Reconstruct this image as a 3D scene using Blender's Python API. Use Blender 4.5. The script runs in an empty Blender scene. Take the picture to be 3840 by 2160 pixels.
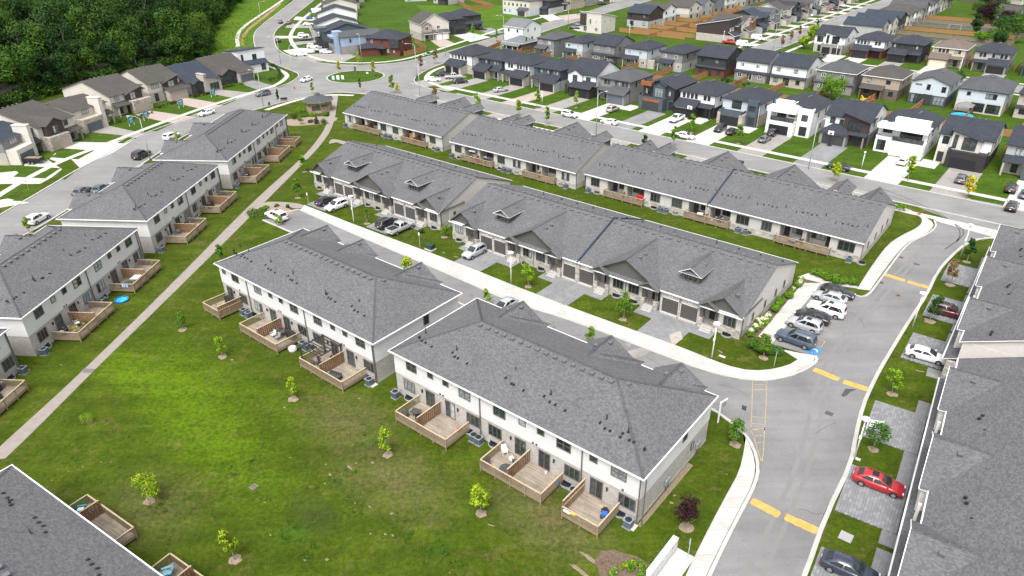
import bpy,math,random
import numpy as np
from mathutils import Vector,Matrix
from mathutils.geometry import tessellate_polygon
R=math.radians
rnd=random.Random(7)
SC=bpy.context.scene
COL=SC.collection

# ------------------------------------------------------------------ camera, sky, sun, exposure
CAM_F,CAM_T,CAM_R,CAM_H=2660.0,R(29.0),R(-0.5),52.0
cd=bpy.data.cameras.new('camera');cam=bpy.data.objects.new('camera',cd);COL.objects.link(cam)
cd.sensor_width=36.0;cd.lens=36.0*CAM_F/3840.0;cd.clip_end=6000;cd.clip_start=0.5
cam.matrix_world=Matrix.Translation((0,0,CAM_H)) @ Matrix.Rotation(R(90)-CAM_T,4,'X') @ Matrix.Rotation(CAM_R,4,'Z')
SC.camera=cam
w=bpy.data.worlds.new('World');SC.world=w;w.use_nodes=True
nt=w.node_tree;bg=nt.nodes['Background']
sky=nt.nodes.new('ShaderNodeTexSky');sky.sky_type='NISHITA';sky.sun_disc=False
SUN_EL,SUN_AZ=R(60),R(-160)          # azimuth measured from +Y towards +X
sky.sun_elevation=SUN_EL;sky.sun_rotation=SUN_AZ;sky.dust_density=4.0;sky.air_density=1.0
hs=nt.nodes.new('ShaderNodeHueSaturation');hs.inputs['Saturation'].default_value=0.2
nt.links.new(sky.outputs[0],hs.inputs['Color']);nt.links.new(hs.outputs[0],bg.inputs[0])
bg.inputs[1].default_value=0.14
sd=bpy.data.lights.new('sun','SUN');sun=bpy.data.objects.new('sun',sd);COL.objects.link(sun)
sd.energy=1.5;sd.angle=R(30);sd.color=(1.0,0.97,0.93)
dv=Vector((math.sin(SUN_AZ)*math.cos(SUN_EL),math.cos(SUN_AZ)*math.cos(SUN_EL),math.sin(SUN_EL)))
sun.rotation_euler=dv.to_track_quat('Z','Y').to_euler()
vs=SC.view_settings;vs.view_transform='Standard';vs.look='None';vs.gamma=1;vs.use_curve_mapping=False
vs.exposure=1.1
SC.render.engine='CYCLES'
SC.cycles.max_bounces=5;SC.cycles.diffuse_bounces=2;SC.cycles.glossy_bounces=2;SC.cycles.transparent_max_bounces=4

# ------------------------------------------------------------------ survey: the photograph's sight lines to points of the place
def sight(px,py):
    x=(px-1920)/CAM_F;y=-(py-1080)/CAM_F
    c,s=math.cos(CAM_R),math.sin(CAM_R);x,y=c*x-s*y,s*x+c*y
    return Vector((x,math.cos(CAM_T)+y*math.sin(CAM_T),-math.sin(CAM_T)+y*math.cos(CAM_T)))
def G(px,py,z=0.0):
    d=sight(px,py);t=(z-CAM_H)/d.z
    return Vector((d.x*t,d.y*t))
CX,CY=(0,950,1900,2840),(0,540,1070,1600)
def K(c,r,x,y,z=0.0):return G(CX[c]+.3882*x,CY[r]+.3882*y,z)
A1=R(-39.0)                                        # bearing of the townhouse lane
U1,V1=Vector((math.cos(A1),math.sin(A1))),Vector((-math.sin(A1),math.cos(A1)))
A2=R(-40.0)                                        # bearing of the street of detached houses
U2,V2=Vector((math.cos(A2),math.sin(A2))),Vector((-math.sin(A2),math.cos(A2)))
def UV(u,v):return U2*u+V2*v
ORD='first second third fourth fifth sixth seventh eighth ninth tenth eleventh twelfth thirteenth fourteenth fifteenth sixteenth seventeenth eighteenth nineteenth twentieth'.split()

# ------------------------------------------------------------------ materials
MATS={}
def _new(name):
    m=bpy.data.materials.new(name);m.use_nodes=True
    n=m.node_tree.nodes;b=n['Principled BSDF'];return m,n,m.node_tree.links,b
def _coord(n,l,kind,scale):
    t=n.new('ShaderNodeTexCoord');mp=n.new('ShaderNodeMapping')
    mp.inputs['Scale'].default_value=scale if isinstance(scale,tuple) else (scale,)*3
    l.new(t.outputs[kind],mp.inputs[0]);return mp.outputs[0]
def _noise(n,l,co,sc,det=4,rough=.6):
    x=n.new('ShaderNodeTexNoise');x.inputs['Scale'].default_value=sc;x.inputs['Detail'].default_value=det
    x.inputs['Roughness'].default_value=rough;l.new(co,x.inputs['Vector']);return x.outputs['Fac']
def _ramp(n,l,f,stops):
    r=n.new('ShaderNodeValToRGB');e=r.color_ramp.elements
    while len(e)<len(stops):e.new(.5)
    for k,(p,c) in enumerate(stops):e[k].position=p;e[k].color=(c if isinstance(c,tuple) else (c,c,c))+(1,)
    l.new(f,r.inputs[0]);return r.outputs[0]
def _mix(n,l,f,a,b,mode='MIX'):
    x=n.new('ShaderNodeMix');x.data_type='RGBA';x.blend_type=mode
    if isinstance(f,(int,float)):x.inputs['Factor'].default_value=f
    else:l.new(f,x.inputs['Factor'])
    for s,v in ((6,a),(7,b)):
        if isinstance(v,tuple):x.inputs[s].default_value=v+(1,)
        else:l.new(v,x.inputs[s])
    return x.outputs[2]
def _bump(n,l,b,h,strength,dist=.02):
    x=n.new('ShaderNodeBump');x.inputs['Strength'].default_value=strength;x.inputs['Distance'].default_value=dist
    l.new(h,x.inputs['Height']);l.new(x.outputs[0],b.inputs['Normal'])
def plain(name,c,rough=.6,var=.12,sc=2.0,metal=0.0,coat=0.0,spec=.5):
    if name in MATS:return MATS[name]
    m,n,l,b=_new(name);b.inputs['Roughness'].default_value=rough;b.inputs['Metallic'].default_value=metal
    b.inputs['Coat Weight'].default_value=coat;b.inputs['Coat Roughness'].default_value=.05
    b.inputs['Specular IOR Level'].default_value=spec
    f=_noise(n,l,_coord(n,l,'Object',1.0),sc,3)
    l.new(_ramp(n,l,f,[(.25,tuple(x*(1-var) for x in c)),(.75,tuple(min(1,x*(1+var)) for x in c))]),b.inputs['Base Color'])
    MATS[name]=m;return m
def bricky(name,c1,c2,mortar,bw,bh,ms=.01,bump=.3,rough=.85,var=.2,nsc=.35,off=.5,tint=None):
    if name in MATS:return MATS[name]
    m,n,l,b=_new(name);b.inputs['Roughness'].default_value=rough;b.inputs['Specular IOR Level'].default_value=.3
    co=_coord(n,l,'UV',1.0)
    t=n.new('ShaderNodeTexBrick');l.new(co,t.inputs['Vector']);t.offset=off
    t.inputs['Color1'].default_value=c1+(1,);t.inputs['Color2'].default_value=c2+(1,);t.inputs['Mortar'].default_value=mortar+(1,)
    t.inputs['Scale'].default_value=1.0;t.inputs['Mortar Size'].default_value=ms;t.inputs['Mortar Smooth'].default_value=.3
    t.inputs['Brick Width'].default_value=bw;t.inputs['Row Height'].default_value=bh
    col=t.outputs['Color']
    if tint:
        t2=n.new('ShaderNodeTexBrick');l.new(_coord(n,l,'UV',(1.0,1.0,1.0)),t2.inputs['Vector']);t2.offset=.37;t2.offset_frequency=3
        t2.inputs['Color1'].default_value=(1,1,1,1);t2.inputs['Color2'].default_value=tint+(1,);t2.inputs['Mortar'].default_value=(1,1,1,1)
        t2.inputs['Scale'].default_value=1.0;t2.inputs['Mortar Size'].default_value=0;t2.inputs['Brick Width'].default_value=bw*1.37;t2.inputs['Row Height'].default_value=bh
        col=_mix(n,l,.8,col,t2.outputs['Color'],'MULTIPLY')
    f=_noise(n,l,_coord(n,l,'Object',1.0),nsc,5)
    v=_ramp(n,l,f,[(.3,1-var),(.7,1+var*.4)])
    l.new(_mix(n,l,1.0,col,v,'MULTIPLY'),b.inputs['Base Color'])
    if bump:_bump(n,l,b,t.outputs['Fac'],-bump,.015)
    MATS[name]=m;return m
def shingle(name,c,spread=.23):
    return bricky(name,tuple(x*(1-spread) for x in c),tuple(x*(1+spread) for x in c),tuple(x*.55 for x in c),.23,.14,.004,.25,.95,.10,.25,.5,(.90,.88,.88))
def siding(name,c,h=.2):return bricky(name,c,tuple(x*.97 for x in c),tuple(x*.62 for x in c),3.7,h,.012,.3,.55,.08,.5)
def batten(name,c):return bricky(name,c,tuple(x*.98 for x in c),tuple(x*.68 for x in c),.3,40.0,.02,.3,.6,.06,.5,0.0)
def brick(name,c):return bricky(name,tuple(x*.8 for x in c),tuple(min(1,x*1.15) for x in c),tuple(x*1.05 for x in c),.24,.08,.008,.2,.9,.14,.8)
def stone(name,c):return bricky(name,tuple(x*.6 for x in c),tuple(min(1,x*1.25) for x in c),tuple(x*.8 for x in c),.55,.2,.012,.35,.9,.18,.9)
def boards(name,c,bw=.14):return bricky(name,tuple(x*.78 for x in c),tuple(x*1.18 for x in c),tuple(x*.4 for x in c),2.4,bw,.01,.3,.8,.25,.7)

SH_MAIN=shingle('roof_shingle_grey',(.113,.114,.120))
SH_DARK=shingle('roof_shingle_dark',(.036,.041,.052),.3)
SH_GREY=shingle('roof_shingle_light_grey',(.075,.079,.086),.25)
SH_BROWN=shingle('roof_shingle_brown',(.072,.066,.060),.25)
SH_TAN=shingle('roof_shingle_tan',(.14,.112,.095),.25)
SH_BLUE=shingle('roof_shingle_slate_blue',(.036,.046,.064),.3)
SH_PALE=shingle('roof_shingle_pale',(.15,.16,.165),.2)
SH=dict(m=SH_MAIN,d=SH_DARK,g=SH_GREY,b=SH_BROWN,t=SH_TAN,s=SH_BLUE,p=SH_PALE)
TRIM_W=plain('white_trim',(.74,.74,.73),.5,.04)
TRIM_T=plain('taupe_trim',(.12,.11,.10),.5,.06)
TRIM_D=plain('black_trim',(.022,.024,.027),.45,.06)
SID_W=siding('white_siding',(.66,.655,.65))
SID_T=siding('taupe_siding',(.125,.12,.11),.15)
BAT_C=batten('cream_board_and_batten',(.50,.485,.46))
BRK_C=brick('cream_brick',(.40,.375,.35))
STN_C=stone('pale_ledgestone',(.44,.41,.37))
STUC_C=plain('cream_stucco',(.55,.52,.49),.9,.05)
CONC=plain('poured_concrete',(.40,.385,.36),.9,.10,.8)
GARAGE_T=siding('taupe_garage_panels',(.085,.08,.075),.52)
W={}                                     # wall cladding by letter
W['white']=siding('bright_white_siding',(.76,.77,.78));W['wstuc']=plain('white_stucco',(.80,.80,.79),.9,.03)
W['grey']=siding('mid_grey_siding',(.22,.22,.225));W['lgrey']=siding('light_grey_siding',(.40,.40,.40))
W['dgrey']=siding('charcoal_siding',(.045,.047,.052));W['bluegrey']=siding('blue_grey_siding',(.075,.095,.115))
W['pblue']=siding('pale_blue_siding',(.52,.57,.62));W['blue']=siding('light_blue_siding',(.28,.36,.48))
W['beige']=siding('beige_siding',(.52,.46,.36));W['cream']=siding('cream_siding',(.60,.56,.50));W['tan']=siding('tan_siding',(.37,.31,.25))
W['red']=brick('red_brick',(.13,.045,.035));W['lbrick']=brick('light_brick',(.42,.38,.34));W['gbrick']=brick('grey_brick',(.25,.24,.23))
W['dbrick']=brick('black_brick',(.035,.033,.033));W['bbrick']=brick('brown_brick',(.14,.11,.09));W['stone']=stone('tan_stone',(.42,.37,.31))
W['wood']=boards('orange_wood_cladding',(.30,.10,.035));W['brown']=siding('dark_brown_siding',(.055,.042,.04))
GAR=dict(b=siding('black_garage_panels',(.02,.021,.024),.52),w=siding('white_garage_panels',(.75,.75,.74),.52),g=siding('grey_garage_panels',(.10,.12,.14),.52),
           t=siding('tan_garage_panels',(.36,.31,.26),.52),c=siding('beige_garage_panels',(.62,.54,.42),.52),k=siding('charcoal_garage_panels',(.05,.052,.056),.52))
def glass(name,c,rough=.08):
    m,n,l,b=_new(name);b.inputs['Roughness'].default_value=rough;b.inputs['Specular IOR Level'].default_value=.6
    f=_noise(n,l,_coord(n,l,'Object',1.0),1.7,2)
    l.new(_ramp(n,l,f,[(.35,tuple(x*.5 for x in c)),(.65,tuple(x*1.4 for x in c))]),b.inputs['Base Color']);MATS[name]=m;return m
GL=[glass('window_glass_dark',(.022,.027,.030)),glass('window_glass_green_reflection',(.035,.050,.045)),glass('window_glass_curtain',(.34,.37,.38),.15),  # green pane: a greenish reflection painted into the glass colour
      glass('window_glass_dim',(.055,.062,.066)),glass('window_glass_blind',(.20,.23,.24),.12)]
WOOD_DECK=boards('weathered_deck_boards',(.31,.26,.205));WOOD_RAIL=plain('pale_rail_timber',(.42,.33,.215),.8,.2,6)
WOOD_BAL=plain('grey_brown_baluster_timber',(.27,.205,.135),.8,.25,5);WOOD_SCR=plain('brown_screen_boards',(.20,.115,.06),.8,.3,5)
WOOD_FEN=plain('cedar_fence_boards',(.30,.155,.06),.8,.22,1.5);WOOD_GRY=plain('grey_fence_boards',(.15,.135,.12),.85,.25,1.2);WOOD_OLD=plain('aged_fence_boards',(.20,.16,.12),.85,.25,1.2)
BLACKP=plain('black_plastic',(.018,.018,.02),.5,.1);STEEL=plain('galvanised_steel',(.42,.44,.46),.45,.1,3,.3)
AC_M=plain('air_conditioner_grey',(.12,.14,.17),.5,.1,3);WHITEP=plain('white_paint',(.80,.80,.80),.4,.03)

# ------------------------------------------------------------------ mesh builder
class MB:
    def __init__(s):s.v=[];s.f=[];s.m=[];s.sm=[]
    def face(s,pts,m=0,smooth=False):
        b=len(s.v);s.v+=[tuple(p) for p in pts];s.f.append(tuple(range(b,b+len(pts))));s.m.append(m);s.sm.append(smooth)
    def box(s,x0,x1,y0,y1,z0,z1,m=0,bottom=True):
        b=len(s.v)
        s.v+=[(x0,y0,z0),(x1,y0,z0),(x1,y1,z0),(x0,y1,z0),(x0,y0,z1),(x1,y0,z1),(x1,y1,z1),(x0,y1,z1)]
        fs=[(4,5,6,7),(0,1,5,4),(1,2,6,5),(2,3,7,6),(3,0,4,7)]+([(3,2,1,0)] if bottom else [])
        for q in fs:s.f.append(tuple(b+k for k in q));s.m.append(m);s.sm.append(False)
    def slab(s,pts,t,m=0,ms=1):                     # a plane given thickness t downwards
        lo=[(p[0],p[1],p[2]-t) for p in pts]
        s.face(pts,m);s.face(lo[::-1],ms)
        for k in range(len(pts)):
            j=(k+1)%len(pts);s.face([lo[k],lo[j],pts[j],pts[k]],ms)
    def prism(s,poly,z0,z1,m=0,mt=None):          # closed outline in plan, extruded
        P3=[Vector((p[0],p[1],0)) for p in poly]
        area=sum(P3[k].x*P3[k-1].y-P3[k-1].x*P3[k].y for k in range(len(P3)))
        if area>0:P3=P3[::-1]
        b=len(s.v);n=len(P3)
        s.v+=[(p.x,p.y,z1) for p in P3]
        for t in tessellate_polygon([P3]):
            a,c,d=t
            if (P3[c]-P3[a]).cross(P3[d]-P3[a]).z<0:t=(a,d,c)
            s.f.append(tuple(b+k for k in t));s.m.append(m if mt is None else mt);s.sm.append(False)
        if z1-z0>1e-4:
            for k in range(n):
                j=(k+1)%n
                s.face([(P3[k].x,P3[k].y,z0),(P3[j].x,P3[j].y,z0),(P3[j].x,P3[j].y,z1),(P3[k].x,P3[k].y,z1)],m)
    def tube(s,p0,p1,r0,r1=None,n=6,m=0,cap=True,smooth=True):
        p0=Vector(p0);p1=Vector(p1);r1=r0 if r1 is None else r1;d=(p1-p0).normalized()
        a=d.orthogonal().normalized();c=d.cross(a);b=len(s.v)
        for p,r in ((p0,r0),(p1,r1)):
            s.v+=[tuple(p+(a*math.cos(2*math.pi*k/n)+c*math.sin(2*math.pi*k/n))*r) for k in range(n)]
        for k in range(n):
            j=(k+1)%n;s.f.append((b+k,b+j,b+n+j,b+n+k));s.m.append(m);s.sm.append(smooth)
        if cap:
            s.f.append(tuple(b+n+k for k in range(n)));s.m.append(m);s.sm.append(False)
            s.f.append(tuple(b+n-1-k for k in range(n)));s.m.append(m);s.sm.append(False)
    def bar(s,p0,p1,wd,ht,m=0):                    # rectangular timber between two points
        p0=Vector(p0);p1=Vector(p1);d=(p1-p0);d.normalize()
        side=d.cross(Vector((0,0,1)));side=side.normalized() if side.length>1e-4 else Vector((1,0,0));up=side.cross(d)
        q=[side*wd/2*a+up*ht/2*c for a,c in ((-1,-1),(1,-1),(1,1),(-1,1))];b=len(s.v)
        s.v+=[tuple(p+o) for p in (p0,p1) for o in q]
        for f in ((0,1,5,4),(1,2,6,5),(2,3,7,6),(3,0,4,7),(3,2,1,0),(4,5,6,7)):s.f.append(tuple(b+k for k in f));s.m.append(m);s.sm.append(False)
    def mesh(s,name,mats):
        me=bpy.data.meshes.new(name);me.from_pydata(s.v,[],s.f)
        for x in mats:me.materials.append(x)
        me.polygons.foreach_set('material_index',s.m);me.polygons.foreach_set('use_smooth',s.sm)
        uv=me.uv_layers.new(name='UVMap')
        V=s.v;out=np.empty((len(me.loops),2),np.float32);k=0
        for f in s.f:
            a,b2,c=V[f[0]],V[f[1]],V[f[2]]
            ux,uy,uz=b2[0]-a[0],b2[1]-a[1],b2[2]-a[2];wx,wy,wz=c[0]-a[0],c[1]-a[1],c[2]-a[2]
            nx,ny,nz=uy*wz-uz*wy,uz*wx-ux*wz,ux*wy-uy*wx
            h=math.hypot(nx,ny);L=math.sqrt(nx*nx+ny*ny+nz*nz) or 1
            if h<1e-3*L:tx,ty,bx,by,bz=1,0,0,1,0
            else:
                tx,ty=-ny/h,nx/h;bx,by,bz=-nz/L*ty,nz/L*tx,(nx*ty-ny*tx)/L
            for q in f:
                p=V[q];out[k]=(p[0]*tx+p[1]*ty,p[0]*bx+p[1]*by+p[2]*bz);k+=1
        uv.data.foreach_set('uv',out.ravel());me.update();return me
    def build(s,name,mats,parent=None,loc=(0,0,0),rz=0,kind=None):
        return obj(name,s.mesh(name,mats if isinstance(mats,(list,tuple)) else [mats]),parent,loc,rz,kind)
def obj(name,me,parent=None,loc=(0,0,0),rz=0,kind=None):
    o=bpy.data.objects.new(name,me);COL.objects.link(o)
    o.location=loc if len(loc)==3 else (loc[0],loc[1],0);o.rotation_euler=(0,0,rz)
    if parent:o.parent=parent
    if kind:o['kind']=kind
    return o
def tag(o,label,cat,group=None):
    o['label']=label;o['category']=cat
    if group:o['group']=group
    return o
def thing(name,label,cat,loc=(0,0,0),rz=0,group=None):
    o=obj(name,None,None,loc,rz);return tag(o,label,cat,group)
KIDS={}
def dup(root,loc,rz,label=None,group=None,sc=None):
    r=root.copy();COL.objects.link(r);r.location=loc if len(loc)==3 else (loc[0],loc[1],0);r.rotation_euler=(0,0,rz)
    if label:r['label']=label
    if group:r['group']=group
    if sc:r.scale=sc if isinstance(sc,tuple) else (sc,sc,sc)
    if root.name not in KIDS:KIDS[root.name]=[(c,list(c.children)) for c in root.children]
    for ch,gs in KIDS[root.name]:
        c=ch.copy();COL.objects.link(c);c.parent=r
        for g in gs:d=g.copy();COL.objects.link(d);d.parent=c
    return r
def structure(name,mb,mats,loc=(0,0,0),rz=0):return mb.build(name,mats,None,loc,rz,'structure')
MESH={}
def cached(key,fn):
    if key not in MESH:MESH[key]=fn()
    return MESH[key]
# ------------------------------------------------------------------ ground materials
def spot(n,l,cx,cy,rx,ry,ang,co):              # soft-edged patch of worn or lush turf with a ragged outline
    mp=n.new('ShaderNodeMapping');mp.vector_type='TEXTURE';mp.inputs['Location'].default_value=(cx,cy,0)
    mp.inputs['Rotation'].default_value=(0,0,ang);mp.inputs['Scale'].default_value=(rx,ry,1000);l.new(co,mp.inputs[0])
    g=n.new('ShaderNodeTexGradient');g.gradient_type='SPHERICAL';l.new(mp.outputs[0],g.inputs[0]);return g.outputs['Fac']
def math2(n,l,op,a,b=None):
    x=n.new('ShaderNodeMath');x.operation=op
    for k,v in enumerate((a,b)):
        if v is None:continue
        if isinstance(v,(int,float)):x.inputs[k].default_value=v
        else:l.new(v,x.inputs[k])
    return x.outputs[0]
def lawn_mat(name,dark,mid,lite,dry,spots=()):
    m,n,l,b=_new(name);b.inputs['Roughness'].default_value=.95;b.inputs['Specular IOR Level'].default_value=.1
    co=_coord(n,l,'Object',1.0)
    big,mid_n,fine,tiny=_noise(n,l,co,.045,3),_noise(n,l,co,.35,5,.65),_noise(n,l,co,2.2,5,.7),_noise(n,l,co,9.0,3,.7)
    c=_ramp(n,l,mid_n,[(.33,dark),(.5,mid),(.68,lite)])
    c=_mix(n,l,_ramp(n,l,big,[(.42,0.0),(.62,.75)]),c,tuple(x*.8 for x in mid))
    co2=n.new('ShaderNodeMapping');co2.inputs['Location'].default_value=(57,31,0);l.new(co,co2.inputs[0])
    dn=math2(n,l,'MULTIPLY',_noise(n,l,co2.outputs[0],.11,5,.7),_noise(n,l,co2.outputs[0],.8,4,.7))
    c=_mix(n,l,_ramp(n,l,dn,[(.27,0.0),(.38,.8)]),c,dry)
    for cx,cy,rx,ry,ang,colr,k in spots:
        f=math2(n,l,'MULTIPLY',spot(n,l,cx,cy,rx,ry,ang,co),_ramp(n,l,_noise(n,l,co,.55,6,.8),[(.32,.15),(.68,1.7)]))
        c=_mix(n,l,_ramp(n,l,f,[(.02,0.0),(.95,k)]),c,colr)
    st=n.new('ShaderNodeMapping');st.inputs['Rotation'].default_value=(0,0,R(39));st.inputs['Scale'].default_value=(.04,.55,1);l.new(co,st.inputs[0])
    c=_mix(n,l,1.0,c,_ramp(n,l,_noise(n,l,st.outputs[0],1.0,3,.5),[(.3,.84),(.7,1.14)]),'MULTIPLY')
    sp=_noise(n,l,co2.outputs[0],1.3,2,.5)
    c=_mix(n,l,math2(n,l,'MULTIPLY',_ramp(n,l,sp,[(.735,0.0),(.765,.85)]),_ramp(n,l,dn,[(.2,0.0),(.27,1.0)])),c,(.27,.215,.15))
    c=_mix(n,l,1.0,c,_ramp(n,l,fine,[(.3,.66),(.7,1.3)]),'MULTIPLY')
    c=_mix(n,l,1.0,c,_ramp(n,l,tiny,[(.3,.7),(.7,1.25)]),'MULTIPLY')
    l.new(c,b.inputs['Base Color']);_bump(n,l,b,fine,.6,.08);MATS[name]=m;return m
def gw(px,py):p=G(px,py);return p.x,p.y
gx,gy=gw(690,1480);hx,hy=gw(560,1900);ix,iy=gw(2060,1950);jx,jy=gw(1480,1800);kx,ky=gw(1300,1580);qx,qy=gw(1180,1930)
LUSH,DRY,DARKG=(.085,.150,.003),(.105,.096,.038),(.036,.050,.014)
LAWN=lawn_mat('common_lawn',(.033,.057,.003),(.048,.077,.0045),(.072,.099,.007),(.098,.090,.026),
    [(gx,gy,17,7,R(-50),LUSH,.6),(*gw(820,1650),19,6,R(-46),LUSH,.6),(*gw(470,1385),8,4,R(-35),LUSH,.85),(*gw(640,1400),13,8,R(-45),LUSH,.35),(*gw(1000,1500),16,3,R(-42),LUSH,.35),(ix,iy,9,5,R(-39),DRY,.9),(jx,jy,10,5.5,R(-39),DRY,.75),(kx,ky,9,6,R(-39),DRY,.7),(hx,hy,8,6,R(-35),DRY,.55),(qx,qy,4,2.6,R(-39),DARKG,.8),
     (*gw(1090,2000),2.6,2.0,.3,(.030,.085,.008),.55),(*gw(1640,2060),1.8,1.2,.3,(.026,.08,.008),.5),(*gw(1400,1650),2.2,1.0,.9,(.026,.08,.008),.5)])
YARD=lawn_mat('yard_turf',(.032,.070,.004),(.044,.090,.006),(.060,.110,.008),(.078,.092,.022))
MEADOW=lawn_mat('meadow_grass',(.040,.10,.004),(.062,.13,.006),(.088,.155,.014),(.11,.11,.035))
def asphalt(name,c,var=.18,streak=True):
    m,n,l,b=_new(name);b.inputs['Roughness'].default_value=.92;b.inputs['Specular IOR Level'].default_value=.25
    co=_coord(n,l,'Object',1.0)
    f1,f2=_noise(n,l,co,.12,4),_noise(n,l,co,6.0,4,.8)
    x=_ramp(n,l,f1,[(.3,tuple(v*(1-var) for v in c)),(.7,tuple(v*(1+var) for v in c))])
    x=_mix(n,l,1.0,x,_ramp(n,l,f2,[(.3,.84),(.7,1.12)]),'MULTIPLY')
    x=_mix(n,l,_ramp(n,l,_noise(n,l,co,.8,3,.6),[(.66,0.0),(.74,.35)]),x,tuple(v*.55 for v in c))
    if streak:
        mp=n.new('ShaderNodeMapping');mp.inputs['Rotation'].default_value=(0,0,R(39) if streak is True else streak);mp.inputs['Scale'].default_value=(.05,.8,1);l.new(co,mp.inputs[0])
        x=_mix(n,l,1.0,x,_ramp(n,l,_noise(n,l,mp.outputs[0],1.0,4,.6),[(.3,.90),(.7,1.07)]),'MULTIPLY')
    cr=_noise(n,l,co,.55,6,.75)
    x=_mix(n,l,_ramp(n,l,cr,[(.492,0.0),(.5,.32),(.508,0.0)]),x,tuple(v*.45 for v in c))
    l.new(x,b.inputs['Base Color']);MATS[name]=m;return m
ASPH=asphalt('lane_asphalt',(.185,.182,.182),.16);ASPH2=asphalt('drive_asphalt',(.185,.182,.182),.2,R(-52));ASPH3=asphalt('street_asphalt',(.205,.202,.198),.14)
PAVE=bricky('grey_pavers',(.19,.193,.20),(.235,.235,.24),(.12,.12,.12),.5,.25,.012,.25,.9,.2,.3)
PAVE_W=bricky('warm_pavers',(.25,.235,.22),(.31,.29,.27),(.16,.15,.14),.3,.2,.01,.2,.9,.15,.3)
PAVE_P=bricky('pink_pavers',(.34,.275,.24),(.40,.33,.29),(.22,.18,.16),.3,.2,.01,.2,.9,.12,.3)
CONC_W=plain('bright_concrete',(.44,.425,.40),.9,.12,.35);CONC_A=plain('grey_concrete',(.39,.375,.355),.9,.12,.6);CONC_B=plain('warm_concrete',(.45,.425,.385),.9,.10,.6);CONC_J=plain('concrete_joint',(.31,.295,.275),.95,.1)
PATHM=plain('brown_gravel_concrete_path',(.245,.215,.19),.95,.10,1.2)
YELL=plain('yellow_road_paint',(.50,.29,.075),.85,.22,1.2);YELL2=plain('worn_yellow_line',(.36,.27,.13),.9,.3,2.0)
MULCH=plain('bark_mulch',(.115,.08,.055),.95,.35,4);DIRT=plain('bare_soil',(.20,.155,.105),.95,.35,5);REDBROWN=plain('raw_bank_earth',(.25,.15,.08),.95,.2,.6)

# ------------------------------------------------------------------ ground, roads, kerbs
g=MB();g.face([(-3000,-200,0),(3000,-200,0),(3000,5000,0),(-3000,5000,0)]);structure('lawn_ground',g,[LAWN])
def sheet(name,pts,mat,z):
    mb=MB();mb.prism(pts,z,z);return structure(name,mb,[mat])
PX=lambda L:[G(*p) for p in L]
BL2=V2*1
# turf of the detached-house blocks (brighter than the common)
sheet('yard_lawn',[UV(-210,153),UV(140,153),UV(140,245),UV(-210,245)],YARD,.004)
sheet('yard_lawn',[UV(-230,245.1),UV(140,245.1),UV(140,900),UV(-160,900)],YARD,.004)
sheet('yard_lawn',PX([(0,700),(420,520),(930,352),(1050,322),(1115,292),(1060,258),(960,200),(880,200),(600,260),(250,370),(0,480)]),YARD,.004)
sheet('yard_lawn',PX([(1044,195),(1150,231),(1377,246),(1493,238),(1571,222),(1781,164),(2000,97),(2000,-20),(1250,-20),(1130,0),(1030,116),(1028,147)]),YARD,.008)
sheet('meadow',PX([(790,260),(955,180),(945,140),(968,100),(1060,31),(1098,-10),(930,-60),(800,40),(740,150)]),MEADOW,.010)
sheet('meadow',PX([(1560,20),(1900,20),(2010,90),(1860,128),(1690,140)]),MEADOW,.012)
sheet('bare_earth_bank',PX([(905,170),(899,145),(930,105),(1000,50),(1050,12),(1056,14),(1010,54),(940,108),(912,145),(917,168)]),REDBROWN,.014)
west=PX([(-160,900),(0,808),(163,715),(291,637),(419,571),(512,512),(652,462),(815,400),(932,357),(1059,326),(1180,300),(1200,350),(1156,359),(969,406),(718,489),(598,570),(543,608),(272,773),(147,851),(0,928),(-160,1040)])
sheet('street',west,ASPH3,.016)
hub=PX([(932,357),(1059,326),(1117,295),(1125,279),(1105,268),(1012,233),(975,205),(958,180),(950,132),(973,101),(1066,31),(1105,0),(1125,-25),(1200,-25),(1179,0),(1140,31),(1078,81),(1031,116),(1028,147),(1043,194),(1144,229),(1261,243),(1377,245),(1493,237),(1571,221),(1660,198),(1781,163),(1950,111),(2203,43),(2330,0),(2450,0),(2187,74),(2102,97),(1840,188),(1664,237),(1602,260),(1552,291),(1550,307),(1571,322),(1688,353),(1800,382),(1700,430),(1500,365),(1340,349),(1261,345),(1179,353),(1156,359)])
sheet('roundabout_road',hub,ASPH3,.020)
ST_S,ST_N=144.5,153.6                            # the street of detached houses, kerb to kerb
sheet('street',[UV(-170,ST_N-3)]+[UV(-160,ST_S),UV(48,ST_S),UV(48,ST_N),UV(-150,ST_N)],ASPH3,.024)
sheet('street',[UV(-101,266),UV(-101,900),UV(-110,900),UV(-110,266)],ASPH3,.016)
sheet('street',[UV(-112,257),UV(140,257),UV(140,266),UV(-112,266)],ASPH3,.020)
# private lane and drive of the townhouses
lane=PX([(1066,798),(1121,788),(1276,858),(1486,948),(1726,1050),(1900,1130),(2172,1214),(2482,1334),(2638,1392),(2754,1421),(2851,1431),(2918,1425),(3000,1470),(2789,1615),(2663,1522),(1709,1128),(1093,870),(989,825)])
sheet('private_lane',lane,ASPH,.016)
drive=PX([(2600,2300),(2669,2160),(2731,2027),(2804,1887),(2839,1817),(2851,1755),(2832,1678),(2789,1615),(2700,1560),(2700,1412),(2754,1421),(2851,1431),(2918,1425),(2995,1404),(3053,1373),(3071,1353),(3290,1390),(3259,1450),(3228,1520),(3201,1630),(3182,1740),(3088,1930),(3007,2160),(2960,2300)])
drive2=PX([(3071,1353),(3065,1338),(2895,1280),(3070,1062),(3230,1113),(3263,1091),(3314,1025),(3383,932),(3422,901),(3477,878),(3508,850),(3500,815),(3770,889),(3679,891),(3616,913),(3558,963),(3508,1021),(3469,1105),(3403,1202),(3341,1303),(3290,1390)])
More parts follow.
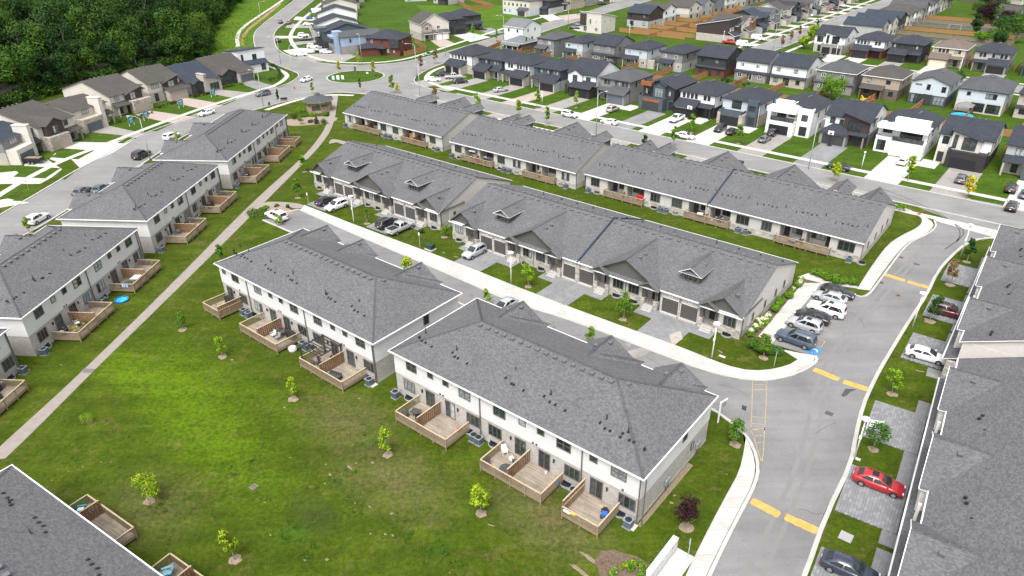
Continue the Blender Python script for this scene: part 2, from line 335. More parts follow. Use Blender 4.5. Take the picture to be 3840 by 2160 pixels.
sheet('private_drive',drive2,ASPH2,.0205);sheet('street',PX([(3400,760),(3500,800),(3840,925),(4100,1010),(4100,830),(3600,740)]),ASPH3,.0215)
sheet('private_drive',drive,ASPH2,.020)
sheet('parking_bays',PX([(2895,1290),(3080,1065),(3225,1112),(3066,1340)]),ASPH2,.024)

def ribbon(pts,wd):                                  # the line offset to its left by wd
    out=[]
    for k,p in enumerate(pts):
        a=pts[max(k-1,0)];b=pts[min(k+1,len(pts)-1)];d=(b-a).normalized();out.append(p+Vector((-d.y,d.x))*wd)
    return out
def smooth(pts,it=2):
    for _ in range(it):
        q=[pts[0]]
        for a,b in zip(pts,pts[1:]):q+=[a*.75+b*.25,a*.25+b*.75]
        pts=q+[pts[-1]]
    return pts
def kerb(pts,wd=.35,z=.12,sm=1,mat=None):
    pts=smooth(pts,sm);o=ribbon(pts,wd);mb=MB()
    for k in range(len(pts)-1):
        a,b,c,d=pts[k],pts[k+1],o[k+1],o[k]
        lo=[(p.x,p.y,0) for p in (a,b,c,d)];hi=[(p.x,p.y,z) for p in (a,b,c,d)]
        f=hi if (b-a).cross(d-a)>0 else hi[::-1]
        mb.face(f)
        for i,j in ((0,1),(2,3)):mb.face([lo[i],lo[j],hi[j],hi[i]])
    return structure('kerb',mb,[mat or CONC_A])
def slabs(left,right,panel,name='sidewalk',mat=CONC_W,z=.075,gap=.045):
    """A pavement between two edge lines: a joint bed with separate slabs lying proud of it."""
    def walk(L):
        d=[0.0]
        for a,b in zip(L,L[1:]):d.append(d[-1]+(b-a).length)
        return d
    def at(L,d,t):
        t=min(max(t,0),d[-1])
        for k in range(len(d)-1):
            if t<=d[k+1]:s=(t-d[k])/max(d[k+1]-d[k],1e-6);return L[k].lerp(L[k+1],s)
        return L[-1]
    dl,dr=walk(left),walk(right);n=max(1,round((dl[-1]+dr[-1])/2/panel))
    mb=MB();P=[(at(left,dl,dl[-1]*k/n),at(right,dr,dr[-1]*k/n)) for k in range(n+1)]
    for (a,b),(c,d) in zip(P,P[1:]):mb.face([(b.x,b.y,z-.02),(d.x,d.y,z-.02),(c.x,c.y,z-.02),(a.x,a.y,z-.02)])
    base=structure(name,mb,[CONC_J])
    for (a,b),(c,d) in zip(P,P[1:]):
        ctr=(a+b+c+d)/4;s=MB()
        q=[]
        for p in (b,d,c,a):v=ctr-p;q.append(p+v.normalized()*gap)
        dz=rnd.uniform(-.003,.003)
        s.slab([(p.x,p.y,z+dz) for p in (q if (q[1]-q[0]).cross(q[3]-q[0])>0 else q[::-1])],.05,0,0)
        s.build('paving_slab',[rnd.choice((mat,mat,CONC_A,CONC_B)) if mat is CONC_W else mat],base)
    return base
# pavement in front of the bungalow row, round the corner to the parking bays
up=PX([(1140,769),(1385,864),(1711,984),(2020,1109),(2381,1241),(2556,1303),(2696,1361),(2777,1386),(2851,1392),(2918,1381),(2968,1365),(2991,1349)])
dn=PX([(1121,788),(1276,858),(1486,948),(1726,1050),(1900,1130),(2172,1214),(2482,1334),(2638,1392),(2754,1421),(2851,1431),(2918,1425),(2995,1404),(3053,1373)])
slabs(smooth(up,1),ribbon(smooth(dn,1),.45),1.6)
kerb(dn[:-1]+PX([(3053,1373),(3071,1353),(3062,1336)]),.4)
slabs(PX([(3045,1372),(3068,1350),(3058,1335)]),PX([(2991,1349),(2975,1335),(2960,1318)]),1.6)
slabs(PX([(2895,1290),(3082,1062)]),PX([(2843,1262),(3010,1062)]),1.6)
slabs(PX([(2935,1312),(3060,1338)]),PX([(2900,1292),(2990,1349)]),1.6)
# pavement along the private drive, lower left
slabs(smooth(PX([(2540,2235),(2570,2160),(2630,2035),(2719,1864),(2770,1775),(2787,1705),(2797,1640)]),1),ribbon(smooth(PX([(2630,2240),(2669,2160),(2731,2027),(2804,1887),(2839,1817),(2851,1755),(2832,1678),(2800,1628)]),1),.4),1.6)
kerb(PX([(2630,2240),(2669,2160),(2731,2027),(2804,1887),(2839,1817),(2851,1755),(2832,1678),(2789,1615),(2663,1522),(2500,1455),(1900,1205),(1738,1142),(1709,1128),(1093,870),(989,825)]),.35)
kerb(PX([(3007,2160),(3088,1930),(3182,1740),(3201,1630),(3228,1520),(3259,1450),(3292,1385),(3341,1303),(3403,1202),(3469,1105),(3508,1021),(3558,963),(3616,913),(3679,891),(3772,893)])[::-1]+[G(2960,2260)],.42)
# upper pavement beside the drive
slabs(smooth(PX([(3213,1085),(3279,982),(3333,913),(3383,882),(3442,854),(3461,831),(3449,808),(3383,785)]),1),smooth(PX([(3262,1090),(3308,1025),(3377,934),(3416,902),(3472,880),(3503,850),(3495,827),(3395,780)]),1),1.6)
kerb(PX([(3080,1062),(3220,1113),(3251,1109),(3278,1074),(3314,1025),(3383,932),(3422,901),(3477,878),(3508,850),(3500,827)])[::-1],.3)
slabs(PX([(2990,1040),(3080,1063)]),PX([(3040,1022),(3262,1090)]),2.5)
kerb([G(1066,798),G(1121,788)],.4)
# winding path across the common
slabs(smooth(PX([(-60,1730),(50,1630),(307,1396),(640,1070),(947,757),(1117,608),(1179,542),(1230,466),(1245,359)]),2),smooth(PX([(20,1720),(116,1630),(357,1386),(681,1070),(993,759),(1148,602),(1198,552),(1253,473),(1268,359)]),2),3.0,'path',PATHM,.05,.012)
sheet('path',smooth(PX([(1233,540),(1240,522),(1270,524),(1310,536),(1296,545),(1262,534)]),2),PATHM,.045)
sheet('path',smooth(PX([(970,780),(993,757),(1050,757),(1110,762),(1142,770),(1122,786),(1060,772),(1010,772)]),1),PATHM,.045)
# street kerbs, pavements and verges
for L in ([(-160,900),(0,808),(163,715),(291,637),(419,571),(512,512),(652,462),(815,400),(932,357),(1059,326),(1117,295),(1125,279),(1105,268),(1012,233),(975,205),(958,180),(950,132),(973,101),(1066,31),(1105,0)],
          [(2187,74),(2102,97),(1840,188),(1664,237),(1602,260),(1552,291),(1550,307),(1571,322),(1650,344)]):
    kerb(PX(L),.35,.12,2)
for L in ([(-160,1040),(0,928),(147,851),(272,773),(543,608),(598,570),(718,489),(969,406),(1156,359),(1261,345),(1340,349),(1420,360)],
          [(1179,0),(1140,31),(1078,81),(1031,116),(1028,147),(1043,194),(1144,229),(1261,243),(1377,245),(1493,237),(1571,221),(1660,198),(1781,163),(1950,111),(2203,43)]):
    kerb(PX(L)[::-1],.35,.12,2)
kerb([UV(-150,ST_N),UV(48,ST_N)],.35,.12,0);kerb([UV(40,ST_S),UV(-158,ST_S)],.35,.12,0)
for u,s in ((-101,-1),(-110,1)):
    kerb([UV(u,268),UV(u,600)][::-s] if s==-1 else [UV(u,268),UV(u,600)],.35,.12,0)
kerb([UV(-98,266),UV(140,266)],.35,.12,0);kerb([UV(140,257),UV(-112,257)],.35,.12,0)
def band(name,pts,wd,mat,z,sm=2):
    pts=smooth(pts,sm);o=ribbon(pts,wd);mb=MB()
    for k in range(len(pts)-1):
        q=[(p.x,p.y,z) for p in (pts[k],pts[k+1],o[k+1],o[k])];mb.face(q if wd>0 else q[::-1])
    return structure(name,mb,[mat])
band('sidewalk',PX([(-150,838),(0,740),(110,672),(240,605),(423,536),(600,467),(800,395),(1000,334)]),1.6,CONC_W,.07)
band('sidewalk',PX([(1000,334),(1040,322),(1075,300),(1090,282),(1060,262),(1010,247)]),1.5,CONC_W,.072)
band('sidewalk',PX([(900,175),(895,130),(925,95),(985,55),(1060,5),(1075,-8)]),1.6,CONC_W,.072)
band('sidewalk',PX([(1230,-5),(1190,30),(1130,82),(1092,130),(1105,170),(1150,205),(1240,232),(1377,236),(1480,228),(1560,210),(1700,165),(1900,100),(2200,15)])[::-1],1.6,CONC_W,.072)
band('sidewalk',PX([(1680,243),(1620,262),(1590,285),(1590,305),(1640,325),(1690,340)]),1.5,CONC_W,.072)
band('sidewalk',[UV(-160,157.2),UV(48,157.2)],1.7,CONC_W,.07,0)
band('sidewalk',[UV(-157,139.5),UV(30,139.5)],1.6,CONC_W,.07,0)
band('sidewalk',PX([(990,412),(1080,382),(1160,362),(1240,353),(1330,356)]),-1.6,CONC_W,.07)
band('sidewalk',[UV(-98,268.5),UV(140,268.5)],1.6,CONC_W,.07,0);band('sidewalk',[UV(-112,252.5),UV(140,252.5)],1.6,CONC_W,.07,0)
band('sidewalk',[UV(-97.4,270),UV(-97.4,700)],-1.5,CONC_W,.07,0);band('sidewalk',[UV(-113.6,268),UV(-113.6,700)],1.5,CONC_W,.07,0)
# flush concrete strip where the drive meets the street, and tyre marks there
sheet('crossing_strip',PX([(3496,812),(3512,830),(3780,905),(3772,888)]),CONC_W,.030)
TYRE=plain('tyre_rubber_marks',(.075,.072,.072),.9,.2,2)
for q in ([(3290,703),(3380,735),(3470,775),(3545,815),(3590,850),(3600,880),(3585,905)],[(3300,725),(3400,755),(3490,790),(3560,830),(3615,862),(3605,890),(3540,935)]):
    band('tyre_marks',PX(q),.22,TYRE,.034)
# roundabout island
isl=[G(1334,288)+Vector((9.5*math.cos(t),9.5*math.sin(t))) for t in np.linspace(0,2*math.pi,41)]
kerb(isl[::-1],-.45,.13,0);mb=MB();mb.prism(isl[:-1],0,.10);structure('island_lawn',mb,[YARD])
# driveways
def drv(u0,u1,v0,v1,mat,z=.030,a=A2):mb=MB();mb.face([(u0,v0,z),(u1,v0,z),(u1,v1,z),(u0,v1,z)]);return structure('driveway',mb,[mat],(0,0,0),a)
# ------------------------------------------------------------------ windows, doors and other building parts
FIXR={0:0,90:R(90),-90:R(-90),180:R(180)}
def _frame_mesh(w,h,nx,ny,fm,t,dp):
    mb=MB()
    mb.box(0,w,-dp,0,0,t);mb.box(0,w,-dp,0,h-t,h);mb.box(0,t,-dp,0,t,h-t);mb.box(w-t,w,-dp,0,t,h-t)
    for k in range(1,nx):x=w*k/nx;mb.box(x-t*.5,x+t*.5,-dp+.004,0,t,h-t)
    for k in range(1,ny):z=h*k/ny;mb.box(t,w-t,-dp+.008,0,z-t*.35,z+t*.35)
    return mb.mesh('window_frame',[fm])
def _pane_mesh(w,h,gm):
    mb=MB();mb.box(0,w,-.018,.01,0,h,0,False);return mb.mesh('pane',[gm])
def win(parent,x,y,z,w,h,side=0,nx=1,ny=1,fm=None,gl=None,name='window',t=.09,panes=True,dp=.07):
    fm=fm or TRIM_T;rz=FIXR[side];k=(round(w,2),round(h,2),nx,ny,fm.name,t,dp)
    o=obj(name,cached(('w',)+k,lambda:_frame_mesh(w,h,nx,ny,fm,t,dp)),parent,(x,y,z),rz)
    NX,NY=(nx,ny) if panes else (1,1)
    base=gl if gl is not None else rnd.choice((0,0,1,1,3,3,2,4))
    for i in range(NX):
        for j in range(NY):
            pw,ph=w/NX-t*1.1,h/NY-t*1.1
            gi=base if rnd.random()<.75 else rnd.choice((0,1,3,2))
            obj('pane',cached(('p',round(pw,3),round(ph,3),gi),lambda:_pane_mesh(pw,ph,GL[gi])),o,(w/NX*i+t*.55,-.012,h/NY*j+t*.55))
    return o
def door_garage(parent,x,y,z,w,h,mat,side=0,rim=None):
    def mk():
        mb=MB();n=4
        for k in range(n):mb.box(0,w,-.05,0,h*k/n+.012,h*(k+1)/n-.012)
        mb.box(0,w,-.02,.01,0,h);return mb.mesh('garage_door',[mat])
    return obj('garage_door',cached(('g',round(w,2),round(h,2),mat.name),mk),parent,(x,y,z),FIXR[side])
def door_entry(parent,x,y,z,w=1.0,h=2.15,side=0,mat=None):
    mat=mat or TRIM_D
    def mk():mb=MB();mb.box(0,w,-.06,.01,0,h);mb.box(-.1,0,-.08,.01,0,h+.1);mb.box(w,w+.1,-.08,.01,0,h+.1);return mb.mesh('door',[mat])
    d=obj('door',cached(('d',w,h,mat.name),mk),parent,(x,y,z),FIXR[side])
    def hm():mb=MB();mb.box(w-.16,w-.12,-.12,-.06,1.0,1.12);return mb.mesh('handle',[STEEL])
    obj('handle',cached(('dh',w),hm),d)
    return d
def small(parent,name,key,fn,mats,loc,rz=0):
    return obj(name,cached(key,lambda:(lambda mb:(fn(mb),mb.mesh(name,mats))[1])(MB())),parent,loc,rz)
def box_vent(parent,x,y,z,ang=0):
    o=small(parent,'roof_vent','bv',lambda m:(m.box(-.16,.16,-.16,.16,-.15,.10),m.box(-.23,.23,-.23,.23,.10,.22)),[plain('grey_metal_vent',(.11,.115,.125),.5,.1)],(x,y,z));return o
def stack(parent,x,y,z):
    return small(parent,'vent_pipe','st',lambda m:(m.tube((0,0,-.2),(0,0,.52),.065,None,6),m.tube((0,0,-.1),(0,0,.12),.14,.07,6)),[BLACKP],(x,y,z))
def low_vent(parent,x,y,z):
    return small(parent,'exhaust_vent','lv',lambda m:(m.box(-.11,.11,-.13,.13,-.12,.07),m.box(-.08,.08,-.08,.16,.07,.12)),[BLACKP],(x,y,z))
def lamp_wall(parent,x,y,z):return small(parent,'wall_lamp','wl',lambda m:(m.box(-.07,.07,-.16,0,-.14,.14),m.tube((0,-.12,-.24),(0,-.12,.2),.06,.1,6)),[BLACKP],(x,y,z))
def downpipe(parent,x,y,z0,z1,mat=None):
    mat=mat or TRIM_T
    return small(parent,'downpipe',('dp',round(z0,2),round(z1,2),mat.name),lambda m:m.box(-.05,.05,-.10,0,z0,z1),[mat],(x,y,0))
def hip_roof(mb,x0,x1,y0,y1,z0,sl,hl=True,hr=True,t=.12):
    D=(y1-y0)/2;ym=(y0+y1)/2;zr=z0+sl*D;a=x0+(D if hl else 0);b=x1-(D if hr else 0)
    mb.slab([(x0,y0,z0),(x1,y0,z0),(b,ym,zr),(a,ym,zr)],t);mb.slab([(x1,y1,z0),(x0,y1,z0),(a,ym,zr),(b,ym,zr)],t)
    if hl:mb.slab([(x0,y1,z0),(x0,y0,z0),(a,ym,zr)],t)
    if hr:mb.slab([(x1,y0,z0),(x1,y1,z0),(b,ym,zr)],t)
    return a,b,ym,zr
def gutter_loop(mb,x0,x1,y0,y1,z,h=.14,d=.11,sides='nsew'):
    if 's' in sides:mb.box(x0-d,x1+d,y0-d,y0,z-h,z+.01)
    if 'n' in sides:mb.box(x0-d,x1+d,y1,y1+d,z-h,z+.01)
    if 'w' in sides:mb.box(x0-d,x0,y0,y1,z-h,z+.01)
    if 'e' in sides:mb.box(x1,x1+d,y0,y1,z-h,z+.01)
def caps(parent,lines,mat):                          # overlapping cap shingles along ridges and hips
    mb=MB()
    for p,q in lines:
        p=Vector(p);q=Vector(q);L=(q-p).length;n=max(2,int(L/.17));d=(q-p)/n
        sd=d.cross(Vector((0,0,1))).normalized()*.15
        for k in range(n):
            a=p+d*k;b=a+d*1.1;up=Vector((0,0,.035+.02*(k%2)));dn=Vector((0,0,-.035))
            A=a+Vector((0,0,.008));mb.face([A-sd+dn,b-sd+dn+up*.6,b+up,A],0);mb.face([A,b+up,b+sd+dn+up*.6,A+sd+dn],0)
            mb.face([b-sd+dn,b+dn,b+up,b-sd+dn+up*.6],0);mb.face([b+dn,b+sd+dn,b+sd+dn+up*.6,b+up],0)
    return mb.build('ridge_cap',[mat],parent,kind='stuff')
CAPM=shingle('ridge_cap_shingle',(.085,.086,.094),.3)
def gable_y(mb,xa,xb,xr,yf,yb,z0a,zr,z0b=None,t=.1,m=0,ms=1):   # ridge runs front to back
    z0b=z0a if z0b is None else z0b
    mb.slab([(xa,yf,z0a),(xr,yf,zr),(xr,yb,zr),(xa,yb,z0a)][::-1],t,m,ms)
    mb.slab([(xb,yf,z0b),(xb,yb,z0b),(xr,yb,zr),(xr,yf,zr)],t,m,ms)

# ------------------------------------------------------------------ two-storey townhouse blocks
PAIR_U=((2.05,1.65,'b'),(5.45,.9,'s'),(7.8,.9,'s'),(10.2,1.7,'b'));PAIR_L=((1.3,1.8,'w'),(4.9,1.45,'d'),(8.0,1.45,'d'),(11.2,1.85,'w'))
ONE_U=tuple((x-7.0,w,k) for x,w,k in PAIR_U[2:]);ONE_L=tuple((x-7.0,w,k) for x,w,k in PAIR_L[2:])
def row_block(name,label,origin,rz,L,mods,seed=0,fgables=(),D=14.7,hipL=True,hipR=True,detail=True):
    t=thing(name,label,'townhouses',origin,rz,'two-storey townhouse blocks');ov=.35
    mb=MB();mb.box(0,L,0,D,0,.35,0);mb.build('foundation',[CONC],t)
    mb=MB();mb.box(.02,L-.02,.02,D-.02,.35,3.0);mb.build('brick_wall',[BRK_C],t)
    mb=MB();mb.box(-.02,L+.02,-.02,D+.02,3.0,6.0);mb.build('siding_wall',[SID_W],t)
    mb=MB();sl=.42;z0=6.03
    a,b,ym,zr=hip_roof(mb,-ov,L+ov,-ov,D+ov,z0,sl,hipL,hipR)
    mb.build('roof',[SH_MAIN,TRIM_W],t)
    if not hipL or not hipR:
        mb=MB()
        for x,f in ((0.0,hipL),(L,hipR)):
            if not f:mb.box(x-.01,x+.01,0,D,5.9,6.02);mb.face([(x,D,6),(x,0,6),(x,D/2,zr-.16)]);mb.face([(x+.02,0,6),(x+.02,D,6),(x+.02,D/2,zr-.16)])
        mb.build('gable_wall',[SID_W],t)
    mb=MB();gutter_loop(mb,-ov,L+ov,-ov,D+ov,z0);mb.build('gutter',[TRIM_W],t)
    ln=[((a,ym,zr),(b,ym,zr))]
    if hipL:ln+=[((-ov,-ov,z0),(a,ym,zr)),((-ov,D+ov,z0),(a,ym,zr))]
    if hipR:ln+=[((L+ov,-ov,z0),(b,ym,zr)),((L+ov,D+ov,z0),(b,ym,zr))]
    # front projections toward the street (far side)
    for (xl,xr_,xp) in fgables:
        mb=MB();mb.box(xl+.3,xr_-.3,D,D+.75,0.0,6.0);mb.build('bay_wall',[SID_W],t)
        mb=MB();hip_w=(xr_-xl)/2;yf=D+1.1;ya=yf-hip_w;za=z0+sl*hip_w
        mb.slab([(xr_,yf,z0),(xl,yf,z0),((xl+xr_)/2,ya,za)],.1);mb.slab([(xr_,yf-5,z0),(xr_,yf,z0),((xl+xr_)/2,ya,za),((xl+xr_)/2,ya-3,za)],.1)
        mb.slab([(xl,yf,z0),(xl,yf-5,z0),((xl+xr_)/2,ya-3,za),((xl+xr_)/2,ya,za)],.1)
        gable_y(mb,xp-3.0,xp+3.0,xp,yf+.05,D-4.2,z0-.1,7.85)
        mb.build('cross_gable',[SH_MAIN,TRIM_W],t)
        ln+=[((xr_,yf,z0),((xl+xr_)/2,ya,za)),((xp,yf,7.86),(xp,D-4.0,7.86))]
        for dy,dx in ((1.2,.5),(2.6,-.5)):box_vent(t,xp+dx,yf-dy,7.86-abs(dx)*.6)
    caps(t,ln,CAPM)
    n=int((b-a)/1.15)
    for k in range(n+1):box_vent(t,a+(b-a)*(k+.25)/(n+.5),ym-.62,zr-.28)
    if hipR:box_vent(t,b+1.1,ym+.35,zr-.5)
    r2=random.Random(seed)
    for off,kind in mods:
        up,lo=(PAIR_U,PAIR_L) if kind==2 else (ONE_U,ONE_L)
        for x,wd,k in up:
            if k=='b':win(t,off+x,-.02,4.3,wd,1.28,0,2,2 if r2.random()<.6 else 1)
            else:win(t,off+x,-.02,4.72,wd,.85,0,1,1)
        for x,wd,k in lo:
            if k=='w':win(t,off+x,.02,1.18,wd,1.5,0,3,1)
            else:
                win(t,off+x,.02,.5,wd,2.25,0,2,1,None,None,'patio_door');lamp_wall(t,off+x+(-.5 if (x<6 and kind==2) else wd+.5),.0,2.3)
        w_=13.1 if kind==2 else 6.5
        for q in (.22,.62):
            c=off+w_*q
            for dx,dy in ((-1.2,2.3),(-.3,2.0),(.2,2.0),(1.3,1.9)):low_vent(t,c+dx+r2.uniform(-.2,.2),dy+.25,z0+sl*(dy+.6))
            stack(t,c-.9,3.4+r2.uniform(-1,.6),z0+sl*3.6)
        for x in (off+7.3,off+7.75) if kind==2 else (off+4.6,):small(t,'dryer_vent','dv',lambda m:m.box(-.1,.1,-.08,0,-.08,.08),[BLACKP],(x,-.02,3.2))
        downpipe(t,off+(13.25 if kind==2 else 6.9),-.05,.2,5.9)
    downpipe(t,L-.05,-.05,.1,5.9)
    win(t,L+.02,8.2,4.2,.95,1.5,90,1,1);win(t,L+.02,10.6,1.5,.6,1.0,90,1,1)
    return t
def deck(label,origin,rz,x0,x1,screens,depth=3.85,group='wooden decks behind the townhouses',y0=0.0,hidden_end=None,dark=False,zf=.5,scr_h=2.15):
    """x0..x1 along the wall (wall at y0, deck toward -y)."""
    t=thing('wooden_deck',label,'deck',origin,rz,group);zt=zf+1.02;y1=y0-depth;r=random.Random(int(x0*100)+3)
    mb=MB();n=int(depth/.142)
    for k in range(n):mb.box(x0,x1,y0-.142*(k+1)+.008,y0-.142*k,zf-.035,zf+r.uniform(-.003,.003))
    mb.build('decking',[WOOD_DECK],t,kind='stuff')
    mb=MB();mb.box(x0,x1,y1,y1+.04,zf-.26,zf-.037);mb.box(x0,x0+.04,y1+.04,y0,zf-.26,zf-.037);mb.box(x1-.04,x1,y1+.04,y0,zf-.26,zf-.037)
    mb.build('rim_joist',[WOOD_BAL],t)
    runs=[((x0,y1),(x1,y1)),((x0,y0-.1),(x0,y1)),((x1,y1),(x1,y0-.1))]
    bal=MB()
    for (ax,ay),(bx,by) in runs:
        mb=MB();mb.bar((ax,ay,zt),(bx,by,zt),.14,.04);mb.build('top_rail',[WOOD_RAIL],t)
        L=math.hypot(bx-ax,by-ay);m=int(L/.125)
        for k in range(1,m):
            s=k/m;x,y=ax+(bx-ax)*s,ay+(by-ay)*s;bal.box(x-.022,x+.022,y-.022,y+.022,zf-.18,zt-.02,0,False)
        bal.bar((ax,ay,zt-.10),(bx,by,zt-.10),.035,.085);bal.bar((ax,ay,zf+.06),(bx,by,zf+.06),.035,.08)
    bal.build('balusters',[WOOD_BAL],t,kind='stuff')
    px=sorted(set([x0,x1]+[x0+(x1-x0)*k/max(1,round((x1-x0)/2.0)) for k in range(1,max(1,round((x1-x0)/2.0)))]))
    for x in px:small(t,'post',('dpost',zf),lambda m:m.box(-.055,.055,-.055,.055,0,zf+1.0),[WOOD_BAL],(x,y1,0))
    for sx in screens:
        mb=MB();m=int((depth-.1)/.15)
        for k in range(m):
            yy=y0-.05-.15*k;dz=.03 if k%2 else -.03
            mb.box(sx-.035+dz,sx-.01+dz,yy-.145,yy,zf+.05,scr_h+r.uniform(-.01,.01))
        mb.build('privacy_screen',[WOOD_SCR],t,kind='stuff')
        mb=MB();mb.bar((sx,y0-.03,scr_h+.02),(sx,y1+.1,scr_h+.02),.14,.04);mb.build('screen_cap',[WOOD_RAIL],t)
        small(t,'screen_post',('sp',scr_h),lambda m:m.box(-.055,.055,-.055,.055,0,scr_h),[WOOD_SCR],(sx,y1+.08,0))
    return t
def ac_unit(label,p,rz,group='air conditioners along the townhouse walls'):
    if 'ac' not in MESH:
        t=thing('air_conditioner',label,'air conditioner',p,rz,group);MESH['ac']=t
        mb=MB()
        for k in range(16):
            a=2*math.pi*k/16;c,s=math.cos(a),math.sin(a);q=max(abs(c),abs(s))**.6;mb.box(.40*c/q-.035,.40*c/q+.035,.40*s/q-.035,.40*s/q+.035,.12,.86)
        mb.box(-.34,.34,-.34,.34,.1,.84);mb.build('casing',[AC_M],t)
        mb=MB();mb.box(-.43,.43,-.43,.43,.86,.90);mb.box(-.43,.43,-.43,.43,.06,.12);mb.build('casing_rim',[plain('air_conditioner_pale',(.19,.22,.25),.5,.1)],t)
        mb=MB();mb.tube((0,0,.88),(0,0,.915),.33,.33,14);mb.tube((0,0,.9),(0,0,.94),.10,.10,8);mb.build('fan_guard',[BLACKP],t)
        mb=MB();mb.box(-.45,.45,-.45,.45,0,.05);mb.build('base_pad',[CONC_J],t)
        return t
    return dup(MESH['ac'],p,rz,label,group)
def well(label,p,rz):
    if 'well' not in MESH:
        t=thing('window_well',label,'window well',p,rz,'window wells along the townhouse walls');MESH['well']=t
        mb=MB();m=10
        pts=[(.75*math.cos(math.pi*k/m),-.6*math.sin(math.pi*k/m)) for k in range(m+1)]
        for a,b in zip(pts,pts[1:]):
            mb.face([(a[0],a[1],0),(b[0],b[1],0),(b[0],b[1],.2),(a[0],a[1],.2)]);mb.face([(a[0]*.93,a[1]*.93,.2),(a[0],a[1],.2),(b[0],b[1],.2),(b[0]*.93,b[1]*.93,.2)]);mb.face([(b[0]*.93,b[1]*.93,0),(a[0]*.93,a[1]*.93,0),(a[0]*.93,a[1]*.93,.2),(b[0]*.93,b[1]*.93,.2)])
        mb.build('well_rim',[STEEL],t)
        mb=MB();mb.prism([(x*.92,y*.92) for x,y in pts],.03,.03);mb.build('well_floor',[TRIM_D],t)
        mb=MB();mb.box(-.6,.6,-.02,0,.02,.45);mb.build('basement_window',[GL[0]],t)
        return t
    return dup(MESH['well'],p,rz,label)
def loc2w(o,rz,x,y):c,s=math.cos(rz),math.sin(rz);return Vector((o[0]+c*x-s*y,o[1]+s*x+c*y))
def splash(label,p,rz):
    mb=MB();mb.box(-.3,.3,-.9,0,0,.06);mb.box(-.3,-.24,-.9,0,.06,.1);mb.box(.24,.3,-.9,0,.06,.1)
    return tag(mb.build('splash_block',[CONC_W],None,p,rz),label,'splash block','concrete splash blocks under the downpipes')
BLOCKS={}
def town(key,desc,corner_px,rz,L,mods,fg,seed,z=6.0,other_end=False,decks=(),hipL=True,hipR=True):
    o=G(*corner_px,z);ux=Vector((math.cos(rz),math.sin(rz)));vy=Vector((-ux.y,ux.x))
    o=o+ux*.35+vy*.35
    if other_end:o=o-ux*(L+.7)
    row_block('townhouse_block',desc[0],(o.x,o.y,0),rz,L,mods,seed,fg,hipL=hipL,hipR=hipR);BLOCKS[key]=(o,rz,L)
    for k,(x0,x1,scr,lab) in enumerate(decks):deck(lab,(o.x,o.y,0),rz,x0,x1,scr)
    xs=[]
    for off,kind in mods:xs+=[off+.55,off+12.9] if kind==2 else [off+5.9]
    for k,x in enumerate(xs):
        p=loc2w(o,rz,x,-.85);ac_unit(f'grey air conditioner, {ORD[k]} along the wall of {desc[1]}',(p.x,p.y,0),rz)
        p=loc2w(o,rz,x+(1.5 if (k%2==0 and len(xs)-1 != k) else -1.4),-.0);well(f'half-round window well, {ORD[k]} along the wall of {desc[1]}',(p.x,p.y,0),rz)
    p=loc2w(o,rz,L-.05,-.2);splash(f'concrete splash block at the corner of {desc[1]}',(p.x,p.y,0),rz)
    return o
fgN=((3.8,11.0,6.8),(16.8,24.0,19.6),(25.4,31.6,28.4))
town('N',('nearest white two-storey townhouse block with three decks, in the middle','the nearest middle townhouse block'),(1459,1315),A1,32.7,[(0,2),(13.05,2),(26.3,1)],fgN,1,
     decks=[(3.9,11.6,[7.25],'double wooden deck, left of the three behind the nearest middle townhouse block'),(16.5,24.2,[20.0],'double wooden deck, middle of the three behind the nearest middle townhouse block'),(26.75,30.7,[26.75],'single wooden deck with a screen on its left behind the nearest middle townhouse block')])
town('M',('white two-storey townhouse block between the path and the nearest middle block','the second middle townhouse block'),(804,988),A1,33.2,[(0,1),(6.6,2),(19.7,2)],((2.0,8.2,5.2),(9.5,16.6,13.4),(22.6,29.6,25.6)),2,
     decks=[(.7,4.6,[4.6],'single wooden deck with covered grill behind the second middle townhouse block'),(9.9,18.2,[14.0],'double wooden deck with dining set behind the second middle townhouse block'),(23.1,31.3,[27.1],'double wooden deck with black pergola behind the second middle townhouse block')])
a_l=math.atan2(27.2,2.1);a_c=math.atan2(27.7,2.2);a_a=math.atan2(34.3,2.5)
fgL=((3.8,11.0,6.8),(16.8,24.0,19.6))
town('Lb',('middle one of the two-storey townhouse blocks between street and path','the middle townhouse block by the path'),(551,829),a_l,26.6,[(0,2),(13.1,2)],fgL,3,
     decks=[(3.6,11.4,[7.4],'nearer double wooden deck behind the middle block by the path'),(16.8,24.6,[20.4],'double wooden deck with covered grill behind the middle block by the path')])
town('Lc',('two-storey townhouse block at the left edge with a small blue pool below its deck','the near townhouse block by the path'),(80,1194),a_c,27.0,[(0,2),(13.2,2)],fgL,4,
     decks=[(3.6,11.6,[7.6],'double wooden deck full of plants and toys behind the near block by the path'),(17.0,25.0,[20.6],'double wooden deck with white table behind the near block by the path')])
town('La',('two-storey townhouse block by the path, nearest the gazebo','the far townhouse block by the path'),(854,604),a_a,33.6,[(0,2),(13.1,2),(26.3,1)],fgL,5,
     decks=[(3.0,10.6,[6.8],'double wooden deck with red cushion and grill behind the far block by the path'),(16.2,24.0,[20.0],'double wooden deck with white chairs behind the far block by the path'),(27.0,31.0,[27.0],'single wooden deck nearest the gazebo behind the far block by the path')])
o=G(31,1233,6);rzd=a_c
town('Ld',('corner of a two-storey townhouse block cut by the left edge below the near block','the cut-off left edge block'),(31,1233),a_c,26.8,[(-.2,2),(13.4,2)],(),6,other_end=True,
     decks=[(17.4,22.9,[18.0],'wooden deck with a dark sofa at the left edge of the picture')])
a_b=math.radians(-32.9)+math.pi
o=G(43,1746,6.0);
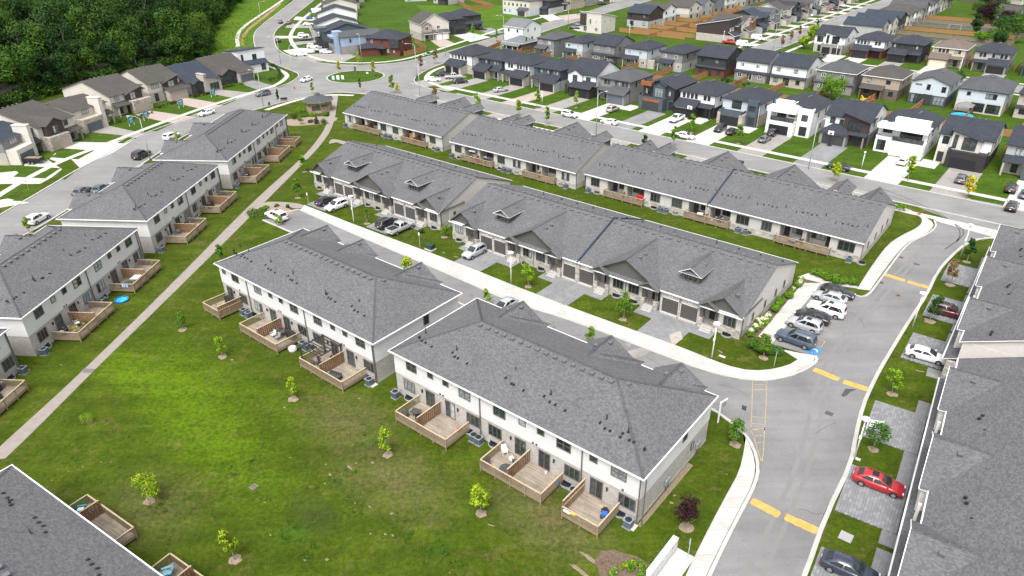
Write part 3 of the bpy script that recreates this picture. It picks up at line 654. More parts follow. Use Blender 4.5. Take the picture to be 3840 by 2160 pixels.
town('BL',('two-storey townhouse block in the bottom left corner, mostly its grey roof','the bottom left townhouse block'),(43,1746),a_b,34.0,[(0.8,1),(7.4,2),(20.5,2)],(),7,other_end=True,
     decks=[(22.7,30.3,[27.9],'double wooden deck with turquoise chair behind the bottom left townhouse block'),(10.0,17.2,[13.9],'double wooden deck with pale blue chair behind the bottom left townhouse block')])
# ------------------------------------------------------------------ bungalow townhouse blocks
DRKG=siding('taupe_gable_shingles',(.105,.10,.095),.16)
BUN={}
ZE,BSL,BD=3.55,.365,19.4
def main_z(y):return ZE+BSL*(y+.35)
def bungalow_shell(t,L,Dp,ends,outline=None):
    mb=MB();ov=.35;ym=Dp/2;zr=ZE+BSL*(ym+ov)
    mb.slab([(-ov*.6,-ov,ZE),(L+ov*.6,-ov,ZE),(L+ov*.6,ym,zr),(-ov*.6,ym,zr)],.12)
    mb.slab([(L+ov*.6,Dp+ov,ZE),(-ov*.6,Dp+ov,ZE),(-ov*.6,ym,zr),(L+ov*.6,ym,zr)],.12)
    mb.build('roof',[SH_MAIN,TRIM_T],t)
    mb=MB();mb.box(-.2,L+.2,-ov-.11,-ov,ZE-.16,ZE+.01);mb.box(-.2,L+.2,Dp+ov,Dp+ov+.11,ZE-.16,ZE+.01);mb.build('gutter',[TRIM_W],t)
    for x,s in ((.01,1),(L-.01,-1)):
        q=[(x,0,ZE-.1),(x,Dp,ZE-.1),(x,ym,zr-.16)];mb=MB();mb.face(q if s<0 else q[::-1]);mb.build('gable_wall',[STUC_C],t)
    mb=MB();mb.box(0,L,2.2,Dp-2.2,0,ZE-.08);mb.build('end_wall',[STUC_C],t)
    mb=MB();mb.box(-.04,L+.04,2.0,Dp-2.0,0,.3);mb.box(-.03,L+.03,2.02,Dp-2.02,.3,1.15,1);mb.build('stone_base',[CONC,BRK_C],t)
    caps(t,[((-.2,ym,zr),(L+.2,ym,zr))],CAPM)
    n=int(L/1.35)
    for k in range(n):box_vent(t,L*(k+.5)/n,ym-.75,zr-.36)
    for k in range(n):box_vent(t,L*(k+.4)/n,ym+.75,zr-.36)
    for y in (3.2,7.5,11.5,14.8):win(t,L+.02,y,1.35,.6,1.15,90,1,1)
    return zr
def front_module(t,kind,x0,mir=False,nums=''):
    """street front of a bungalow: garages, gabled window bays, porches"""
    X=(lambda a,b,Wd:(x0+a,x0+b)) if not mir else (lambda a,b,Wd:(x0+Wd-b,x0+Wd-a))
    def wallseg(a,b,y,z0=0.0,z1=ZE-.08,mat=BAT_C,nm='front_wall'):mb=MB();mb.box(a,b,y,2.21,z0,z1);return mb.build(nm,[mat],t)
    def porch(a,b,doorx):
        mb=MB();mb.box(a,b,-.4,1.5,0,.62);mb.build('porch_floor',[CONC],t);wallseg(a,b,1.5,0,ZE-.08,BAT_C,'porch_wall')
        door_entry(t,doorx,1.48,.62);mb=MB()
        for k in range(3):mb.box(a+.5,b-.5,-.4-.32*(k+1),-.4-.32*k,0,.62-.2*(k+1)+.02)
        mb.build('porch_steps',[CONC],t)
        for x in (a+.22,b-.22):
            mb=MB();mb.box(x-.3,x+.3,-.5,.1,.0,1.45);mb.build('column_base',[STN_C],t)
            for dx in (-.13,.13):small(t,'column','bcol',lambda m:m.box(-.09,.09,-.09,.09,1.45,ZE-.1),[TRIM_T],(x+dx,-.2,0))
        mb=MB();mb.bar((a+.5,-.3,1.5),(b-.5,-.3,1.5),.06,.06)
        for k in range(1,12):x=a+.5+(b-a-1.0)*k/12;mb.box(x-.015,x+.015,-.315,-.285,.65,1.5)
        mb.build('porch_railing',[TRIM_T],t,kind='stuff')
    def bay(a,b,wins):
        wallseg(a,b,-.12);mb=MB();mb.box(a-.02,b+.02,-.20,2.0,0,.35);mb.box(a-.03,b+.03,-.24,2.0,.35,1.3,1);mb.build('stone_wainscot',[CONC,STN_C],t)
        for q in wins:win(t,q,-.14,1.42,1.75,1.75,0,3,1,t=.1);
    def gar(a,num):
        wallseg(a-.35,a+2.85,0);door_garage(t,a,-.0,.22,2.5,2.2,GARAGE_T);mb=MB();mb.box(a-.12,a,-.1,0,.2,2.55);mb.box(a+2.5,a+2.62,-.1,0,.2,2.55);mb.box(a-.12,a+2.62,-.1,0,2.42,2.55);mb.build('garage_trim',[STUC_C],t)
        mb=MB();mb.box(a-.05,a+2.55,-.5,.02,0,.21);mb.build('garage_sill',[CONC],t)
        small(t,'number_plate','npl',lambda m:(m.box(-.28,.28,-.04,0,-.12,.12),m.box(-.19,-.12,-.05,-.04,-.07,.07,1),m.box(.0,.16,-.05,-.04,.03,.07,1),m.box(.0,.16,-.05,-.04,-.07,-.03,1)),[WHITEP,BLACKP],(a+1.25,.0,2.85))
    if kind=='small':
        Wd=6.0;a,b=X(.1,2.7,Wd);porch(a,b,a+.8);c,d=X(2.7,5.9,Wd);bay(c,d,[(c+d)/2-.87])
        xc=x0+3.3 if not mir else x0+2.7
        zr=5.75;mb=MB();gable_y(mb,x0-.15,x0+Wd+.15,xc,-.75,6.2,ZE-.05,zr);
        xq=X(.0,2.6,Wd);xm=sum(xq)/2;gable_y(mb,xq[0]-.2,xq[1]+.2,xm,-1.1,1.6,ZE-.02,4.55);mb.build('entry_gable',[SH_MAIN,TRIM_T],t)
        mb=MB();mb.face([(x0+.2,-.3,ZE),(x0+Wd-.2,-.3,ZE),(xc,-.3,zr-.2)]);mb.face([(xq[0],-.75,ZE),(xq[1],-.75,ZE),(xm,-.75,4.4)]);mb.build('gable_front',[DRKG],t)
        mb=MB();mb.box(x0-.15,x0+Wd+.15,-.85,-.74,ZE-.2,ZE-.06);mb.build('eave_gutter',[TRIM_W],t);box_vent(t,xc+.9,1.6,zr-.45)
        caps(t,[((xc,-.75,zr),(xc,5.6,zr))],CAPM)
    elif kind=='big':
        Wd=10.9;a,b=x0+.2,x0+2.7;porch(a,b,a+.8);porch(x0+8.2,x0+10.7,x0+9.1);bay(x0+2.7,x0+8.2,[x0+3.3,x0+5.9])
        xc=x0+Wd/2;zr=6.75;mb=MB();gable_y(mb,x0-.2,x0+Wd+.2,xc,-.8,8.9,ZE-.05,zr)
        for xm in (x0+1.4,x0+9.5):gable_y(mb,xm-1.6,xm+1.6,xm,-1.25,1.6,ZE-.02,4.55)
        mb.build('main_gable',[SH_MAIN,TRIM_T],t)
        mb=MB();mb.face([(x0+.2,-.3,ZE),(x0+Wd-.2,-.3,ZE),(xc,-.3,zr-.2)])
        for xm in (x0+1.4,x0+9.5):mb.face([(xm-1.4,-.85,ZE),(xm+1.4,-.85,ZE),(xm,-.85,4.4)])
        mb.build('gable_front',[DRKG],t)
        mb=MB();mb.slab([(x0+2.6,-.85,ZE-.06),(x0+8.3,-.85,ZE-.06),(x0+8.3,-.28,ZE+.28),(x0+2.6,-.28,ZE+.28)],.06);mb.build('pent_roof',[SH_MAIN,TRIM_W],t)
        mb=MB();mb.box(x0-.2,x0+Wd+.2,-.97,-.86,ZE-.2,ZE-.06);mb.build('eave_gutter',[TRIM_W],t)
        box_vent(t,xc+.9,1.8,zr-.5);box_vent(t,xc+.9,3.2,zr-.5);downpipe(t,x0+5.45,-.14,.2,ZE-.2)
        caps(t,[((xc,-.8,zr),(xc,8.4,zr))],CAPM)
    elif kind=='g2':
        for q,nm in ((x0+.35,0),(x0+3.25,1)):gar(q,nm)
        mb=MB();mb.box(x0+2.9,x0+3.2,-.12,.02,0,1.3);mb.build('stone_pier',[STN_C],t)
        # dormer over the two garages
        xc=x0+3.05;yw=2.5;zb=main_z(yw);zt=zb+1.55;mb=MB();mb.box(xc-1.25,xc+1.25,yw,yw+5.0,zb-.3,zt);mb.face([(xc-1.25,yw-.005,zt),(xc+1.25,yw-.005,zt),(xc,yw-.005,zt+.6)]);mb.build('dormer_wall',[DRKG],t)
        mb=MB();gable_y(mb,xc-1.75,xc+1.75,xc,yw-.5,yw+7.0,zt-.2,zt+.78);mb.slab([(xc-1.7,yw-.5,zt-.2),(xc+1.7,yw-.5,zt-.2),(xc+1.7,yw,zt+.08),(xc-1.7,yw,zt+.08)],.06);mb.build('dormer_roof',[SH_MAIN,TRIM_W],t)
        win(t,xc-1.05,yw,zb+.2,2.1,1.2,0,3,1,name='dormer_window',gl=0);box_vent(t,xc+.7,yw+2.6,zt+.25)
        caps(t,[((xc,yw-.5,zt+.78),(xc,yw+5.5,zt+.78))],CAPM)
    elif kind=='g1':
        gar(x0+.3,0)
def rear_wall(t,L,feats):
    recs=sorted((a,b) for k,a,b in feats if k=='r');x=0.0;segs=[]
    for a,b in recs:segs.append((x,a));x=b
    segs.append((x,L))
    for a,b in segs:
        if b-a<.05:continue
        mb=MB();mc=MB();mb.box(a,b,0,2.21,1.1,ZE-.08);mc.box(a-.005,b+.005,-.05,2.2,0,.35,0);mc.box(a-.01,b+.01,-.03,2.2,.35,1.1,1)
        mb.build('rear_wall',[BAT_C],t);mc.build('rear_base',[CONC,STN_C],t)
    for k,a,b in feats:
        if k=='w':win(t,a,-.03,1.42,b-a,1.62,0,3,1)
        elif k=='r':
            mb=MB();mb.box(a,b,2.0,2.2,0,ZE-.08,0);mb.build('recess_wall',[STUC_C],t)
            if b-a>6:
                m=(a+b)/2;mb=MB();mb.box(m-.35,m+.35,-.02,2.0,0,ZE-.08);mb.build('dividing_pier',[STN_C],t);bb=[(a,m-.35),(m+.35,b)]
            else:bb=[(a,b)]
            for i,(p,q) in enumerate(bb):
                w=q-p
                if i==0:win(t,p+.15,1.98,.55,1.0,2.2,0,1,1,name='patio_door',gl=0);win(t,p+1.5,1.98,1.3,min(2.2,w-1.7),1.5,0,3,1,name='window')
                else:win(t,p+.25,1.98,1.3,min(2.3,w-1.4),1.4,0,3,1);win(t,q-1.05,1.98,.55,.95,2.2,0,1,1,name='patio_door',gl=0)
def bungalow(key,label,right_base,L,near,mods,far=(),feats=(),Dp=BD,seed=0):
    o=right_base-U1*L;t=thing('bungalow_block',label,'bungalows',(o.x,o.y,0),A1,'bungalow townhouse blocks');BUN[key]=(o,L)
    zr=bungalow_shell(t,L,Dp,None)
    if near=='front':
        for k,x,m in mods:front_module(t,k,x,m)
        mb=MB();mb.box(0,L,Dp-2.2,Dp,0,ZE-.08);mb.build('rear_wall',[BAT_C],t)
        r2=random.Random(seed)
        for x in np.arange(2,L,3.3):
            if r2.random()<.75:stack(t,x,Dp-5.2+r2.uniform(-.5,.5),main_z(5.2)) if r2.random()<.5 else low_vent(t,x,Dp-4,main_z(4.0)+.1)
    else:
        rear_wall(t,L,feats);mb=MB();mb.box(0,L,Dp-2.2,Dp,0,ZE-.08);mb.build('front_wall',[BAT_C],t)
        for k,x in far:
            mb=MB()
            if k=='big':gable_y(mb,x-5.5,x+5.5,x,Dp+.9,Dp-8.9,ZE-.05,6.9);mb.build('main_gable',[SH_MAIN,TRIM_T],t);box_vent(t,x+.8,Dp-2.0,6.5);box_vent(t,x+.8,Dp-4.0,6.5);caps(t,[((x,Dp+.9,6.9),(x,Dp-8.4,6.9))],CAPM)
            elif k=='small':gable_y(mb,x-3.1,x+3.1,x,Dp+.8,Dp-6,ZE-.05,6.0);mb.build('entry_gable',[SH_MAIN,TRIM_T],t);box_vent(t,x+.7,Dp-1,5.6);caps(t,[((x,Dp+.8,6.0),(x,Dp-5.5,6.0))],CAPM)
            else:
                yw=Dp-2.5;zb=main_z(2.5);zt=zb+1.7;mb.box(x-1.35,x+1.35,yw-5,yw,zb-.3,zt);mb.build('dormer_wall',[DRKG],t)
                mb=MB();gable_y(mb,x-1.85,x+1.85,x,yw+.5,yw-6.5,zt-.2,zt+.95);mb.build('dormer_roof',[SH_MAIN,TRIM_W],t);box_vent(t,x+.7,yw-1.4,zt+.4);caps(t,[((x,yw+.5,zt+.95),(x,yw-5.5,zt+.95))],CAPM)
        r2=random.Random(seed)
        for x in np.arange(2.2,L-1,6.6):
            y=3.0+r2.uniform(-.3,.3)
            for k in range(4):low_vent(t,x+k*.75,y+.2*(k%2),main_z(y)+.06)
            stack(t,x-1.0,y-.3,main_z(y-.3));stack(t,x+3.6,y+.6,main_z(y+.6))
    for x,y in ((-.02,.2),(L+.02,.1)):downpipe(t,x,y,.1,ZE-.2)
    return t
pC1=Vector((-12.4,115.1));pC3=Vector((30.3,79.2));pR2=Vector((13.0,134.5));pR4=Vector((55.6,101.1))
L3=26.0;pF=pC3-U1*L3;pRF=pR4-U1*26.3
bungalow('C1','grey-roofed bungalow block with two dormers, farthest along the lane beside the cul-de-sac end',pC1,35.6,'front',[('small',0,True),('g2',6.2,0),('big',12.4,0),('g2',23.4,0),('small',29.6,False)],seed=1)
bungalow('C2','one-dormer bungalow block in the middle of the lane, left of its blue parapet',pF,26.0,'front',[('small',0,True),('g2',6.1,0),('big',12.2,0),('g1',23.0,0)],seed=2)
bungalow('C3','one-dormer bungalow block beside the parking bays, right of its blue parapet',pC3,L3,'front',[('g1',0,0),('big',2.95,0),('g2',13.95,0),('small',20.0,False)],seed=3)
fR2=[('w',L_+a,L_+b) for L_,a,b in ((34,-3.5,-1.6),(34,-16.1,-14.1),(34,-20.4,-18.4),(34,-32.9,-30.9))]+[('r',34-12.7,34-4.9),('r',34-30.0,34-21.5)]
bungalow('R1','bungalow block with rear decks and grey roof, nearest the roundabout',K(1,0,1820,1325,ZE)-U1*.2+V1*.35,34.6,'rear',(),[('dormer',15.5),('big',23.4),('dormer',31.0)],fR2,seed=4)
bungalow('R2','second rear bungalow block from the roundabout, with a canopy swing on its deck',pR2,34,'rear',(),[('small',3.5),('dormer',9.0),('big',20.5),('dormer',30.0)],fR2,seed=5)
fR3=[('w',26+a,26+b) for a,b in ((-7.1,-5.0),(-11.5,-9.5),(-24.8,-22.8))]+[('r',22.3,25.8),('r',26-21.0,26-12.9)]
fR4=[('w',26.3+a,26.3+b) for a,b in ((-3.7,-1.1),(-16.4,-14.6),(-20.9,-18.6))]+[('r',26.3-13.2,26.3-5.0),('r',.5,4.3)]
bungalow('R3','rear bungalow block with a red grill, left of the rear blue parapet',pRF,26.0,'rear',(),[('small',3.0),('dormer',9.0),('big',20.3)],fR3,seed=6)
bungalow('R4','rear bungalow block at the drive corner, right of the rear blue parapet',pR4,26.3,'rear',(),[('big',7.6),('dormer',18.0),('small',23.0)],fR4,seed=7)
# fire walls between joined blocks, with dark blue flashing
NAVY=plain('navy_metal_flashing',(.026,.038,.066),.45,.1,2,.2)
def firewall(p,label):
    t=thing('fire_wall',label,'parapet',(p.x,p.y,0),A1,'fire walls between bungalow blocks');zr=main_z(BD/2);ym=BD/2
    mb=MB();mb.box(-.35,.35,-.3,.1,0,ZE+.1);mb.box(-.35,.35,BD-.1,BD+.3,0,ZE+.1);mb.build('stone_pier',[STN_C],t)
    mb=MB()
    for s in (0,1):
        y0,y1=(-.45,ym) if s==0 else (BD+.45,ym);q=[(-.12,y0,ZE+.11),(.12,y0,ZE+.11),(.12,y1,zr+.22),(-.12,y1,zr+.22)];mb.slab(q if s==0 else q[::-1],.4,0,0)
    mb.build('flashing',[NAVY],t);return t
firewall(pF,'dark blue roof parapet on the lane bungalows, in the middle of the photo');firewall(pRF,'dark blue roof parapet on the rear bungalows, towards the street')
# decks, air conditioners and wells behind the rear bungalows
def rb(key,x,y):o,L=BUN[key];return o+U1*x+V1*y
RD=[('R1',34.6-30.5,34.6-21.0,'left deck behind the bungalow block nearest the roundabout'),('R1',34.6-12.9,34.6-4.7,'right deck with orange screen behind the bungalow block nearest the roundabout'),
      ('R2',34-30.2,34-21.3,'left deck behind the second rear bungalow block'),('R2',34-12.9,34-4.7,'right deck with canopy swing and coloured tubs behind the second rear bungalow block'),
      ('R3',26-21.2,26-12.7,'deck with red grill behind the third rear bungalow block'),('R3',22.0,26+4.4,'deck with white round table spanning the rear dark blue parapet'),('R4',26.3-13.6,26.3-4.6,'deck with grey lounger behind the bungalow block at the drive corner')]
for k,x0,x1,lab in RD:
    o,L=BUN[k];d=deck('wooden '+lab,(o.x,o.y,0),A1,x0,x1,[(x0+x1)/2],2.6,'wooden decks behind the bungalows',1.6,zf=.55,scr_h=2.0)
names=dict(R1='the bungalow block nearest the roundabout',R2='the second rear bungalow block',R3='the third rear bungalow block',R4='the drive corner bungalow block')
for k,xs in dict(R1=(.6,15.8,17.2,33.4),R2=(.6,15.8,17.2,32.0),R3=(6-5,17.0,18.2),R4=(6.2,7.6,24.9)).items():
    for i,x in enumerate(xs):
        p=rb(k,x,-.7);ac_unit(f'grey air conditioner, {ORD[i]} along the rear wall of {names[k]}',(p.x,p.y,0),A1)
        p=rb(k,x+(1.7 if i%2==0 else -1.6),-.03);well(f'half-round window well, {ORD[i]} along the rear wall of {names[k]}',(p.x,p.y,0),A1)
for k,nm,xs in (('C1','the bungalow block by the cul-de-sac',(1.6,16.4,19.2,34.0)),('C2','the middle lane bungalow block',(1.6,16.0,19.2)),('C3','the parking-side bungalow block',(7.0,9.9,24.2))):
    for i,x in enumerate(xs):p=rb(k,x,-.25);well(f'half-round window well, {ORD[i]} under the front windows of {nm}',(p.x,p.y,0),A1)
# black ridge tarpaulin strip, driveways and front walks of the lane bungalows
def lane_pad(key,x0,x1,y0,y1,mat=PAVE,z=.030,name='driveway'):
    o,L=BUN[key];mb=MB();mb.face([(x0,y0,z),(x1,y0,z),(x1,y1,z),(x0,y1,z)]);return structure(name,mb,[mat],(o.x,o.y,0),A1)
for k,a,b in (('C1',6.4,12.2),('C1',23.6,29.4),('C2',6.3,12.0),('C3',14.2,19.9)):lane_pad(k,a,b,-7.2,0)
lane_pad('C2',23.2,26.0,-7.2,0);lane_pad('C3',0.0,2.9,-7.2,0,z=.030)
for k,a,b in (('C1',3.4,6.4),('C1',12.2,15.2),('C1',20.8,23.6),('C1',29.4,32.2),('C2',3.4,6.3),('C2',12.0,15.0),('C2',20.2,23.2),('C3',2.9,5.9),('C3',11.2,14.2),('C3',19.9,22.8)):lane_pad(k,a,b,-2.6,-.0,PAVE,.034,'front_walk')
for k in ('R1','R2','R3','R4'):
    o,L=BUN[k]
    for a in ((6.5,12.0),(L-12,L-6.5)):lane_pad(k,a[0],a[1],BD,BD+14.0,PAVE_W)
ND=((0.6,5.6),(11.2,16.6),(24.2,29.6))
for k in ('N','M'):
    o,rz,L=BLOCKS[k]
    for a,b in ND:mb=MB();mb.face([(a,14.7,.03),(b,14.7,.03),(b,20.4,.03),(a,20.4,.03)]);structure('driveway',mb,[PAVE],(o.x,o.y,0),rz)
for k in ('La','Lb','Lc'):
    o,rz,L=BLOCKS[k]
    for a,b in ND[:2+(L>30)]:mb=MB();mb.face([(a,14.7,.03),(b,14.7,.03),(b,22.5,.03),(a,22.5,.03)]);structure('driveway',mb,[PAVE],(o.x,o.y,0),rz)

# ------------------------------------------------------------------ two-storey blocks along the private drive, seen from the street side
def drive_block(label,o,rz,L,ridges,gaps,hipL,hipR,x_off):
    t=thing('drive_townhouse_block',label,'townhouses',(o.x,o.y,0),rz,'two-storey townhouse blocks');D=14.7;ov=.3;z0=6.03;sl=.42
    mb=MB();mb.box(0,L,.1,D,0,3.0);mb.build('brick_wall',[BRK_C],t)
    mb=MB();mb.box(-.02,L+.02,.08,D+.02,3.0,6.0);mb.build('siding_wall',[STUC_C],t)
    mb=MB();a,b,ym,zr=hip_roof(mb,-ov,L+ov,-.2,D+ov,z0,sl,hipL,hipR);mb.build('roof',[SH_MAIN,TRIM_W],t)
    for x in (0.02,L-.02):mb=MB();mb.face([(x,D,6),(x,0,6),(x,D/2,zr-.16)]);mb.face([(x+.01,0,6),(x+.01,D,6),(x+.01,D/2,zr-.16)]);mb.build('gable_wall',[STUC_C],t)
    mb=MB();gutter_loop(mb,-ov,L+ov,-.2,D+ov,z0,sides='s');mb.build('gutter',[TRIM_W],t)
    # lower roof over the garages
    mb=MB();mb.slab([(0,-1.3,3.05),(L,-1.3,3.05),(L,.1,3.6),(0,.1,3.6)],.1);mb.build('garage_roof',[SH_MAIN,TRIM_W],t)
    mb=MB();mb.box(0,L,-1.44,-1.3,2.9,3.07);mb.build('garage_gutter',[TRIM_W],t)
    mb=MB();mb.box(0,L,-.9,.1,0,2.95);mb.build('garage_front_wall',[STN_C],t)
    ln=[((a,ym,zr),(b,ym,zr))]
    for i,(xr,xs) in enumerate(ridges):                 # street gables: steep on one side, long on the other
        x0_,x1_=xr-3.0,xs
        mb=MB();mb.box(x0_+.25,x1_-.25,-.75,.1,3.3,6.0);mb.build('bay_wall',[STUC_C],t)
        mb=MB();gable_y(mb,x0_,x1_,xr,-.98,6.2,z0-.02,7.75);mb.build('cross_gable',[SH_MAIN,TRIM_W],t)
        mb=MB();mb.face([(x0_+.2,-.76,5.99),(x1_-.2,-.76,5.99),(xr,-.76,7.6)]);mb.build('gable_front',[STUC_C],t)
        mb=MB();mb.bar((x0_,-1.0,5.99),(xr,-1.0,7.74),.06,.16);mb.bar((xr,-1.0,7.74),(x1_,-1.0,5.99),.06,.16);mb.build('rake_board',[TRIM_W],t)
        ln.append(((xr,-.98,7.76),(xr,5.6,7.76)));box_vent(t,xr+1.2,1.4,7.42)
        win(t,xr-1.0,-.76,4.2,1.7,1.3,0,2,2)
    for xg,wd in gaps:                                   # recessed entries: post and open porch
        mb=MB();mb.box(xg,xg+.28,-.75,-.5,3.3,6.0);mb.build('porch_post',[STUC_C],t);downpipe(t,xg+.8,-.78+.75,3.3,5.9)
    x=1.0
    while x<L-3:door_garage(t,x,-.92,.1,2.6,2.2,GARAGE_T);x+=6.5
    caps(t,ln,CAPM)
    n=int((b-a)/1.2)
    for k in range(n):box_vent(t,a+(b-a)*(k+.5)/n,ym-.6,zr-.28)
    r2=random.Random(int(L))
    for xr,xs in ridges:
        for dx in (6.6,7.25,9.0,9.6):
            if xr+dx<L:low_vent(t,xr+dx,2.4+r2.uniform(-.2,.3)+(.5 if dx>8 else 0),z0+sl*3.0)
    return t
rzE2=R(-124.4);oE2=Vector((53.2,69.8));xE=Vector((math.cos(rzE2),math.sin(rzE2)))
drive_block('two-storey grey-roofed townhouse block filling the lower right corner beside the drive',oE2+xE*5.4,rzE2,46.0,[(5.1,11.0),(18.2,24.2),(31.5,37.5)],[(13.0,1),(26.0,1)],False,True,5.4)
rzE1=R(-128.0);oE1=Vector((55.6,73.1));xE=Vector((math.cos(rzE1),math.sin(rzE1)))
drive_block('grey-roofed townhouse block on the right edge behind the white sedan',oE1-xE*33.6,rzE1,38.5,[(33.6-31.2,33.6-24.5),(33.6-17.8,33.6-11.3),(33.6-3.5,33.6+2.3)],[(12.0,1),(25.5,1)],False,False,0)
# ------------------------------------------------------------------ detached houses
def house(label,c,rz,w,d,he=6.0,roof='hip',sl=.42,rc='d',lo='lbrick',up='white',hl=2.9,trim=None,feats=(),ov=.4,side=1,far=False,fascia=None):
    """c: middle of the ground line of the face that looks toward -y; x runs along that face."""
    trim=trim or TRIM_D;fas=fascia or trim;ux=Vector((math.cos(rz),math.sin(rz)));o=Vector(c)-ux*(w/2)
    t=thing('house',label,'house',(o.x,o.y,0),rz,'detached houses');gtr=WHITEP if trim is TRIM_W else trim
    mb=MB();mb.box(0,w,0,d,0,hl,0);mb.build('lower_wall',[W[lo]],t)
    mb=MB();mb.box(-.03,w+.03,-.03,d+.03,hl,he,0);z0=he+.02;rm=SH[rc]
    rb=MB()
    if roof=='hip':
        if w>=d:a,b,ym,zr=hip_roof(rb,-ov,w+ov,-ov,d+ov,z0,sl)
        else:
            D=(w+2*ov)/2;xm=w/2;zr=z0+sl*D;y0,y1=-ov+D,d+ov-D
            rb.slab([(-ov,-ov,z0),(w+ov,-ov,z0),(xm,y0,zr)],.1);rb.slab([(w+ov,d+ov,z0),(-ov,d+ov,z0),(xm,y1,zr)],.1)
            rb.slab([(w+ov,-ov,z0),(w+ov,d+ov,z0),(xm,y1,zr),(xm,y0,zr)],.1);rb.slab([(-ov,d+ov,z0),(-ov,-ov,z0),(xm,y0,zr),(xm,y1,zr)],.1)
        vent_line=[(w*q,d/2+(d*.22),z0+sl*(d*.28 if w>=d else d*.28)) for q in (.35,.5,.65)] if w>=d else [(w/2+.5,d*q,zr-.5*sl) for q in (.42,.5,.58)]
    elif roof=='gy':                                   # gable faces front and back
        xm=w/2;zr=z0+sl*(w/2+ov);gable_y(rb,-ov,w+ov,xm,-ov,d+ov,z0,zr)
        for y,s in ((-.03,1),(d+.03,-1)):
            q=[(0,y,he),(w,y,he),(xm,y,zr-.15)];mb.face(q if s>0 else q[::-1])
        vent_line=[(w/2+.8,d*q,zr-.8*sl) for q in (.6,.68,.76)]
    elif roof=='gx':                                   # gables at the sides
        ym=d/2;zr=z0+sl*(d/2+ov)
        rb.slab([(-ov,-ov,z0),(w+ov,-ov,z0),(w+ov,ym,zr),(-ov,ym,zr)],.1);rb.slab([(w+ov,d+ov,z0),(-ov,d+ov,z0),(-ov,ym,zr),(w+ov,ym,zr)],.1)
        for x,s in ((-.03,-1),(w+.03,1)):
            q=[(x,0,he),(x,d,he),(x,ym,zr-.15)];mb.face(q if s>0 else q[::-1])
        vent_line=[(w*q,d/2+.8,zr-.8*sl) for q in (.3,.42,.54,.66)]
    elif roof=='shed':                                 # single slope falling to the back
        zr=z0+sl*(d+2*ov)*.5
        rb.slab([(-ov,-ov,zr),(w+ov,-ov,zr),(w+ov,d+ov,z0),(-ov,d+ov,z0)],.15)
        mb.face([(0,-.03,he),(w,-.03,he),(w,-.03,zr-.1),(0,-.03,zr-.1)])
        for x,s in ((-.03,-1),(w+.03,1)):
            q=[(x,0,he),(x,d,he),(x,d,z0-.1),(x,0,zr-.2)];mb.face(q if s>0 else q[::-1])
        vent_line=[(w*q,d*.7,z0+(zr-z0)*.27) for q in (.3,.5,.7)]
    mb.build('upper_wall',[W[up]],t);rb.build('roof',[rm,gtr],t)
    if roof in ('hip','gx'):
        mb=MB();gutter_loop(mb,-ov,w+ov,-ov,d+ov,z0,.16,.08,'nsew' if roof=='hip' else 'ns');mb.build('gutter',[fas],t)
    for p in vent_line[:2 if far else 4]:box_vent(t,*p)
    if side and not far:
        for y,z,ww,hh in ((d*.22,4.1,.7,1.3),(d*.62,4.3,.7,1.0),(d*.45,1.0,.6,1.1)):win(t,w+.03,y,z,ww,hh,90,1,1,trim,panes=False)
        downpipe(t,w-.02,-.03,0,he,gtr)
    np_=not far
    for f in feats:
        k=f[0]
        if k=='W':win(t,f[1],(f[6] if len(f)>6 else 0)-.03,f[2],f[3],f[4],0,f[5] if len(f)>5 else 1,1,trim,f[7] if len(f)>7 else None,panes=np_ and f[3]>1.2)
        elif k=='WW':win(t,f[1],(f[6] if len(f)>6 else 0)-.03,f[2],f[3],f[4],0,f[5],1,WHITEP,f[7] if len(f)>7 else None,panes=np_)
        elif k=='S':win(t,w+.03,f[1],f[2],f[3],f[4],90,f[5] if len(f)>5 else 1,1,trim,panes=False)
        elif k=='Z':win(t,-.03,f[1],f[2],f[3],f[4],-90,1,1,trim,panes=False)
        elif k=='G':door_garage(t,f[1],f[4]-.02,.12,f[2],2.2,GAR[f[3]])
        elif k=='D':door_entry(t,f[1],f[2]-.02,.35,1.0 if len(f)<4 else f[3],2.2,0,TRIM_D)
        elif k=='B':                                   # projecting block: x0,x1,depth,height,wall,top
            _,x0,x1,pr,h,wl,top=f[:7];mb=MB();mb.box(x0,x1,-pr,.02,f[7] if len(f)>7 else 0,h);mb.build('projecting_bay',[W[wl]],t)
            if top=='shed':mb=MB();mb.slab([(x0-.3,-pr-.4,h),(x1+.3,-pr-.4,h),(x1+.3,.0,h+.42*(pr+.4)),(x0-.3,.0,h+.42*(pr+.4))],.14);mb.build('lower_roof',[rm,gtr],t)
            elif top=='hip':
                mb=MB();q=.42*(pr+.4);i=min(1.8,(x1-x0)/2);mb.slab([(x0-.3,-pr-.4,h),(x1+.3,-pr-.4,h),(x1-i,0,h+q),(x0+i,0,h+q)],.12)
                mb.slab([(x1+.3,-pr-.4,h),(x1+.3,0,h),(x1-i,0,h+q)],.12);mb.slab([(x0-.3,0,h),(x0-.3,-pr-.4,h),(x0+i,0,h+q)],.12);mb.build('lower_roof',[rm,gtr],t)
            elif top=='gable':
                xm=(x0+x1)/2;zr_=h+.62*(x1-x0)/2;mb=MB();gable_y(mb,x0-.3,x1+.3,xm,-pr-.4,f[8] if len(f)>8 else 3.5,h,zr_);mb.build('cross_gable',[rm,gtr],t)
                mb=MB();mb.face([(x0,-pr-.01,h),(x1,-pr-.01,h),(xm,-pr-.01,zr_-.2)]);mb.build('gable_front',[W[wl]],t)
            elif top=='flat':
                mb=MB();mb.box(x0-.02,x1+.02,-pr-.02,-pr+.2,h,h+.45);mb.box(x0-.02,x0+.2,-pr+.2,.0,h,h+.45);mb.box(x1-.2,x1+.02,-pr+.2,.0,h,h+.45);mb.build('parapet',[W[wl]],t)
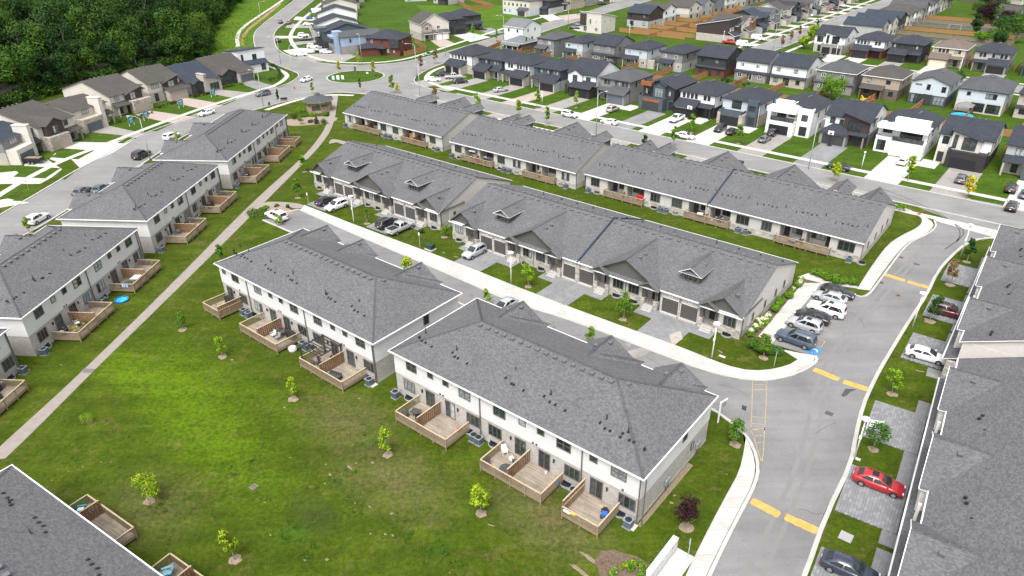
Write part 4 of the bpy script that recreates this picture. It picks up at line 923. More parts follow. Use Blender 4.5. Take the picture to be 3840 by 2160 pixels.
                mb=MB();mb.face([(x0,-pr,h+.01),(x1,-pr,h+.01),(x1,0,h+.01),(x0,0,h+.01)]);mb.build('flat_roof',[SH['d']],t)
            elif top=='slant':                          # one-way sloping bay roof rising to the right
                mb=MB();mb.face([(x0,-pr-.01,h),(x1,-pr-.01,h),(x1,-pr-.01,h+1.3)]);mb.face([(x1+.01,-pr,h),(x1+.01,3,h),(x1+.01,3,h+1.3),(x1+.01,-pr,h+1.3)]);mb.build('slant_wall',[W[wl]],t)
                mb=MB();mb.slab([(x0-.4,-pr-.5,h-.1),(x1+.5,-pr-.5,h+1.5),(x1+.5,4.2,h+1.5),(x0-.4,4.2,h-.1)],.16);mb.build('slant_roof',[rm,gtr],t)
            elif top=='slantl':
                mb=MB();mb.face([(x0,-pr-.01,h),(x1,-pr-.01,h),(x0,-pr-.01,h+1.3)]);mb.build('slant_wall',[W[wl]],t)
                mb=MB();mb.slab([(x0-.5,-pr-.5,h+1.5),(x1+.4,-pr-.5,h-.1),(x1+.4,4.2,h-.1),(x0-.5,4.2,h+1.5)],.16);mb.build('slant_roof',[rm,gtr],t)
        elif k=='K':                                   # skirt roof on posts: x0,x1,depth,z
            _,x0,x1,pr,z=f[:5];mb=MB();mb.slab([(x0-.2,-pr,z),(x1+.2,-pr,z),(x1+.2,0,z+.4*pr),(x0-.2,0,z+.4*pr)],.14);mb.build('lower_roof',[rm,gtr],t)
            for x in f[5:]:mb=MB();mb.box(x-.16,x+.16,-pr+.15,-pr+.45,0,z-.1);mb.build('porch_post',[W[lo]],t)
        elif k=='C':                                   # chimney-like tower slab: x, width, depth, height, wall
            mb=MB();mb.box(f[1],f[1]+f[2],-f[3],1.2,0,f[4]);mb.box(f[1]-.1,f[1]+f[2]+.1,-f[3]-.1,1.3,f[4],f[4]+.18);mb.build('tower',[W[f[5]]],t)
        elif k=='Y':                                   # balcony: x0,x1,depth,z
            _,x0,x1,pr,z=f;mb=MB();mb.box(x0,x1,-pr,-.01,z-.25,z);mb.build('balcony_floor',[W[up]],t)
            mb=MB();mb.bar((x0,-pr,z+1.05),(x1,-pr,z+1.05),.05,.05);mb.bar((x0,-pr,z+.1),(x1,-pr,z+.1),.04,.04)
            for q in np.linspace(x0+.03,x1-.03,7):mb.box(q-.025,q+.025,-pr-.025,-pr+.025,z,z+1.05)
            mb.build('balcony_rail',[TRIM_D],t);mb=MB();mb.box(x0+.05,x1-.05,-pr+.04,-pr+.05,z+.12,z+1.0);mb.build('balcony_glass',[GL[3]],t)
        elif k=='T':                                   # parapet top: x0,x1,y0,y1,height above wall
            _,x0,x1,y0,y1,h0,h1,wl=f;mb=MB();mb.box(x0,x1,y0,y1,h0,h1);mb.box(x0-.08,x1+.08,y0-.08,y1+.08,h1,h1+.12);mb.build('parapet',[W[wl]],t)
    return t
def std(w,gw=4.9,left=True,gm='b',glo='lbrick',wn=4,bare=False,pr=3.2):
    """lower garage wing with a lean-to roof, a row of narrow windows above, porch beside it"""
    g0=.4 if left else w-gw-.4;p0,p1=(g0+gw+.2,w-.2) if left else (.2,g0-.2)
    f=[('B',g0-.35,g0+gw+.35,pr,2.75,glo,'shed'),('G',g0,gw,gm,-pr),('K',p0,p1,1.9,2.9,(p1-.2) if left else (p0+.2)),('D',(p0+p1)/2-.5,0)]
    for k in range(wn):f.append(('W',g0+.25+k*(gw-.3)/wn,4.42,.8,1.25))
    m=(p0+p1)/2
    f+=[('W',m-1.0,4.42,.8,1.25),('W',m+.1,4.42,.8,1.25)]
    return f
def back(w,porch=1,col='W',lo='lbrick'):
    f=[(col,w*.13,4.2,1.2,1.1,2),(col,w*.63,4.2,1.2,1.1,2),(col,w*.38,.5,1.9,2.1,2),(col,w*.75,1.1,1.2,1.2,2),(col,w*.1,1.1,1.4,1.3,2)]
    if porch==1:f.append(('K',.2,w*.62,2.4,2.75,.5,w*.6))
    elif porch==2:f=[q[:6]+(-.7,) if q[2]<3 else q for q in f]+[('B',.0,w,.7,2.8,lo,'shed')]
    elif porch==3:f.append(('B',.3,w*.6,1.6,2.7,'gbrick','hip'))
    return f
HV=175.0                                             # front line of the street's upper storeys
def arow(label,u,**k):w=k.pop('w',10.0);v=k.pop('v',HV+.6);return house(label,UV(u,v),A2,w,k.pop('d',12.5),**k)
arow('white house with two black garage doors, first in the street row',-168.5,w=10.2,rc='d',lo='lbrick',up='white',feats=[('B',.2,7.6,3.2,2.75,'lbrick','shed'),('G',.8,2.6,'b',-3.2),('G',4.2,2.6,'b',-3.2)]+[('W',.8+k*1.5,4.42,.85,1.25) for k in range(5)])
arow('dark grey house second in the street row, garage left of its porch',-155.6,rc='d',lo='lgrey',up='bluegrey',feats=std(10,left=True))
arow('white house with a row of narrow windows, third in the street row',-144.4,rc='d',lo='lbrick',up='white',feats=std(10,left=False))
arow('charcoal house with black garage, fourth in the street row',-132.6,rc='d',lo='lgrey',up='bluegrey',feats=std(10,left=False,glo='lgrey'))
arow('white farmhouse with black ground floor and white gable, in the street row',-119.8,rc='d',roof='gx',sl=.5,lo='dbrick',up='white',feats=[('B',2.6,9.8,3.2,2.8,'dbrick','shed'),('G',3.6,5.0,'b',-3.2),('B',1.0,5.4,.8,5.9,'white','gable',2.9,4.5),('W',2.2,3.9,1.7,1.8,2,-.8,3),('W',6.4,4.3,1.6,1.1,2),('K',0,2.4,1.8,2.8,.3),('D',.9,0)])
arow('light grey house with grey garage door and silver wagon on its drive',-108.4,rc='g',lo='gbrick',up='grey',feats=std(10,left=False,gm='g',glo='gbrick'))
arow('dark modern house with orange wood panels and tall glass bay',-94.4,w=9.6,rc='d',lo='bluegrey',up='dgrey',roof='gy',sl=.35,feats=[('B',.3,7.6,2.6,3.1,'bluegrey','flat'),('G',1.4,5.0,'k',-2.6),('B',3.6,7.2,1.0,6.6,'bluegrey','gable',2.9,3),('W',4.1,3.4,2.6,2.6,3,-1.0,4),('B',1.4,6.6,2.64,3.05,'wood','none',2.4),('B',.0,3.2,1.6,6.9,'wood','flat',6.2),('W',.7,3.7,1.6,1.5,2),('W',7.8,3.9,.8,1.4),('D',8.3,0)])
arow('white over dark brick house with open garage and basketball hoop inside',-82.8,rc='d',lo='dbrick',up='white',feats=std(10,gw=5.0,left=True,gm='b',glo='dbrick')+[('B',.4,5.4,3.24,2.9,'white','none',2.35)])
arow('pale blue house with black garage and stone corner, written sign over the garage door',-70.6,rc='d',lo='stone',up='pblue',feats=[('B',.3,6.4,3.0,3.2,'bluegrey','flat'),('B',.1,.9,3.1,3.1,'stone','none'),('B',5.9,6.9,3.1,3.0,'stone','none'),('G',1.0,4.8,'b',-3.0),('W',2.4,3.7,2.6,2.0,3),('B',7.0,9.6,1.2,6.2,'bluegrey','flat'),('W',7.4,4.1,1.8,1.2,2,-1.2),('D',7.6,-1.2,1.6)])
arow('white modern house with glass balcony over a black garage',-57.6,w=10.4,rc='d',lo='wstuc',up='wstuc',roof='gy',sl=.28,feats=[('B',.2,6.8,3.0,3.2,'wstuc','none'),('G',1.0,4.8,'b',-3.0),('Y',.3,6.8,3.0,3.3),('B',.2,1.0,3.0,6.0,'wstuc','none',3.2),('T',-.1,6.9,-3.1,.3,5.4,6.3,'wstuc'),('T',1.0,5.6,-.6,1.5,6.3,7.4,'wstuc'),('B',7.0,10.4,1.5,6.4,'wstuc','flat'),('W',8.0,3.9,1.5,1.5,2,-1.5),('D',8.0,-1.5,1.6),('W',1.6,3.4,2.2,2.0,2,0,0),('W',4.4,4.0,1.6,.9,1)])
arow('dark house with brown garage door, large black-framed window and basketball hoop on its drive',-44.6,rc='d',lo='gbrick',up='white',roof='gx',sl=.42,feats=[('B',.2,6.2,3.2,2.8,'gbrick','hip'),('G',.9,4.8,'k',-3.2),('B',4.4,10.0,1.0,6.0,'brown','slantl'),('W',5.4,3.6,3.0,2.2,3,-1.0,0),('W',1.0,4.2,1.2,1.5,1),('W',3.2,4.2,.9,1.2),('D',7.2,-1.0,1.3),('K',6.4,10,2.2,2.8,9.6)])
arow('white modern house with deep roof terrace, white garage and white car in front',-32.6,w=10.4,rc='d',lo='wstuc',up='wstuc',roof='gy',sl=.28,v=HV+1.2,feats=[('B',3.8,10.4,3.2,3.2,'wstuc','none'),('G',4.8,5.0,'w',-3.2),('Y',3.8,10.2,3.2,3.3),('T',.2,10.6,-3.3,.3,5.7,6.4,'wstuc'),('T',3.0,10.0,-.4,1.6,6.4,7.5,'wstuc'),('W',4.6,3.4,4.6,2.1,4,0,0),('B',.2,3.6,2.0,3.2,'wstuc','flat'),('W',.7,.5,1.8,2.3,2,-2.0,3),('W',.9,4.0,2.0,1.3,2)])
arow('white house with slanted window wall and dark brick garage, in the street row',-20.2,rc='d',lo='dbrick',up='white',roof='gx',sl=.42,feats=[('B',2.6,9.8,3.6,3.3,'dbrick','flat'),('G',3.4,5.0,'b',-3.6),('B',2.4,8.0,1.0,6.0,'cream','slantl',3.2),('W',4.6,3.6,2.6,2.6,2,-1.0,3),('W',2.8,3.6,.8,2.9,1,-1.0,3),('B',.2,2.3,1.6,3.2,'cream','flat'),('W',.6,3.9,1.3,1.7,1),('D',.7,-1.6)])
arow('grey house with brown timber garage head at the right edge of the street row',-7.6,rc='d',lo='lbrick',up='lgrey',roof='gx',feats=[('B',4.0,10,2.8,3.0,'bluegrey','flat'),('G',4.8,4.6,'b',-2.8),('B',4.8,9.4,2.84,3.2,'brown','none',2.4),('W',1.6,4.0,1.7,1.5,2),('W',6.0,4.0,1.7,1.5,2),('D',1.8,0),('K',.2,3.6,2.4,3.0,.4)])
arow('grey-roofed house beyond the right edge of the street row, only its corner in view',4.6,rc='d',lo='gbrick',up='bluegrey',feats=std(10))
def brow(label,u,**k):w=k.pop('w',9.6);v=k.pop('v',221.0);return house(label,UV(u,v),A2,w,k.pop('d',12.5),**k)
brow('white house with pale roof behind the covered garden porch, first of the second row',-190,v=229,w=10,d=11,rc='p',lo='white',up='white',roof='gx',fascia=TRIM_W,feats=[('W',2,4,.8,1.2),('W',6.5,4,.8,1.2)])
brow('small pale-roofed bungalow with timber covered porch, at the left end of the second row',-178,v=214,w=9,d=9,he=3.4,hl=1.0,rc='p',lo='lgrey',up='bbrick',fascia=TRIM_W,feats=[('K',.2,8.6,2.4,2.6,.4,3.0,6.0,8.4),('W',1,1,1.6,1.6,2),('W',5,.5,2,2.1,2)])
brow('grey house with grey roof and small porch, second row behind the charcoal house',-163.6,v=215.5,w=8.0,rc='g',lo='grey',up='grey',feats=back(8.0,1,'WW'))
brow('pale blue house with dark porch roof, second row behind the white farmhouse',-151.6,v=216.5,w=7.6,rc='d',lo='lbrick',up='pblue',feats=back(7.6,1,'WW'))
brow('taupe house with long lean-to roof and black pergola, second row',-140,v=218,w=9.0,rc='d',lo='grey',up='grey',roof='gx',feats=back(9.0,2,'WW','grey'))
brow('white-blue house with garden deck and slide, second row in the middle',-127.6,v=219.0,w=8.8,rc='d',lo='lbrick',up='pblue',feats=back(8.8,1,'WW')+[('B',8.8,11.4,-1.0,2.8,'lbrick','none')])
brow('taupe house with hip porch roof, second row behind the orange wood house',-115,v=220.5,w=8.4,rc='d',lo='lgrey',up='grey',feats=back(8.4,1,'WW'))
brow('charcoal and red brick house with lean-to, second row behind the open garage house',-101.2,v=221.5,w=10,rc='d',roof='gx',lo='red',up='dgrey',feats=back(10,2,'W','red'))
brow('white over grey brick house, second row behind the pale blue house',-88,v=222.5,w=10.2,rc='d',roof='gx',lo='gbrick',up='white',feats=back(10.2,2,'WW','gbrick'))
brow('white house with wide skirt roof, second row behind the white balcony house',-76.2,v=222.5,w=10.6,rc='d',roof='gx',lo='lbrick',up='white',feats=back(10.6,2,'W'))
brow('grey hip-roofed house behind the round green tree',-63,v=223.5,w=10.8,rc='g',lo='gbrick',up='grey',fascia=TRIM_W,feats=back(10.8,2,'WW','gbrick'))
brow('tan house with hip porch and bright toys on its patio',-50.6,v=224.5,w=10.2,rc='b',lo='bbrick',up='tan',fascia=TRIM_W,feats=back(10.2,1,'W'))
brow('pale blue gabled house with two tall patio windows and dark stone',-38,v=224.5,w=9.4,d=14,roof='gy',sl=.36,rc='g',lo='bluegrey',up='pblue',feats=[('B',3.4,5.8,.2,3.0,'dgrey','none'),('W',.5,.4,2.7,2.4,3,0,4),('W',6.2,.4,2.8,2.4,3,0,4),('W',1.0,5.2,1.6,.4),('W',3.9,4.2,.9,1.5),('W',7.6,4.0,1.1,1.5)])
brow('large white hip-roofed house with blue pool and gazebo behind it',-25.4,v=224.0,w=11.0,d=15,rc='g',lo='cream',up='pblue',feats=[('W',2.0,4.3,.9,1.0),('W',6.4,4.0,2.6,1.4,3),('W',3.6,.4,3.2,2.3,3,0,0),('W',7.2,.4,3.2,2.3,3,0,0)])
brow('tan house at the right edge of the second row',-12.6,v=226,w=9.6,rc='d',lo='tan',up='lbrick',feats=back(9.6,2,'W'))
brow('grey-roofed house in the second row just outside the right edge',.4,v=226,w=9.6,rc='d',lo='gbrick',up='white',feats=back(9.6,2,'W'))
def trow(label,u,**k):w=k.pop('w',10.0);return house(label,UV(u,k.pop('v',283.0)),A2,w,k.pop('d',12.5),**k)
trow('white house with slanted window wall and two garage doors, third row corner',-84.2,w=11,roof='gx',rc='d',lo='lbrick',up='white',feats=[('B',3.2,10.8,2.0,3.0,'gbrick','flat'),('G',3.8,2.8,'b',-2.0),('G',7.4,2.8,'b',-2.0),('B',4.0,10.0,.8,6.0,'wstuc','slantl',3.0),('W',6.4,3.5,2.6,2.6,3,-.8,0),('W',4.4,3.5,.9,2.8,1,-.8,0),('W',.8,3.6,2.2,2.0,2,0,0),('D',1.6,0)])
trow('white house with red brick garage pillars, third row',-70.4,rc='d',lo='red',up='white',feats=std(10,left=True,gm='b',glo='red'))
trow('black house with stone pillars and open porch, third row',-58.2,rc='d',lo='dgrey',up='dgrey',feats=std(10,left=True,gm='b',glo='dgrey'))
trow('beige house with tan roof and cream garage door, third row',-45.2,rc='t',lo='stone',up='beige',fascia=TRIM_W,feats=std(10,left=True,gm='c',glo='stone'))
trow('light grey house with dark hip roof and black garage on the right, third row',-32.6,rc='d',lo='gbrick',up='lgrey',feats=std(10,left=False,gm='b',glo='gbrick'))
trow('dark grey house at the right edge of the third row',-18.6,rc='d',lo='bluegrey',up='dgrey',feats=std(10,left=False,gm='b',glo='lgrey'))
trow('grey-roofed house in the third row just outside the right edge',-6,rc='d',lo='gbrick',up='lgrey',feats=std(10))
# along the far street: backs on its right, fronts on its left
FU=dict(rz=A2+R(90))                               # looks toward +u
def ucol(label,v,**k):return house(label,UV(k.pop('u',-75.5),v),A2+R(90),k.pop('w',10.0),k.pop('d',14.5),far=True,**k)
side_f=lambda w:[('W',1.2,4.2,1.2,1.2,2),('W',w-3,4.2,1.2,1.2,2),('W',1.6,.5,1.8,2.1,2),('W',w-3,1,1.4,1.4,2)]
UC=[('grey gabled house on the corner behind the slanted white house',321,'lgrey','lgrey','s','gy'),('white house with slate gable roof, second on the right of the far street',334,'cream','cream','s','gy'),('dark grey gabled house, third on the right of the far street',347,'grey','dgrey','s','gy'),
      ('tan-roofed cream house, fourth on the right of the far street',360,'cream','cream','b','hip'),('pale house with grey hip roof, fifth on the right of the far street',373,'lgrey','white','b','hip'),('grey house with gable roof, sixth on the right of the far street',386,'lbrick','grey','g','gy'),
      ('white house with brown roof, seventh on the right of the far street',399,'lbrick','white','b','hip'),('grey brick house, eighth on the right of the far street',412,'gbrick','lgrey','d','gy'),('cream house, ninth on the right of the far street',425,'cream','tan','b','hip'),('dark house, tenth on the right of the far street',438,'gbrick','dgrey','d','hip')]
for lab,v,lo,up,rc,rf in UC:ucol(lab,v,lo=lo,up=up,rc=rc,roof=rf,he=5.8,feats=side_f(10))
def fcol(w,gm,lo):return [('B',.3,5.9,2.6,2.8,lo,'shed'),('G',.8,4.6,gm,-2.6),('W',1.2,4.1,1.2,1.3,2),('W',3.6,4.1,1.2,1.3,2),('W',7.2,4.0,1.5,1.5,2),('D',7.4,0),('K',6.2,9.8,1.8,2.8,9.4)]
VC=[('dark charcoal modern house with stacked windows and tilted roofs, corner of the far street',284,'lbrick','brown','d','shed','k'),('tan-roofed house with orange wood front, second on the left of the far street',298,'lbrick','cream','b','gy','t'),('dark slate-roofed house with grey gable, third on the left of the far street',311.5,'lgrey','dgrey','s','gx','k'),
      ('grey house with sloping roofs, fourth on the left of the far street',324.5,'lbrick','grey','g','gy','k'),('cream house with brown roof, fifth on the left of the far street',337.5,'cream','cream','b','gx','t'),('charcoal house, sixth on the left of the far street',350.5,'lgrey','dgrey','d','gy','k'),('tan house, seventh on the left of the far street',363.5,'stone','tan','b','hip','t'),
      ('pale grey house, eighth on the left of the far street',376.5,'lgrey','lgrey','g','gy','k'),('brown-roofed brick house, ninth on the left of the far street',389.5,'lbrick','cream','b','gx','t'),('dark gabled house, tenth on the left of the far street',402.5,'gbrick','dgrey','d','gy','b'),('grey stone house, eleventh on the left of the far street',415.5,'stone','grey','g','hip','k'),('cream gabled house, twelfth on the left of the far street',428.5,'cream','tan','b','gy','t'),('dark house, last on the left of the far street',441.5,'gbrick','dgrey','d','hip','b')]
for i,(lab,v,lo,up,rc,rf,gm) in enumerate(VC):house(lab,UV(-122.0,v),A2+R(90),10.2,13.5,he=5.9,roof=rf,rc=rc,lo=lo,up=up,far=i>3,feats=fcol(10.2,gm,lo)+([('B',6.0,10.0,.9,5.9,'wood' if i==1 else up,'slant')] if i<6 else []),trim=TRIM_W if lo in ('cream','lbrick') else None)
# houses between the two far roads
NW=[('white modern house with dark brown tilted wall, beside the north road',(-178.5,266.5),0,10.5,11,'cream','cream','g','shed'),('slate-roofed low house with dormer behind the cedar fences',(-170,291),0,11,13,'lgrey','brown','s','gx'),('white rear-gabled house with grey roof behind the cedar fences',(-164,309),90,11,12,'lbrick','white','b','gy'),
      ('cream house with small windows, north of the cedar fences',(-160,325),90,11,12,'lbrick','cream','b','gy'),('pale gabled house, second north of the cedar fences',(-160,338),90,11,12,'lgrey','lgrey','g','gy'),('grey house with deck, third north of the cedar fences',(-160,351),90,11,12,'gbrick','grey','d','gy'),
      ('white house, fourth north of the cedar fences',(-160,364),90,11,12,'lbrick','white','b','hip'),('cream house, fifth north of the cedar fences',(-160,377),90,11,12,'cream','cream','b','gy'),('grey house, sixth north of the cedar fences',(-160,390),90,11,12,'gbrick','lgrey','d','hip'),('tan house, seventh north of the cedar fences',(-160,403),90,11,12,'tan','cream','b','gy')]
for i,(lab,(u,v),ang,w_,d_,lo,up,rc,rf) in enumerate(NW):house(lab,UV(u,v),A2+R(ang),w_,d_,he=5.9,roof=rf,rc=rc,lo=lo,up=up,far=i>1,feats=side_f(w_)+([('B',.0,3.0,.5,7.6,'brown','none',3.0),('W',4.0,3.6,1.6,2.2,2,0,2)] if i==0 else []),trim=None if i != 0 else TRIM_W)
# across the north road, at the top
TP=[((1935,56),'pale blue-grey house with many small windows beside the weedy lot','pblue','cream','g',0,17),((2030,52),'charcoal house with striped black garage, across the north road','lgrey','dgrey','d',0,10),((2110,34),'tan brick house across the north road','stone','tan','b',0,10),((2170,21),'grey house with black garage, farthest across the north road','gbrick','lgrey','d',0,10),
      ((1655,15),'dark blue-roofed house behind the cedar fence at the top edge','lgrey','dgrey','d',0,12),((2270,5),'cream house at the top edge beyond the north road','cream','cream','b',0,11),((2370,-12),'brown-roofed house at the top edge beyond the north road','tan','cream','b',0,11)]
for (q,lab,lo,up,rc,ang,w_) in TP:house(lab,G(*q),A2+R(ang),w_,12,he=6.2,roof='hip' if w_ != 17 else 'shed',sl=.42 if w_ != 17 else .12,rc=rc,lo=lo,up=up,far=True,feats=[('B',w_-6.2,w_-.6,2.2,2.8,up,'shed'),('G',w_-5.6,4.4,'k',-2.2)]+[('W',1+2.6*k,4.2,.9,1.2) for k in range(int(w_/2.7))]+[('W',1+3*k,1.2,.9,1.1) for k in range(2)])
for q,lab in (((3830,100),'brown-roofed house among the trees at the top right edge'),((3850,40),'second brown-roofed house at the top right edge'),((3700,12),'tan house at the top right behind the lawn')):house(lab,G(*q),A2+R(60),11,12,he=5.5,roof='gy',rc='b',lo='bbrick',up='cream',far=True,feats=side_f(11))
# houses inside the bend of the upper road
rzX=R(-18)
house('red brick corner house with dark hip roofs facing the roundabout',G(1440,208),rzX,13.5,10.5,rc='d',lo='red',up='red',sl=.45,feats=[('W',1.6,4.1,1.3,1.5,2,0,4),('W',5.6,4.3,1.2,1.3,2),('W',1.8,.8,1.4,1.6,2,0,4),('D',5.8,0),('W',8.0,1,1.2,1.5,2,0,2),('B',4.6,8.0,1.6,2.8,'red','hip',2.5),('B',9.6,13.4,.8,5.9,'dgrey','none',3.0),('W',10.8,4.2,1.0,1.3,1,-.8),('W',10.6,1.0,1.0,1.3,1,-.0)])
house('single-storey red brick garage wing of the corner house with black door',G(1352,208),rzX-R(52),6.5,7.0,he=3.0,hl=2.0,rc='d',lo='red',up='red',feats=[('G',.9,4.8,'b',0)],far=True)
rzY=R(-62)
XH=[((1268,198),'light blue modern house with glass balcony next to the red brick one','gbrick','blue','g','gy',9.5,16,'g'),((1213,178),'charcoal house with flat boxes and dark roof, second from the red brick corner house','dgrey','bluegrey','d','gx',10,18,'k'),
      ((1188,143),'black and grey house with standing-seam roof bays, third from the corner house','lgrey','white','d','gx',10.5,17,'k'),((1195,100),'white house with dark stepped roofs, fourth from the corner house','white','white','d','gx',10.5,17,'k'),((1215,62),'tan-roofed house, fifth up the bend road','lbrick','cream','b','gx',11,16,'t'),((1238,32),'dark-roofed house near the top of the bend road','gbrick','dgrey','d','hip',11,15,'k'),((1262,8),'slate-roofed house at the very top of the bend road','grey','dgrey','s','hip',11,15,'k')]
for i,(q,lab,lo,up,rc,rf,w_,d_,gm) in enumerate(XH):
    fe=[('G',.8 if i else w_-5.2,4.4,gm,-2.0 if i != 1 else -2.0),('B',.3,5.6,2.0,3.0,lo,'flat') if i else ('B',w_-5.8,w_-.4,2.0,3.0,lo,'none'),('W',1.2,4.0,1.8,1.5,2),('W',w_-3,4.0,1.4,1.6,2)]
    if i==0:fe=[('B',.3,6.0,2.0,3.0,lo,'none'),('G',.9,4.4,gm,-2.0),('Y',.3,6.0,2.0,3.2),('T',0,6.2,-2.1,.2,5.4,6.0,'blue'),('T',2.2,6.2,-1.0,2.0,6.0,7.6,'blue'),('B',6.6,8.2,1.6,7.0,'blue','flat'),('W',1.2,3.5,3.6,1.7,3,0,0),('W',8.3,3.2,1.0,2.4)]
    if i in (1,3):fe+=[('T',.3,5.4,-2.1,2.0,6.0,7.2,up)]
    house(lab,G(*q),rzY+R(min(i,3)*-4),w_,d_,he=6.2,roof=rf,sl=.3,rc=rc,lo=lo,up=up,feats=fe,far=i>2)
house('big tan house with pale brick base and brown gable roof',G(1632,148),R(28),12.5,12,roof='gy',sl=.55,rc='b',lo='lbrick',up='cream',he=6.4,trim=TRIM_W,feats=[('B',5.6,11.8,2.0,2.8,'lbrick','shed'),('G',6.2,2.4,'w',-2.0),('G',9.0,2.4,'w',-2.0),('B',.6,4.6,1.0,6.0,'tan','gable',2.8,3),('W',1.6,3.9,1.6,1.5,2,-1.0),('W',7.2,4.1,1.4,1.3,2),('D',2.2,0),('K',.4,5.2,2.4,2.7,.8,4.8)])
house('charcoal house with black garage beside the big tan one',G(1705,128),R(32),10,12,rc='d',lo='dgrey',up='dgrey',feats=[('B',3.6,9.6,2.0,2.8,'dgrey','flat'),('G',4.4,4.6,'b',-2.0),('W',1,4.2,1.2,1.3,2),('W',5,4.2,1.6,1.3,2)])
house('charcoal house with stone porch, two doors from the big tan one',G(1765,112),R(32),10.5,12,rc='d',lo='gbrick',up='dgrey',feats=[('B',4.6,10.2,2.0,2.8,'gbrick','shed'),('G',5.2,2.2,'b',-2.0),('G',7.6,2.2,'b',-2.0),('W',1,4.2,1.2,1.3,2),('W',5,4.2,1.6,1.3,2),('K',.2,4.2,2.0,2.8,.5)])
house('dark house at the top edge behind the big tan one',G(1560,5),R(10),12,11,rc='d',lo='lgrey',up='dgrey',far=True,feats=side_f(12))
# row along the near-left street, backs to the wood
def zrow(label,garage_px,ang,w=10.8,d=14,goff=0,**k):
    rz=R(ang);ux=Vector((math.cos(rz),math.sin(rz)));vy=Vector((-ux.y,ux.x));c=G(*garage_px)+vy*2.6+ux*goff
    k['feats']=list(k['feats'])+[('Z',d*.55,3.6,.8,1.1),('Z',d*.3,.9,.8,1.0)]
    return house(label,c,rz,w,d,side=0,trim=k.pop('trim',TRIM_T),**k)
zrow('slate-roofed house with pale tower and a dump trailer on its drive',(115,602),88,goff=1.8,d=13,he=5.4,sl=.25,w=10.4,roof='gx',rc='s',lo='lbrick',up='grey',feats=[('B',.2,6.0,2.6,3.4,'cream','none'),('G',.8,4.6,'g',-2.6),('C',6.1,1.1,2.2,7.2,'cream'),('W',2.2,3.9,2.6,1.5,3,0,2),('K',7.3,10.6,2.0,2.7,10.2),('D',8.4,0)])
zrow('cream gabled house with pale stone garage, second on the near street',(246,553),74,goff=1.6,d=22,he=5.6,sl=.28,w=10.4,roof='gx',rc='b',lo='gbrick',up='cream',feats=[('B',.2,6.0,2.6,3.2,'stone','none'),('G',.9,4.4,'t',-2.6),('B',1.2,6.0,1.4,5.7,'brown','gable',3.2,6),('W',2.8,3.6,1.4,1.7,2,-1.4,2),('K',6.4,10.6,1.8,2.7,10.2),('D',8.2,0),('W',7.4,4.0,1.2,1.3,2)])
zrow('brown-roofed house with tall pale tower, third on the near street',(372,486),72,goff=1.2,d=14,he=5.4,sl=.22,w=10.4,roof='gx',rc='b',lo='lbrick',up='cream',feats=[('B',.2,6.2,2.6,3.4,'stone','none'),('G',.9,4.6,'g',-2.6),('C',6.3,1.2,2.4,7.4,'cream'),('W',2.6,3.9,2.2,1.5,3,0,2),('K',7.6,10.6,2.0,2.7,10.2),('D',8.6,0)])
zrow('cream gabled house with dark slanted bay, fourth on the near street',(534,420),62,goff=-1.6,d=20,he=5.5,sl=.30,w=10.4,roof='gx',rc='b',lo='lbrick',up='cream',feats=[('B',4.8,10.6,2.6,3.4,'stone','none'),('G',5.4,4.6,'t',-2.6),('B',4.4,9.4,.8,5.3,'brown','slant'),('W',5.6,3.6,1.6,1.8,2,-.8,2),('W',1.4,3.9,1.4,1.5,2,0,2),('K',.4,4.6,2.0,2.8,.8),('D',2.0,0)])
zrow('tan-roofed house with dark slanted bay and brick garage, fifth on the near street',(667,374),59,goff=-1.6,d=15.5,he=5.6,sl=.38,w=10.4,roof='gx',rc='b',lo='lbrick',up='cream',feats=[('B',4.6,10.6,2.6,2.9,'lbrick','shed'),('G',5.3,4.6,'t',-2.6),('B',4.6,9.4,.8,5.3,'brown','slant'),('W',6.0,3.7,2.0,1.6,2,-.8,2),('W',1.0,3.9,2.6,1.4,3,0,2),('D',1.6,0)])
zrow('low grey house with slate blue roof, sixth on the near street',(800,345),57,goff=-1.4,w=10.6,d=17,roof='gx',rc='s',lo='gbrick',up='lbrick',he=3.6,hl=2.4,sl=.46,feats=[('B',5.2,10.6,2.0,3.4,'lbrick','slantl'),('W',6.4,.4,3.2,2.2,3,-2.0,1),('C',4.6,.9,2.2,5.4,'lbrick'),('B',1.4,4.4,1.6,3.3,'dgrey','gable',0,5),('D',2.4,-1.6)])
zrow('low grey house with brown gable roof and grey garage, seventh on the near street',(922,307),55,goff=-2.2,w=11.8,d=18,roof='gx',rc='b',lo='gbrick',up='lbrick',he=3.4,hl=2.4,sl=.44,feats=[('B',6.2,11.8,2.4,3.2,'lbrick','shed'),('G',6.8,4.6,'g',-2.4),('B',1.0,6.0,1.2,3.2,'dgrey','gable',0,5),('W',1.6,.7,1.4,1.7,2,-1.2,0),('D',4.4,-1.2)])
zrow('white house with navy roof, last of the near street row at the bend',(972,272),45,goff=-.5,w=9.5,d=11,roof='shed',sl=.25,rc='s',lo='wstuc',up='white',trim=TRIM_D,feats=[('B',.4,9.2,2.2,2.9,'white','shed'),('W',5.0,3.9,1.5,1.8,2),('W',6.6,.6,1.6,2.0,2,-2.2),('W',1.0,3.6,.8,2.4)])
